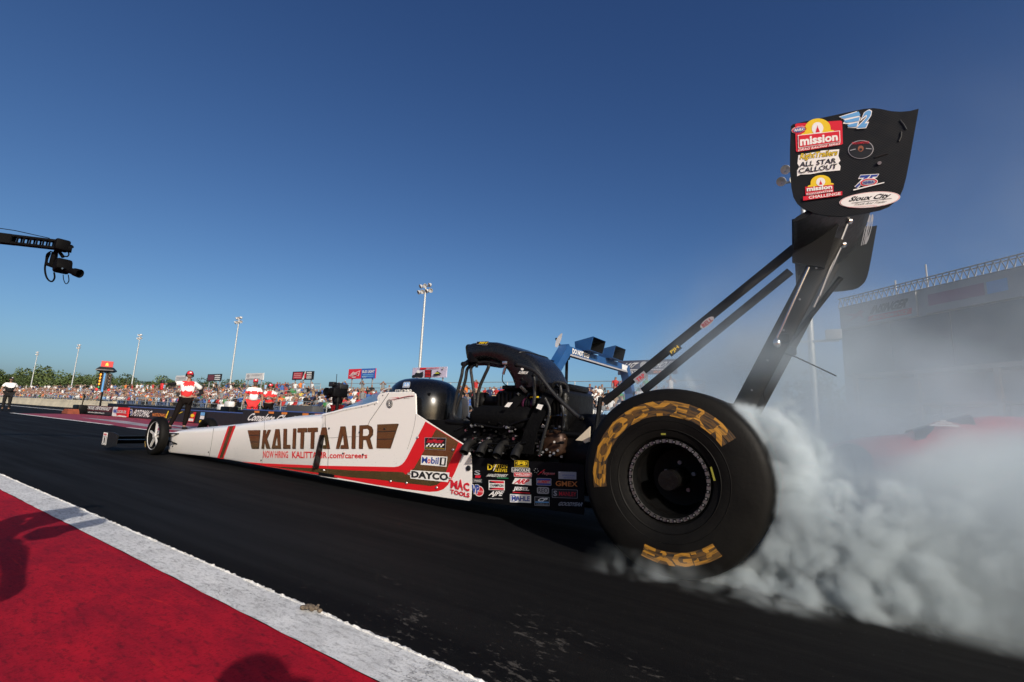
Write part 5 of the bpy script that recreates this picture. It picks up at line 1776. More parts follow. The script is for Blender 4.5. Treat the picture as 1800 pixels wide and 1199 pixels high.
for z, d in ((11.12, .12), (11.88, .12), (11.12, -.5), (11.88, -.5)):
    mb.tube([T(0, z, d), T(24, z, d)], .05, GALV, 6)
mb.build('roof_truss', TW)
mb = MB()
for u in (3.9, 6.1):
    mb.cyl(T(u, 11.1, -1), T(u, 13.2 if u > 5 else 12.6, -1), .05, TWW, 6)
mb.build('mast', TW)
for k, (u0, u1) in enumerate(((.1, 6.0), (6.5, 12.4), (12.9, 18.8))):
    mb = MB()
    tbox(mb, u0, u1, 9.3, 11.05, .02, .16, TWW)
    b_ = mb.build('sponsor_board', TW)
    mb = MB()
    fn = lambda u, v: T(u0 + (u1 - u0) * u, 9.3 + 1.75 * v, .172)
    fn2 = lambda u, v: T(u0 + (u1 - u0) * u, 9.3 + 1.75 * v, .185)
    if k == 0:
        word(mb, 'INSINGER', fn, .42, .42, .95, .80, SB, .05, .2)
        mb.poly([fn(u, v) for u, v in ((.40, .12), (.94, .12), (.95, .36), (.41, .36))], SR)
        word(mb, 'PERFORMANCE', fn2, .44, .16, .92, .32, TWW, .02, .2)
        mb.poly([fn(u, v) for u, v in ((.06, .7), (.2, .5), (.12, .3), (.25, .42), (.36, .62), (.3, .74), (.34, .3), (.24, .6))], mat('board_rose', (.35, .18, .2), .6))
    else:
        mb.poly([fn(u, v) for u, v in ((.05, .3), (.6, .3), (.6, .75), (.05, .75))], mat('board_mauve', (.28, .12, .2), .6))
        mb.poly([fn(u, v) for u, v in ((.62, .3), (.8, .3), (.8, .75), (.62, .75))], SLBLUE)
    mb.build('printing', b_)
for k in range(6):
    mb = MB()
    tbox(mb, .15 + 3.9 * k, 4.0 + 3.9 * k, 5.32, 9.2, .02, .07, TGL)
    mb.build('window', TW)
mb = MB()
tbox(mb, 1.9, 24, 5.0, 5.3, .0, 1.6, TBG)
tbox(mb, 1.9, 24, 2.9, 3.05, .0, 1.5, TBG)
mb.build('balcony', TW)
for k in range(5):
    mb = MB()
    tbox(mb, 1.95 + 4.4 * k, 2.2 + 4.4 * k, 0, 5.0, 1.3, 1.55, TBG)
    mb.build('column', TW)
for k in range(5):
    mb = MB()
    tbox(mb, 2.6 + 4.3 * k, 6.2 + 4.3 * k, .2, 2.8, .02, .07, TGL)
    mb.build('window', TW)

# ------------------------------------------------------------------ red funny car in the other lane
fc = empty('funny_car', (4.4, 7.4, 0), 'red low-roofed race car in the far lane, half lost in the smoke', 'race car')
FRED = mat('funny_car_red', (.50, .02, .03), .3, var=.08, coat=.3)
FX = -.85
stx = [(1.05, .30, .28, .60), (1.35, .22, .50, .82), (2.0, .18, .72, .92), (2.6, .17, .80, .95), (3.0, .17, 1.02, .92), (3.6, .17, 1.13, .90), (4.4, .17, 1.12, .92), (5.4, .17, 1.0, .98), (6.4, .20, .98, .98), (6.9, .30, 1.0, .94)]
secs = []
for x, zb, zt, w in stx:
    row = []
    for j in range(21):
        q = pi * j / 20
        row.append((x + FX, 7.4 - w * math.copysign(abs(cos(q)) ** .45, cos(q)), zb + (zt - zb) * sin(q) ** .55))
    secs.append(row)
mb = MB()
mb.loft(secs, FRED, True, True, True)
mb.build('body', fc)
mb = MB()
row0, row1 = [], []
for j in range(4, 17):
    q = pi * j / 20
    row0.append((2.62 + FX, 7.4 - .95 * .97 * math.copysign(abs(cos(q)) ** .45, cos(q)), .20 + (.83 - .17) * sin(q) ** .55))
    row1.append((3.35 + FX, 7.4 - .91 * .93 * math.copysign(abs(cos(q)) ** .45, cos(q)), .20 + (1.09 - .17) * sin(q) ** .55 + .02))
mb.loft([row0, row1], TGL, False, True, False)
ws = mb.build('windscreen', fc)
mb = MB()
cxs = 2.98 + FX
for z in (0, 1, 2):
    mb.poly([(cxs - .18 + .07 * z, 6.60 + .02 * z, .93 + .035 * z), (cxs + .18 - .07 * z, 6.60 + .02 * z, .93 + .035 * z), (cxs + .16 - .07 * z, 6.605 + .02 * z, .957 + .035 * z), (cxs - .16 + .07 * z, 6.605 + .02 * z, .957 + .035 * z)], SIGNW)
mb.build('emblem', ws)
for x, r in ((1.75 + FX, .30), (5.6 + FX, .44)):
    mb = MB()
    for s in (-1, 1):
        pass
    mb.lathe([(r * .5, -.1), (r * .95, -.14), (r, -.05), (r, .1), (r * .5, .14)], (x, 6.52, r), (0, 1, 0), RUBBER, 32, True)
    mb.lathe([(r * .5, -.11), (r * .3, -.08), (0, -.08)], (x, 6.52, r), (0, 1, 0), ALU, 24)
    mb.build('wheel', fc)
mb = MB()
mb.box((6.7 + FX, 7.4, 1.16), (.5, 1.7, .02), FRED)
for y in (6.56, 8.24):
    mb.box((6.65 + FX, y, 1.08), (.65, .02, .26), FRED)
mb.build('spoiler', fc)

# ------------------------------------------------------------------ trees and trailers
LEAF = [mat('leaf_dark', (.035, .055, .016), .7, var=.35, scale=.6), mat('leaf_mid', (.055, .085, .020), .7, var=.35, scale=.6), mat('leaf_pale', (.085, .115, .030), .7, var=.3, scale=.6)]
BARK = mat('bark', (.08, .06, .045), .9, var=.3)
def make_tree(seed, H, R_, dens):
    rg = random.Random(seed)
    mbt = MB()
    mbt.tube([(0, 0, 0), (.1, 0, H * .3), (-.1, .1, H * .6), (0, 0, H * .85)], [.35, .27, .18, .06], BARK, 7)
    for k in range(6):
        q = 2 * pi * k / 6 + rg.random()
        z = H * rg.uniform(.3, .6)
        mbt.tube([(0, 0, z), (R_ * .35 * cos(q), R_ * .35 * sin(q), z + H * .12), (R_ * .7 * cos(q), R_ * .7 * sin(q), z + H * .2)], [.13, .09, .03], BARK, 5)
    mbc = MB()
    clumps = []
    for k in range(26):
        q = rg.uniform(0, 2 * pi)
        z = H * rg.uniform(.26, .93)
        prof = sin(pi * min(1, max(0, (z / H - .16) / .86)) ** .8) ** .7
        rr = R_ * prof * rg.uniform(.25, .95)
        clumps.append((Vector((rr * cos(q), rr * sin(q), z)), R_ * rg.uniform(.20, .40)))
    for c, r in clumps:
        m = LEAF[rg.choice((0, 1, 1, 2))]
        for i in range(dens):
            d = Vector((rg.gauss(0, 1), rg.gauss(0, 1), rg.gauss(0, 1))).normalized()
            p = c + d * r * rg.uniform(.55, 1.08)
            s_ = rg.uniform(.22, .46)
            a = Vector((rg.gauss(0, 1), rg.gauss(0, 1), rg.gauss(0, 1))).normalized()
            b2 = a.orthogonal().normalized()
            n_ = a.cross(b2)
            mbc.add([p + a * s_, p + b2 * s_ * .7, p - a * s_, p - b2 * s_ * .7 + n_ * .1], [(0, 1, 2, 3)], m)
    return mbt, mbc
protos = []
for i, (H, R_) in enumerate(((13, 5.2), (11.5, 6.0), (15, 5.0), (12, 4.2))):
    root = empty('tree', (0, 0, 0), 'x', 'tree', 'trees in the wood line beyond the grandstands')
    t_, c_ = make_tree(20 + i, H, R_, 46)
    t_.build('trunk', root)
    c_.build('crown', root)
    protos.append((root, H))
tone = ['tall broad tree', 'wide bushy tree', 'tall narrow tree', 'small round tree']
marks = [(66, 'the farthest floodlight pole'), (139, 'the second floodlight pole from the left'), (188, 'the starting lights'), (246, 'the pole right of the starting lights'), (318, 'the plain grey billboard'), (376, 'the dark billboard'), (420, 'the pole behind the crewmen'), (447, 'the white billboard'), (532, 'the black and red billboard'), (636, 'the beer billboard'), (755, 'the lilac billboard'), (1000, 'the blue arch'), (1140, 'the smoky billboard'), (1430, 'the close floodlight pole')]
def where(px):
    k = min(range(len(marks)), key=lambda i: abs(marks[i][0] - px))
    d = px - marks[k][0]
    return ('behind ' if abs(d) < 6 else ('left of ' if d < 0 else 'right of ')) + marks[k][1]
rg = random.Random(9)
used = set()
seen = {}
px = -30.0
n = 0
spots = []
while px < 560:
    spots.append((px, rg.uniform(225, 285)))
    px += rg.uniform(4.8, 8.5)
spots += [(585, 260), (620, 270), (660, 255), (705, 240), (735, 250), (800, 250), (832, 260), (868, 250), (1000, 120), (1013, 126), (1432, 62), (1416, 66)]
for px, dep in spots:
    k = rg.randrange(4)
    root, H = protos[k]
    o = root if k not in used else copy_tree(root)
    used.add(k)
    q = atd(px, 700, dep)
    sc_ = rg.uniform(.85, 1.12) * (.72 if px > 480 else 1.0) * (1.08 if px < 150 else 1)
    if dep < 150: sc_ = .62 * (9 if dep > 100 else 11) / 9 * .9
    o.location = (q.x, q.y, -.03)
    o.rotation_euler = (0, 0, rg.uniform(0, 6.28))
    o.scale = (sc_ * rg.uniform(.9, 1.15), sc_ * rg.uniform(.9, 1.15), sc_)
    l = tone[k] + ' ' + where(px)
    c = seen.get(l, 0)
    seen[l] = c + 1
    o['label'] = l + ('', ', next one along', ', third one along', ', fourth one along', ', fifth one along')[min(c, 4)]
# low scrub closing the foot of the wood
mb = MB()
for i in range(2600):
    px = rg.uniform(-60, 1010)
    q = atd(px, 705, rg.uniform(215, 240))
    p = Vector((q.x, q.y, rg.uniform(0, 4.2) * rg.random() ** .3))
    s_ = rg.uniform(.5, 1.3)
    a = Vector((rg.gauss(0, 1), rg.gauss(0, 1), rg.gauss(0, 1))).normalized()
    b2 = a.orthogonal().normalized()
    mb.add([p + a * s_, p + b2 * s_ * .8, p - a * s_, p - b2 * s_ * .8], [(0, 1, 2, 3)], LEAF[rg.choice((0, 0, 1))])
tag(mb.build('undergrowth'), 'band of dark scrub at the foot of the far trees', None, None, 'stuff')
for i, (px, w) in enumerate(((199, 9), (222, 8), (238, 12), (168, 7))):
    q = at(px, 690, 1, 44)
    root = empty('trailer', (q.x, 44, 0), ('white box trailer right of the starting lights, beyond the crowd', 'short white trailer beside the pole right of the starting lights', 'long white trailer beyond the crowd, left of the plain grey billboard', 'white trailer beyond the crowd, left of the starting lights')[i], 'trailer', 'white trailers beyond the crowd')
    mb = MB()
    mb.rbox((q.x, 44, 2.1), (w, 2.5, 2.7), WHB, .12)
    mb.build('body', root)
    mb = MB()
    for k in range(3):
        mb.box((q.x - w * .3 + w * .3 * k, 42.74, 2.4), (w * .14, .03, .7), TGL)
    mb.build('window', root)
    mb = MB()
    for sx in (-.6, .6):
        mb.lathe([(.2, -.12), (.42, -.12), (.42, .12), (.2, .12)], (q.x + sx, 42.9, .42), (0, 1, 0), RUBBER, 16, True)
    mb.build('wheel', root)
# ------------------------------------------------------------------ people
SKIN = mat('skin', (.24, .135, .092), .55, var=.06)
SKIN2 = mat('skin_tan', (.24, .125, .08), .55, var=.06)
CW, CRD, CBK = mat('shirt_white', (.68, .67, .66), .8, var=.04), mat('shirt_red', (.55, .018, .02), .8, var=.06), mat('cloth_black', (.010, .010, .011), .85, var=.2, spec=.2)
CBR = mat('cloth_dark_brown', (.008, .006, .0055), .9, var=.2, spec=.06)
CCAP = mat('cap_red', (.50, .015, .03), .7, var=.05)
HAIR = mat('hair_dark', (.02, .013, .009), .7, var=.2)
BEARD = mat('beard_brown', (.06, .035, .02), .8, var=.2)

BASE = dict(pelvis=(0, 0, .95, .15, .115), waist=(0, 0, 1.08, .145, .115), chest=(0, .0, 1.30, .165, .12), collar=(0, .01, 1.45, .085, .08), neck=(0, .0, 1.53, .056), head=(0, -.012, 1.60, .062),
            shl=(-.185, .005, 1.41, .062), shr=(.185, .005, 1.41, .062), ell=(-.25, .02, 1.14, .047), elr=(.25, .02, 1.14, .047), wrl=(-.265, -.05, .90, .030), wrr=(.265, -.05, .90, .030),
            hpl=(-.095, 0, .90, .098), hpr=(.095, 0, .90, .098), knl=(-.11, -.01, .50, .062), knr=(.11, -.01, .50, .062), anl=(-.12, .02, .10, .042), anr=(.12, .02, .10, .042), tol=(-.135, -.13, .04, .036), tor=(.135, -.13, .04, .036))
BB = [('pelvis', 'waist'), ('waist', 'chest'), ('chest', 'collar'), ('collar', 'neck'), ('neck', 'head'), ('chest', 'shl'), ('chest', 'shr'), ('shl', 'ell'), ('shr', 'elr'), ('ell', 'wrl'), ('elr', 'wrr'),
      ('pelvis', 'hpl'), ('pelvis', 'hpr'), ('hpl', 'knl'), ('hpr', 'knr'), ('knl', 'anl'), ('knr', 'anr'), ('anl', 'tol'), ('anr', 'tor')]

def person(loc, rz, label, pose=None, skin=SKIN, shirt=(CW,), shirtfn=None, trousers=CBK, cap=CCAP, sleeve=None, scale=1.0, headset=False, beard=False, group=None, belly=0.0, headturn=0.0, shades=True, brimz=0):
    J = dict(BASE)
    if pose: J.update({k: (v + tuple(BASE[k][3:]) if len(v) == 3 else v) for k, v in pose.items()})
    root = empty('person', loc, label, 'person', group, rz)
    root.scale = (scale,) * 3
    # body with hands: palm, four fingers and a thumb
    JJ, EE = dict(J), list(BB)
    for s, wk, ek in (('l', 'wrl', 'ell'), ('r', 'wrr', 'elr')):
        w, e = Vector(J[wk][:3]), Vector(J[ek][:3])
        d = (w - e).normalized()
        n_ = d.cross(Vector((0, 1, 0)))
        n_ = n_.normalized() if n_.length > .1 else Vector((0, 0, 1))
        m_ = d.cross(n_)
        pm = w + d * .055
        JJ['pm' + s] = (*pm, .030, .022)
        EE.append((wk, 'pm' + s))
        for k, (o_, l_) in enumerate(((-.027, .070), (-.009, .080), (.009, .075), (.026, .060))):
            a = pm + d * .035 + m_ * o_
            b2 = a + d * l_ * .6 + n_ * .02
            c_ = b2 + d * l_ * .25 + n_ * .03
            for nm, p, r in (('a', a, .0095), ('b', b2, .0085), ('c', c_, .007)):
                JJ['f%s%d%s' % (s, k, nm)] = (*p, r)
            EE += [('pm' + s, 'f%s%da' % (s, k)), ('f%s%da' % (s, k), 'f%s%db' % (s, k)), ('f%s%db' % (s, k), 'f%s%dc' % (s, k))]
        a = pm + m_ * -.04
        JJ['t' + s] = (*a, .010)
        JJ['u' + s] = (*(a + d * .045 + m_ * -.012), .008)
        EE += [('pm' + s, 't' + s), ('t' + s, 'u' + s)]
    V, F = grow(JJ, EE, 'pelvis', 2)
    mb = MB()
    mb.add(V, F, skin, True)
    # head with brow, nose, chin, ears
    hx, hy, hz = J['head'][:3]
    R = Matrix.Rotation(headturn, 3, 'Z')
    hc = Vector((hx, hy, hz + .065))
    def H(v): return hc + R @ Vector(v)
    hv, hf = [], []
    NL, NS = 14, 10
    for i in range(NL + 1):
        p = pi * i / NL
        for k in range(NS * 2):
            q = 2 * pi * k / (NS * 2)
            x, y, z = sin(p) * cos(q) * .076, sin(p) * sin(q) * .096, cos(p) * .118
            if z < 0:
                x *= 1 - .30 * (-z / .118) ** 1.5
                y *= 1 - .22 * (-z / .118) ** 1.5
            if y < 0 and -.05 < z < .03: y -= .006
            hv.append(H((x, y, z)))
    for i in range(NL):
        for k in range(NS * 2):
            l = (k + 1) % (NS * 2)
            hf.append((i * NS * 2 + k, (i + 1) * NS * 2 + k, (i + 1) * NS * 2 + l, i * NS * 2 + l))
    mb.add(hv, hf, skin, True)
    mb.loft([[H((-.008, -.096, .018)), H((.008, -.096, .018)), H((0, -.104, .018))], [H((-.017, -.094, -.026)), H((.017, -.094, -.026)), H((0, -.124, -.024))]], skin, True, True)
    for s in (-1, 1):
        mb.ball(H((.077 * s, .008, -.006)), (.010, .018, .030), skin, 8, 6, R)
        mb.ball(H((.030 * s, -.090, .020)), (.013, .008, .007), SIGNW, 8, 6, R)
        mb.ball(H((.030 * s, -.096, .020)), (.006, .004, .006), SBLACK, 6, 5, R)
    mb.ball(H((0, -.093, -.052)), (.024, .008, .006), mat('lips', (.25, .09, .08), .5), 8, 6, R)
    mb.build('body', root, local=True)
    mb = MB()
    mb.ball(H((0, .012, .022)), (.082, .094, .100), HAIR, 16, 10, R)
    if beard:
        mb.ball(H((0, -.062, -.075)), (.058, .045, .058), BEARD, 12, 8, R)
    o = mb.build('hair', root, local=True)
    if cap is not None:
        mb = MB()
        rows = []
        for i in range(7):
            a = radians(15 * i)
            rows.append([H((.089 * cos(a) ** .6 * cos(q) if i < 6 else 0, .008 + (.106 * cos(a) ** .6 * sin(q) if i < 6 else 0), .045 + .090 * sin(a))) for q in [2 * pi * k / 20 for k in range(20)]])
        mb.loft(rows, cap, True)
        br = [[H((.075 * cos(q), -.085 - .078 * sin(q) * k, .052 - .022 * k - .012 * abs(cos(q)))) for q in [pi * j / 10 for j in range(11)]] for k in (0, .5, 1)]
        mb.loft(br, cap, False, True, False)
        mb.poly([H((-.028, -.104, .075)), H((.028, -.104, .075)), H((.024, -.092, .108)), H((-.024, -.092, .108))], SIGNW)
        mb.build('cap', root, local=True)
    if shades:
        mb = MB()
        for s in (-1, 1):
            mb.ball(H((.032 * s, -.100, .020)), (.027, .010, .018), SBLACK, 10, 8, R)
        mb.tube([H((-.08, -.01, .024)), H((-.06, -.09, .026)), H((0, -.106, .026)), H((.06, -.09, .026)), H((.08, -.01, .024))], .004, SBLACK, 5)
        mb.build('sunglasses', root, local=True)
    if headset:
        mb = MB()
        for s in (-1, 1):
            mb.rbox(H((.092 * s, .01, .0)), (.035, .07, .09), CBK, .014, R)
        mb.tube([H((.098 * cos(q), .012, .01 + .135 * sin(q))) for q in [pi * k / 12 for k in range(13)]], .009, CBK, 6)
        mb.tube([H((-.09, -.01, -.02)), H((-.06, -.10, -.055)), H((-.01, -.118, -.055))], .006, CBK, 5)
        mb.build('headset', root, local=True)
    # clothes
    def cloth(nm, keys, bones, grow_, m, fn=None, root_='chest'):
        JJ = {}
        for k in keys:
            v = J[k] if not isinstance(k, tuple) else k[1]
            kk = k if not isinstance(k, tuple) else k[0]
            rx = v[3]
            ry = v[4] if len(v) > 4 else rx
            y = v[1]
            if belly and kk in ('waist', 'pelvis'):
                y -= belly * .5
                ry += belly
            JJ[kk] = (v[0], y, v[2], rx + grow_, ry + grow_)
        V, F = grow(JJ, bones, root_, 2)
        mb = MB()
        if fn is None:
            mb.add(V, F, m, True)
        else:
            grp = {}
            for f in F:
                c = sum((V[i] for i in f), Vector()) / len(f)
                grp.setdefault(fn(c), []).append(f)
            for mm, ff in grp.items():
                mb.add(V, ff, mm, True)
        return mb.build(nm, root, local=True)
    mid = lambda a, b2, t_, r: tuple(Vector(J[a][:3]).lerp(Vector(J[b2][:3]), t_)) + (r,)
    cloth('shirt', ['pelvis', 'waist', 'chest', 'collar', 'shl', 'shr', ('sl', mid('shl', 'ell', .72, .060)), ('sr', mid('shr', 'elr', .72, .060))],
          [('pelvis', 'waist'), ('waist', 'chest'), ('chest', 'collar'), ('chest', 'shl'), ('chest', 'shr'), ('shl', 'sl'), ('shr', 'sr')], .020, shirt[0], shirtfn)
    if sleeve is not None:
        for a, b2, c_, nm in (('shl', 'ell', 'wrl', 'l'), ('shr', 'elr', 'wrr', 'r')):
            cloth('sleeve', [('m', mid(a, b2, .6, .05)), b2, c_], [('m', b2), (b2, c_)], .010, sleeve, None, b2)
    cloth('trousers', ['waist' if False else 'pelvis', 'hpl', 'hpr', 'knl', 'knr', 'anl', 'anr'], [('pelvis', 'hpl'), ('pelvis', 'hpr'), ('hpl', 'knl'), ('hpr', 'knr'), ('knl', 'anl'), ('knr', 'anr')], .016, trousers, None, 'pelvis')
    for s in 'lr':
        a, b2 = Vector(J['an' + s][:3]), Vector(J['to' + s][:3])
        mb = MB()
        d = (b2 - a)
        d.z = 0
        d = d.normalized()
        Rm = Matrix.Rotation(math.atan2(-d.x, d.y) + pi, 3, 'Z')
        c_ = (a + b2) / 2
        mb.rbox((c_.x, c_.y - .01, .045), (.10, .27, .085), CBK, .035, Rm, 3)
        mb.build('shoe', root, local=True)
    return root

def face_cam(x, y): return math.atan2(CAMP.x - x, -(CAMP.y - y)) 
def band(red_top=True):
    def fn(c):
        ax = abs(c.x)
        if c.z > 1.33: return CRD if (ax < .15 and c.y < .06) else CW
        if c.z > 1.17: return CW
        return CRD
    return fn
def band2(c):
    if 1.20 < c.z < 1.32: return CRD
    return CW
def band3(c):
    ax = abs(c.x)
    if c.z > 1.36: return CW if ax > .09 else CRD
    if c.z > 1.22: return CRD
    if c.z > 1.12: return CW
    return CRD
def sgn(v): return v
# crewman with his arm out
p = at(319, 755, 2, 0)
p1 = person((p.x, p.y, 0), face_cam(p.x, p.y) + .1, 'man in red cap and red-white shirt, one arm out and a hand on his hip', dict(
    ell=(-.40, -.06, 1.36), wrl=(-.58, -.20, 1.34), elr=(.44, .06, 1.20), wrr=(.24, -.04, 1.02), knl=(-.20, -.02, .50), anl=(-.31, .0, .10), tol=(-.37, -.13, .04), knr=(.08, -.02, .50), anr=(.05, .02, .10), tor=(.08, -.14, .04)),
    shirt=(CRD,), shirtfn=band(), trousers=CBR, sleeve=CBK, headset=True, scale=1.0)
mb = MB()
c_ = Vector((p.x, p.y, 0)) + Matrix.Rotation(face_cam(p.x, p.y) + .1, 3, 'Z') @ Vector((-.68, -.28, 1.26))
mb.rbox(c_, (.12, .06, .20), SR, .02)
mb.rbox(c_ + Vector((0, 0, .14)), (.14, .07, .10), SB, .02)
tag(mb.build('remote_control', origin=tuple(c_)), 'small red and black handset held out by the crewman with his hand on his hip', 'handset')
q = at(442, 728, 1, 6.75)
person((q.x, 6.75, 0), face_cam(q.x, 6.75), 'stocky man in white shirt with red chest band and red trousers behind barrier board', dict(ell=(-.29, .02, 1.14), elr=(.29, .02, 1.14), wrl=(-.31, -.03, .90), wrr=(.31, -.03, .90)), shirt=(CW,), shirtfn=band2, trousers=CRD, beard=True, scale=1.06, belly=.05, skin=SKIN2)
q = at(470, 728, 1, 7.7)
person((q.x, 7.7, 0), face_cam(q.x, 7.7) - .2, 'man in red-white shirt and dark trousers beside the stocky man in red trousers', dict(elr=(.26, -.06, 1.16), wrr=(.10, -.24, 1.22), ell=(-.25, -.04, 1.15), wrl=(-.06, -.24, 1.20)), shirt=(CRD,), shirtfn=band3, trousers=CBR, scale=1.0, headset=True)
p = at(9, 721, 2, 0)
person((p.x, p.y, 0), face_cam(p.x, p.y) + .15, 'bearded man in black cap and white-and-black shirt standing at the far left', dict(elr=(.31, .02, 1.17), wrr=(.26, -.10, .95), ell=(-.30, .02, 1.17), wrl=(-.25, -.08, .95)), shirt=(CBK,), shirtfn=lambda c: CW if c.z > 1.24 else CBK, trousers=CBK, cap=CBK, beard=True, scale=1.08, belly=.06)
# camera operator
q = at(591, 728, 1, 7.0)
person((q.x, 7.0, 0), face_cam(q.x, 7.0) - .5, 'camera operator in black jacket and red trousers bent behind a big black television camera', dict(
    collar=(0, -.06, 1.40), chest=(0, -.03, 1.27), neck=(0, -.12, 1.46), head=(0, -.16, 1.51), shl=(-.19, -.05, 1.36), shr=(.19, -.05, 1.36), ell=(-.30, -.22, 1.22), wrl=(-.12, -.40, 1.32), elr=(.30, -.22, 1.22), wrr=(.12, -.40, 1.32)), shirt=(CBK,), trousers=CRD, cap=CBK, sleeve=CBK, scale=.98)
q2 = at(591, 728, 1, 6.35)
tv = empty('television_camera', (q2.x, 6.35, 0), 'big black television camera on a tripod before the camera operator', 'camera')
TC = Vector((q2.x, 6.35, 1.36))
mb = MB()
mb.rbox(TC, (.26, .55, .30), SATIN, .04)
mb.rbox(TC + Vector((.05, .1, .20)), (.20, .34, .16), SB, .03)
mb.rbox(TC + Vector((-.24, .12, .10)), (.20, .30, .22), SATIN, .03)
mb.tube([TC + Vector((-.1, -.2, .18)), TC + Vector((-.1, -.1, .30)), TC + Vector((-.1, .2, .30)), TC + Vector((-.1, .28, .18))], .02, SATIN)
mb.build('camera_body', tv)
mb = MB()
mb.lathe([(.10, 0), (.11, .06), (.13, .12), (.13, .20), (.11, .20), (.10, .16), (0, .16)], TC + Vector((-.05, -.25, 0)), (.1, -1, 0), SATIN, 20)
mb.build('lens', tv)
mb = MB()
mb.rbox(TC + Vector((-.34, .0, .27)), (.24, .16, .16), SB, .02)
mb.cyl(TC + Vector((-.30, .1, .30)), TC + Vector((-.32, .1, .62)), .010, SATIN, 6)
mb.build('viewfinder', tv)
mb = MB()
mb.cyl(TC + Vector((0, 0, -.30)), TC + Vector((0, 0, -.12)), .09, SATIN)
mb.cyl(TC + Vector((0, 0, -.80)), TC + Vector((0, 0, -.25)), .05, SATIN)
for k in range(3):
    a = 2 * pi * k / 3 + .4
    mb.cyl(TC + Vector((0, 0, -.5)), (TC.x + .55 * cos(a), TC.y + .55 * sin(a), .0), .028, SATIN, 8)
mb.build('tripod', tv)

# crouching photographers whose shadows fall into the picture
def croucher(x, y, rz, label, lens=True, k=1.0, **kw):
    P_ = dict(pelvis=(0, .18, .40, .15, .12), waist=(0, .14, .53, .145, .115), chest=(0, .04, .72, .165, .12), collar=(0, -.02, .86, .085, .08), neck=(0, -.05, .93, .056), head=(0, -.09, .98, .062),
              shl=(-.185, .0, .83, .062), shr=(.185, .0, .83, .062), ell=(-.30, -.12, .62, .047), elr=(.30, -.12, .62, .047), wrl=(-.08, -.30, .72, .03), wrr=(.12, -.28, .76, .03),
              hpl=(-.10, .14, .38, .098), hpr=(.10, .14, .38, .098), knl=(-.16, -.26, .46, .062), knr=(.16, -.10, .10, .062), anl=(-.16, -.18, .10, .042), anr=(.15, .30, .10, .042), tol=(-.17, -.32, .04, .036), tor=(.15, .16, .04, .036))
    P_.update(kw)
    return person((x, y, 0), rz, label, P_, shirt=(mat('vest_navy', (.03, .04, .07), .8),), trousers=CBK, cap=CBK, scale=k, shades=False)
croucher(1.16, -3.74, 2.72, 'photographer in navy vest and black cap kneeling right behind the view', k=.90)
pp = croucher(-1.50, -3.62, 2.9, 'second photographer in navy vest kneeling on the red apron outside the left edge', ell=(-.42, -.10, .86, .047), wrl=(-.62, -.22, .72, .03), elr=(.42, -.02, .90, .047), wrr=(.30, -.20, 1.05, .03))
mb = MB()
mb.rbox((-1.62, -3.30, .74), (.15, .12, .11), SATIN, .02)
mb.cyl((-1.65, -3.24, .74), (-1.74, -3.04, .74), .05, SATIN)
tag(mb.build('camera', origin=(-1.62, -3.3, .74)), 'black stills camera with a long lens held by the second photographer', 'camera')

mb = MB()
mb.rbox((1.27, -3.56, .80), (.15, .10, .11), SATIN, .02)
mb.rbox((1.27, -3.57, .875), (.07, .08, .05), SATIN, .015)
mb.cyl((1.25, -3.52, .80), (1.20, -3.42, .81), .045, SATIN)
tag(mb.build('camera', origin=(1.27, -3.56, .80)), 'black stills camera held up by the photographer right behind the view', 'camera')

# camera crane
JA, JB = atd(0, 419, 5.75), atd(112, 432, 5.97)
D = (JB - JA).normalized()
BASEP = JA - D * 5.2
cr = empty('camera_crane', (BASEP.x, BASEP.y, 0), 'black camera crane arm reaching in from the left with a camera hanging at its tip', 'camera crane')
CRM = mat('crane_black', (.0025, .0025, .003), .7, var=.1, spec=.06)
UPV = Vector((0, 0, 1))
SV = D.cross(UPV).normalized()
mb = MB()
A0, A1, A2 = BASEP, JA + D * .12, JB
def ringp(p, hw, hh): return [p + SV * sx * hw + UPV * sy * hh for sx, sy in ((-1, -1), (1, -1), (1, 1), (-1, 1))]
mb.loft([ringp(A0, .06, .085), ringp(A1, .05, .058)], CRM, True, False)
for sy in (-1, 1):
    mb.loft([[p + UPV * (sy * .046) + SV * a * .045 + UPV * b2 * .012 for a, b2 in ((-1, -1), (1, -1), (1, 1), (-1, 1))] for p in (A1, A2)], CRM, True, False)
n = 8
for k in range(n + 1):
    p = A1.lerp(A2, k / n)
    for s in (-1, 1):
        mb.tube([p + UPV * -.046 + SV * s * .04, p + UPV * .046 + SV * s * .04 + D * .0], .010, CRM, 5)
        if k < n:
            mb.tube([p + UPV * .046 + SV * s * .04, p + UPV * .036 + SV * s * .04 + D * .03], .012, CRM, 4)
mb.rbox(A2 - D * .02, (.14, .14, .14), CRM, .02)
mb.build('arm', cr)
mb = MB()
mb.tube([A0 + UPV * .30, A1 + UPV * .12, A2 + UPV * .075 - D * .15], .005, CRM, 5)
mb.build('stay_cable', cr)
mb = MB()
c0 = atd(121, 437, 6.0)
mb.lathe([(.05, -.03), (.05, .03)], c0, (.2, 1, 0), CRM, 16, True)
mb.tube([A2, c0], .03, CRM)
mb.curve([atd(127, 433, 6.0), atd(118, 437, 6.0), atd(108, 440, 6.0), atd(97, 443, 6.0)], .022, CRM, 8)
mb.tube([atd(97, 443, 6.0), atd(95, 452, 6.0), atd(91, 466, 6.0)], [.03, .034, .03], CRM)
mb.tube([atd(82, 464, 6.0), atd(96, 469, 6.0), atd(104, 472, 6.0)], .022, CRM)
mb.tube([atd(106, 445, 6.0), atd(111, 452, 6.0)], .02, CRM)
mb.build('pan_head', cr)
mb = MB()
mb.rbox(atd(110, 468, 6.0), (.17, .16, .15), CRM, .03, Matrix.Rotation(-.3, 3, 'Y'))
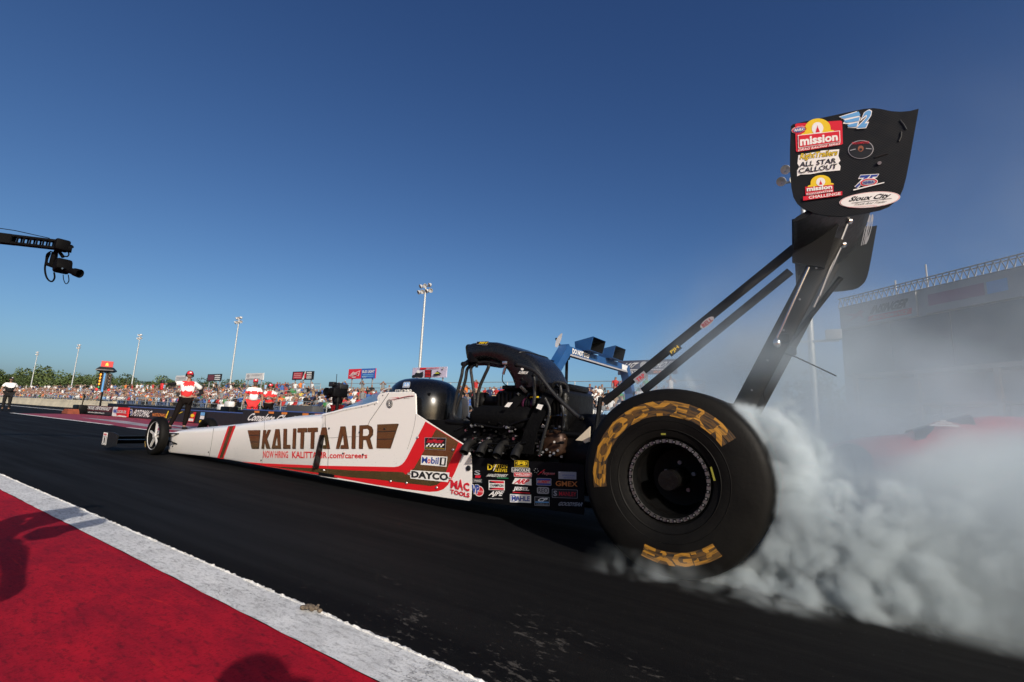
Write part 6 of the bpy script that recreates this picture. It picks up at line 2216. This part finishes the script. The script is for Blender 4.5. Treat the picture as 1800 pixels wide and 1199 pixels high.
mb.tube([atd(113, 461, 6.0), atd(117, 459.5, 6.0), atd(121, 462, 6.0), atd(122, 468, 6.0)], .014, CRM)
mb.lathe([(.035, 0), (.04, .08), (.05, .1), (.056, .17), (.046, .17), (.04, .12), (0, .12)], atd(118, 474, 6.0), atd(137, 480, 6.0) - atd(118, 474, 6.0), CRM, 16)
mb.lathe([(.012, -.004), (.012, .004)], atd(110, 472, 5.9), (-.5, .8, .1), CHROME, 8, True)
mb.build('remote_camera', cr)
mb = MB()
mb.curve([atd(90, 442, 6.0), atd(83, 447, 6.0), atd(81, 458, 6.0), atd(79, 472, 6.0), atd(81, 485, 6.0), atd(86, 493, 6.0), atd(92, 494.5, 6.0), atd(96, 488, 6.0), atd(95, 479, 6.0)], .010, CRM, 6)
mb.curve([atd(119, 441, 6.0), atd(121, 447, 6.0), atd(118, 451, 6.0), atd(112, 450, 6.0)], .008, CRM, 6)
mb.curve([atd(111, 483, 6.0), atd(112, 492, 6.0), atd(116, 499, 6.0), atd(121, 494, 6.0), atd(120, 483, 6.0)], .005, CRM, 6)
mb.curve([atd(88, 445, 6.0), atd(83, 455, 6.0), atd(82, 464, 6.0)], .012, CRM, 6)
mb.build('cable', cr)
mb = MB()
mb.cyl((BASEP.x, BASEP.y, 1.1), (BASEP.x, BASEP.y, BASEP.z), .07, CRM)
for k in range(3):
    a = 2 * pi * k / 3
    mb.cyl((BASEP.x, BASEP.y, 1.2), (BASEP.x + .7 * cos(a), BASEP.y + .7 * sin(a), 0), .04, CRM, 8)
mb.rbox(BASEP - D * .5, (.4, .4, .3), CRM, .04)
mb.tube([BASEP, BASEP - D * .6], .06, CRM)
mb.build('tripod_base', cr)

# ------------------------------------------------------------------ spectators
def colmat(name, out, ramp=None, rough=.85):
    m = bpy.data.materials.new(name)
    m.use_nodes = True
    t = m.node_tree
    b = t.nodes['Principled BSDF']
    b.inputs['Roughness'].default_value = rough
    b.inputs['Specular IOR Level'].default_value = .2
    oi = t.nodes.new('ShaderNodeObjectInfo')
    if ramp is None:
        t.links.new(oi.outputs['Color'], b.inputs['Base Color'])
    else:
        r = t.nodes.new('ShaderNodeValToRGB')
        r.color_ramp.interpolation = 'CONSTANT'
        el = r.color_ramp.elements
        while len(el) < len(ramp): el.new(.5)
        for i, c in enumerate(ramp):
            el[i].position = i / len(ramp)
            el[i].color = (*c, 1)
        t.links.new(oi.outputs[out], r.inputs[0])
        t.links.new(r.outputs[0], b.inputs['Base Color'])
    return m
SHIRTS = [('white', (.56, .56, .56), 22), ('black', (.012, .012, .013), 22), ('grey', (.16, .17, .18), 15), ('red', (.36, .03, .03), 10), ('blue', (.04, .10, .30), 12), ('navy', (.018, .025, .07), 12), ('orange', (.55, .15, .03), 3), ('pink', (.50, .24, .24), 2), ('light blue', (.22, .36, .52), 9), ('green', (.05, .20, .07), 3), ('yellow', (.55, .42, .08), 1), ('tan', (.26, .18, .11), 4)]
HATS = [('dark hair', (.03, .02, .014)), ('a black cap', (.012, .012, .013)), ('a white cap', (.62, .62, .60)), ('a red cap', (.42, .025, .03)), ('fair hair', (.20, .13, .07)), ('a straw hat', (.36, .28, .16))]
M_SH, M_HAT = colmat('spectator_shirt', None), colmat('spectator_hat', 'Alpha', [h[1] for h in HATS])
TRS = [mat('denim', (.05, .08, .16), .85, var=.15), mat('khaki', (.28, .21, .13), .85, var=.1), CBK]
SPSK = mat('spectator_skin', (.20, .11, .075), .6, var=.1)
def spec_mesh(seated, arms, tr_):
    hp = .46 if seated else .92
    J = dict(pelvis=(0, 0, hp, .16, .13), chest=(0, .03 if seated else 0, hp + .36, .18, .13), neck=(0, .0, hp + .56, .06), head=(0, -.02, hp + .68, .095), top=(0, -.01, hp + .74, .085))
    E = [('pelvis', 'chest'), ('chest', 'neck'), ('neck', 'head'), ('head', 'top')]
    for s, k in ((-1, 'l'), (1, 'r')):
        J['s' + k] = (.2 * s, .02, hp + .47, .07)
        if arms == 0:
            J['e' + k], J['w' + k] = (.27 * s, -.02, hp + .22, .05), (.14 * s, -.28, hp + .16, .045)
        elif arms == 1:
            J['e' + k], J['w' + k] = (.33 * s, -.10, hp + .34, .05), (.07 * s, -.22, hp + .62, .045)
        else:
            J['e' + k], J['w' + k] = (.27 * s, .02, hp + .2, .05), (.27 * s, -.04, hp - .04, .045)
        E += [('chest', 's' + k), ('s' + k, 'e' + k), ('e' + k, 'w' + k)]
        if seated:
            J['k' + k], J['a' + k] = (.13 * s, -.42, hp + .02, .075), (.13 * s, -.40, .06, .05)
        else:
            J['k' + k], J['a' + k] = (.11 * s, -.01, .5, .075), (.12 * s, 0, .06, .055)
        J['h' + k] = (.1 * s, 0, hp - .03, .105)
        J['t' + k] = (.13 * s, J['a' + k][1] - .14, .04, .045)
        E += [('pelvis', 'h' + k), ('h' + k, 'k' + k), ('k' + k, 'a' + k), ('a' + k, 't' + k)]
    V, F = grow(J, E, 'pelvis', 1)
    hw = hp
    groups = {}
    for f in F:
        c = sum((V[i] for i in f), Vector()) / len(f)
        armout = abs(c.x) > .225 or (c.y < -.13 and c.z > hw + .05)
        if c.z > hw + .71 or (c.z > hw + .64 and c.y > .0): m = M_HAT
        elif c.z > hw + .54: m = SPSK
        elif armout and (c.z < hw + .32 or c.y < -.13) and c.z > hw - .2 and not (c.z < hw + .12 and c.y < -.3): m = SPSK if tr_ != 2 else M_SH
        elif c.z > hw - .02 and c.y > -.16: m = M_SH
        elif c.z < .10: m = SBLACK
        else: m = TRS[tr_]
        groups.setdefault(m, []).append(f)
    mb = MB()
    for m, ff in groups.items():
        mb.add(V, ff, m, True)
    return mb
PROT = []
for seated, arms, tr_, txt in ((1, 0, 0, 'seated'), (1, 0, 1, 'seated'), (1, 1, 0, 'seated'), (1, 0, 2, 'seated'), (0, 2, 0, 'standing'), (0, 1, 1, 'standing')):
    mb = spec_mesh(seated, arms, tr_)
    PROT.append((mb, mb.build('spectator_proto'), txt))
bag = [i for i, s_ in enumerate(SHIRTS) for _ in range(s_[2])]
rg = random.Random(12)
cand = []
for i in range(ROWS):
    x = -186.0
    while x < -6.8:
        x += rg.uniform(.48, .72)
        if rg.random() < (.16 if i < 7 else .38): continue
        if xe1 - .2 < x < xe2 + .2 or -112.2 < x < -110.3: continue
        if -8 > x > -110 and (x + 110) % 17 < .9: continue      # aisles
        cand.append((x, i))
items = []
for x, i in cand:
    stand_ = i == ROWS - 1 and rg.random() < .45 or rg.random() < .03
    k = rg.choice((4, 5)) if stand_ else rg.choice((0, 0, 1, 2, 3, 3, 0))
    y = rowy(i) + (.28 if not stand_ else .0)
    z = rowz(i) + .02
    sc_ = rg.uniform(.92, 1.08)
    items.append((x, y, z, k, rg.choice(bag), rg.choice((0, 0, 0, 1, 1, 1, 2, 2, 2, 3, 4, 5)), rg.uniform(-.5, .5) + .45, sc_, i))
def vis(it):
    a, b2, d = proj((it[0], it[1], it[2] + .8))
    if a > 1180 or a < -10: return None
    if 700 < a < 790 and b2 > 672: return None
    if 850 < a < 985 and b2 > 690 or 985 < a < 1035 and b2 > 683: return None
    if a < 700 and b2 > np_top(a): return None
    return d
def np_top(a):
    for (x0, y0), (x1, y1) in zip(((300, 757), (420, 746), (425, 724), (570, 728), (603, 719), (665, 690), (700, 690)), ((420, 746), (425, 724), (570, 728), (603, 719), (665, 690), (700, 690), (701, 690))):
        if x0 <= a <= x1: return y0 + (y1 - y0) * (a - x0) / max(1e-6, x1 - x0) + 4
    return 900
vd = sorted([(vis(it), n_) for n_, it in enumerate(items) if vis(it) is not None])
near300 = set(n_ for d, n_ in vd[:296])
rowtxt = ['front row', 'second row', 'third row', 'lower middle row', 'middle row', 'upper middle row', 'third row from top', 'second row from top', 'top row']
xmarks = [(447, 'under white billboard'), (500, 'between white and black billboards'), (532, 'under black-red billboard'), (575, 'left of television camera'), (612, 'right of television camera'), (640, 'under beer billboard'), (672, 'above windscreen'), (700, 'left of black cowl'), (755, 'behind black cowl'), (800, 'right of black cowl'), (822, 'behind fuel hoses'), (850, 'under injector hat'), (890, 'behind injector hat'), (985, 'under blue arch'), (1035, 'inside blue arch'), (1070, 'by far arch leg'), (1100, 'between strut and arch'), (1150, 'behind wing struts')]
lastu = set()
for n_ in sorted(near300):
    x, y, z, k, si, hi, rz, sc_, i = items[n_]
    mb, pr, txt = PROT[k]
    o = pr if k not in lastu else pr.copy()
    if k in lastu: COL.objects.link(o)
    lastu.add(k)
    o.name = 'spectator'
    o.location = (x, y, z)
    o.rotation_euler = (0, 0, rz)
    o.scale = (sc_,) * 3
    o.color = (*SHIRTS[si][1], (hi + .5) / len(HATS))
    px = proj((x, y, z + .8))[0]
    mk = min(xmarks, key=lambda q_: abs(q_[0] - px))[1]
    o['label'] = '%s spectator, %s shirt, %s, %s, %s' % (txt, SHIRTS[si][0], HATS[hi][0].replace('a ', ''), rowtxt[i], mk)
    o['category'] = 'person'
    o['group'] = 'spectators in the grandstands'
# all the rest of the crowd as one mass
import numpy as np
VS, FS, CS, off = [], [], [], 0
MCOL = {SPSK: (.20, .11, .075), SBLACK: (.01, .01, .01), CBK: (.012, .012, .013), TRS[0]: (.05, .08, .16), TRS[1]: (.28, .21, .13)}
pv = [np.array([tuple(v) for v in mb.v]) for mb, _, _ in PROT]
crowd = MB()
vcol = []
for n_, (x, y, z, k, si, hi, rz, sc_, i) in enumerate(items):
    if n_ in near300 or x > -14: continue
    if x > -40 and vis((x, y, z)) is None: continue
    mb = PROT[k][0]
    c, s = cos(rz), sin(rz)
    P_ = pv[k] * sc_
    Q = np.stack([P_[:, 0] * c - P_[:, 1] * s + x, P_[:, 0] * s + P_[:, 1] * c + y, P_[:, 2] + z], 1)
    VS.append(Q)
    cc = [SHIRTS[si][1] if mb.mats[m_] is M_SH else HATS[hi][1] if mb.mats[m_] is M_HAT else MCOL[mb.mats[m_]] for m_ in range(len(mb.mats))]
    for f, m_ in zip(mb.f, mb.mi):
        FS.append(tuple(j + off for j in f))
        CS.append(cc[m_])
    off += len(Q)
me = bpy.data.meshes.new('crowd')
me.from_pydata(np.concatenate(VS).tolist(), [], FS)
at_ = me.color_attributes.new('cloth', 'FLOAT_COLOR', 'CORNER')
buf = np.ones((len(me.loops), 4), dtype=np.float32)
cs = np.array(CS, dtype=np.float32)
tot = np.array([len(f) for f in FS])
buf[:, :3] = np.repeat(cs, tot, axis=0)
at_.data.foreach_set('color', buf.ravel())
m = bpy.data.materials.new('crowd_cloth')
m.use_nodes = True
a = m.node_tree.nodes.new('ShaderNodeAttribute')
a.attribute_name = 'cloth'
m.node_tree.links.new(a.outputs[0], m.node_tree.nodes['Principled BSDF'].inputs['Base Color'])
m.node_tree.nodes['Principled BSDF'].inputs['Roughness'].default_value = .85
me.materials.append(m)
co = bpy.data.objects.new('crowd', me)
COL.objects.link(co)
tag(co, 'far mass of spectators packed in the distant grandstands', None, None, 'stuff')
# ------------------------------------------------------------------ tyre smoke
def smoke(name, label, lo, hi, res, build, col, aniso, absorb=None):
    me = bpy.data.meshes.new(name)
    bm = bmesh.new()
    bmesh.ops.create_cube(bm, size=1)
    c = (Vector(lo) + Vector(hi)) / 2
    d = Vector(hi) - Vector(lo)
    for v in bm.verts:
        v.co = Vector((v.co.x * d.x + c.x, v.co.y * d.y + c.y, v.co.z * d.z + c.z))
    bm.to_mesh(me)
    bm.free()
    m = bpy.data.materials.new(name + '_volume')
    m.use_nodes = True
    t = m.node_tree
    t.nodes.remove(t.nodes['Principled BSDF'])
    pv_ = t.nodes.new('ShaderNodeVolumePrincipled')
    pv_.inputs['Color'].default_value = (*col, 1)
    pv_.inputs['Anisotropy'].default_value = aniso
    pv_.inputs['Density'].default_value = 1.0
    pv_.inputs['Density Attribute'].default_value = 'density'
    if absorb: pv_.inputs['Absorption Color'].default_value = (*absorb, 1)
    t.links.new(pv_.outputs[0], t.nodes['Material Output'].inputs['Volume'])
    me.materials.append(m)
    g = bpy.data.node_groups.new(name, 'GeometryNodeTree')
    g.interface.new_socket('Geometry', in_out='INPUT', socket_type='NodeSocketGeometry')
    g.interface.new_socket('Geometry', in_out='OUTPUT', socket_type='NodeSocketGeometry')
    out = g.nodes.new('NodeGroupOutput')
    vc = g.nodes.new('GeometryNodeVolumeCube')
    vc.inputs['Min'].default_value = lo
    vc.inputs['Max'].default_value = hi
    for i, k in enumerate(('X', 'Y', 'Z')):
        vc.inputs['Resolution ' + k].default_value = max(4, int(d[i] / res))
    pos = g.nodes.new('GeometryNodeInputPosition')
    sx = g.nodes.new('ShaderNodeSeparateXYZ')
    g.links.new(pos.outputs[0], sx.inputs[0])
    den = build(g, pos.outputs[0], X(g, sx.outputs[0]), X(g, sx.outputs[1]), X(g, sx.outputs[2]))
    g.links.new(den.o, vc.inputs['Density'])
    sm = g.nodes.new('GeometryNodeSetMaterial')
    sm.inputs['Material'].default_value = m
    g.links.new(vc.outputs[0], sm.inputs['Geometry'])
    g.links.new(sm.outputs[0], out.inputs[0])
    o = bpy.data.objects.new(name, me)
    COL.objects.link(o)
    md = o.modifiers.new('volume', 'NODES')
    md.node_group = g
    tag(o, label, None, None, 'stuff')
    return o

def warp(g, pos, scale, amp):
    n = g.nodes.new('ShaderNodeTexNoise')
    n.inputs['Scale'].default_value = scale
    n.inputs['Detail'].default_value = 2
    g.links.new(pos, n.inputs['Vector'])
    a = g.nodes.new('ShaderNodeVectorMath')
    a.operation = 'MULTIPLY_ADD'
    g.links.new(n.outputs['Color'], a.inputs[0])
    a.inputs[1].default_value = (amp,) * 3
    g.links.new(pos, a.inputs[2])
    return a.outputs[0]

def plume(g, pos, x, y, z):
    w = warp(g, pos, 2.0, .20)
    def puff(v, sc):                                  # rounded bumps with creases between them
        return (noise(g, v, sc, 0, .5) * 2 - 1).abs()
    n0 = noise(g, pos, 1.5, 1, .5)
    b1, b2, b3 = puff(w, 5.2), puff(w, 12.0), puff(w, 27.0)
    n4 = noise(g, w, 10.0, 5, .66)
    r = ((x * x) + (z - .47) * (z - .47)).sqrt()
    # signed depth inside: thrown up round the back of each tyre
    th = .03 + .36 * (.92 - z).max(0.0)
    a = (.475 + th - r).min((x - .14) * .9).min(.84 - z)
    a = a.min((.20 - (y.abs() - .66).abs()) * .8 + (x - .45).max(0.0) * .4)
    # rolling away over the ground
    h = .20 + .26 * x
    b_ = (h - z).min((y + .80 + .07 * x) * .8).min((.85 + .3 * x - y) * .8).min((x - .02) * 1.0)
    s = a.max(b_)
    d = s + (n0 - .5) * .65 + b1 * .30 + b2 * .17 + b3 * .09 + (n4 - .5) * .46 - .155 - (x - .8).max(0.0) * .10
    face = ((y + .875 + .09 * (x - .35).max(0.0)) * 14).sat() * ((r - .475) * 60).sat()
    edge = (x + .5).ramp(0, .1) * (2.5 - x).ramp(0, 1.0)
    thin = (1 - z / .13).max(0.0) * (1 - ((y + .93) * 8).abs()).max(0.0) * (x + .42).ramp(0, .25) * (.75 - x).ramp(0, .35) * (b1 * 2.6 + b2 * 1.2 - .45).max(0.0)
    veil = (1 - ((r - .50) / .05).abs()).max(0.0) * (y + .87).ramp(0, .03) * (.86 - y).ramp(0, .1) * (x - .1).ramp(0, .2) * (b1 * 2.4).min(1.0) * (1 - ((y.abs() - .66).abs() - .16).ramp(0, .06)) * (.93 - z).ramp(0, .2)
    body = (d * 20.0).sat() * (.14 + (d * 3.6).sat() * .86) * (1 - (x - .55).ramp(0, .75) * .80)
    mist = (s * 1.0 + .20 + (n0 - .5) * .8 + (n4 - .5) * .25).sat() * (.7 + (x - .55).ramp(0, .75) * 9.0)
    return ((body * 30.0 + veil * 12.0 + mist) * face) * edge + thin * 8.0
smoke('tyre_smoke', 'dense white smoke boiling off the spinning rear tyres', (-.45, -1.1, 0.006), (2.5, 1.7, 1.08), .0112, plume, (.77, .855, .90), .0)

def cloud(g, pos, x, y, z):
    w = warp(g, pos, .7, .8)
    n1 = noise(g, w, .85, 4, .55)
    p1 = (noise(g, w, 1.7, 1, .5) * 2 - 1).abs()
    p2 = (noise(g, w, 4.0, 1, .5) * 2 - 1).abs()
    left = (x + .446 * (y + 3.38) - .85 - .50 * (z - .9).max(0.0))          # away from the engine and the cockpit
    e = left.ramp(-.1, 1.3)
    tall = (-1 * z / .85).exp() * 1.9 + (-1 * z / 2.0).exp() * .05
    near = (y + .55 + .12 * (x - .8)).ramp(0, .35)
    back = (x - .35).ramp(-.2, .5).max((y - 1.1).ramp(0, 1.2))
    lim = (4.6 - z).ramp(0, 2.2) * (17 - y).ramp(0, 4) * (5.0 - x).ramp(0, 3.0)
    d = (n1 - .38).max(0.0) * 2.2 + p1 * .65 + p2 * .30 - .12
    # thin wisps blown up past the tyre tops and the wing struts
    p3 = (noise(g, w, 6.0, 2, .6) * 2 - 1).abs()
    up = (z - .93).ramp(0, .25) * (1.85 - z).ramp(0, .8) * (y + .85).ramp(0, .25) * (1.6 - y).ramp(0, .5) * (x + .75 - .35 * (z - .9)).ramp(0, .9) * (1.15 - x).ramp(0, .7)
    wisp = up * ((n1 - .42).max(0.0) * 2.0 + p1 * 1.1 + p3 * .8 - .18).max(0.0) * 3.0
    return d.max(0.0) * tall * e * near * back * lim * 1.25 + wisp
smoke('drifting_smoke', 'thin grey smoke drifting across the far lane', (-7, -.9, 0.006), (5.1, 17, 4.6), .075, cloud, (.63, .735, .81), .12)
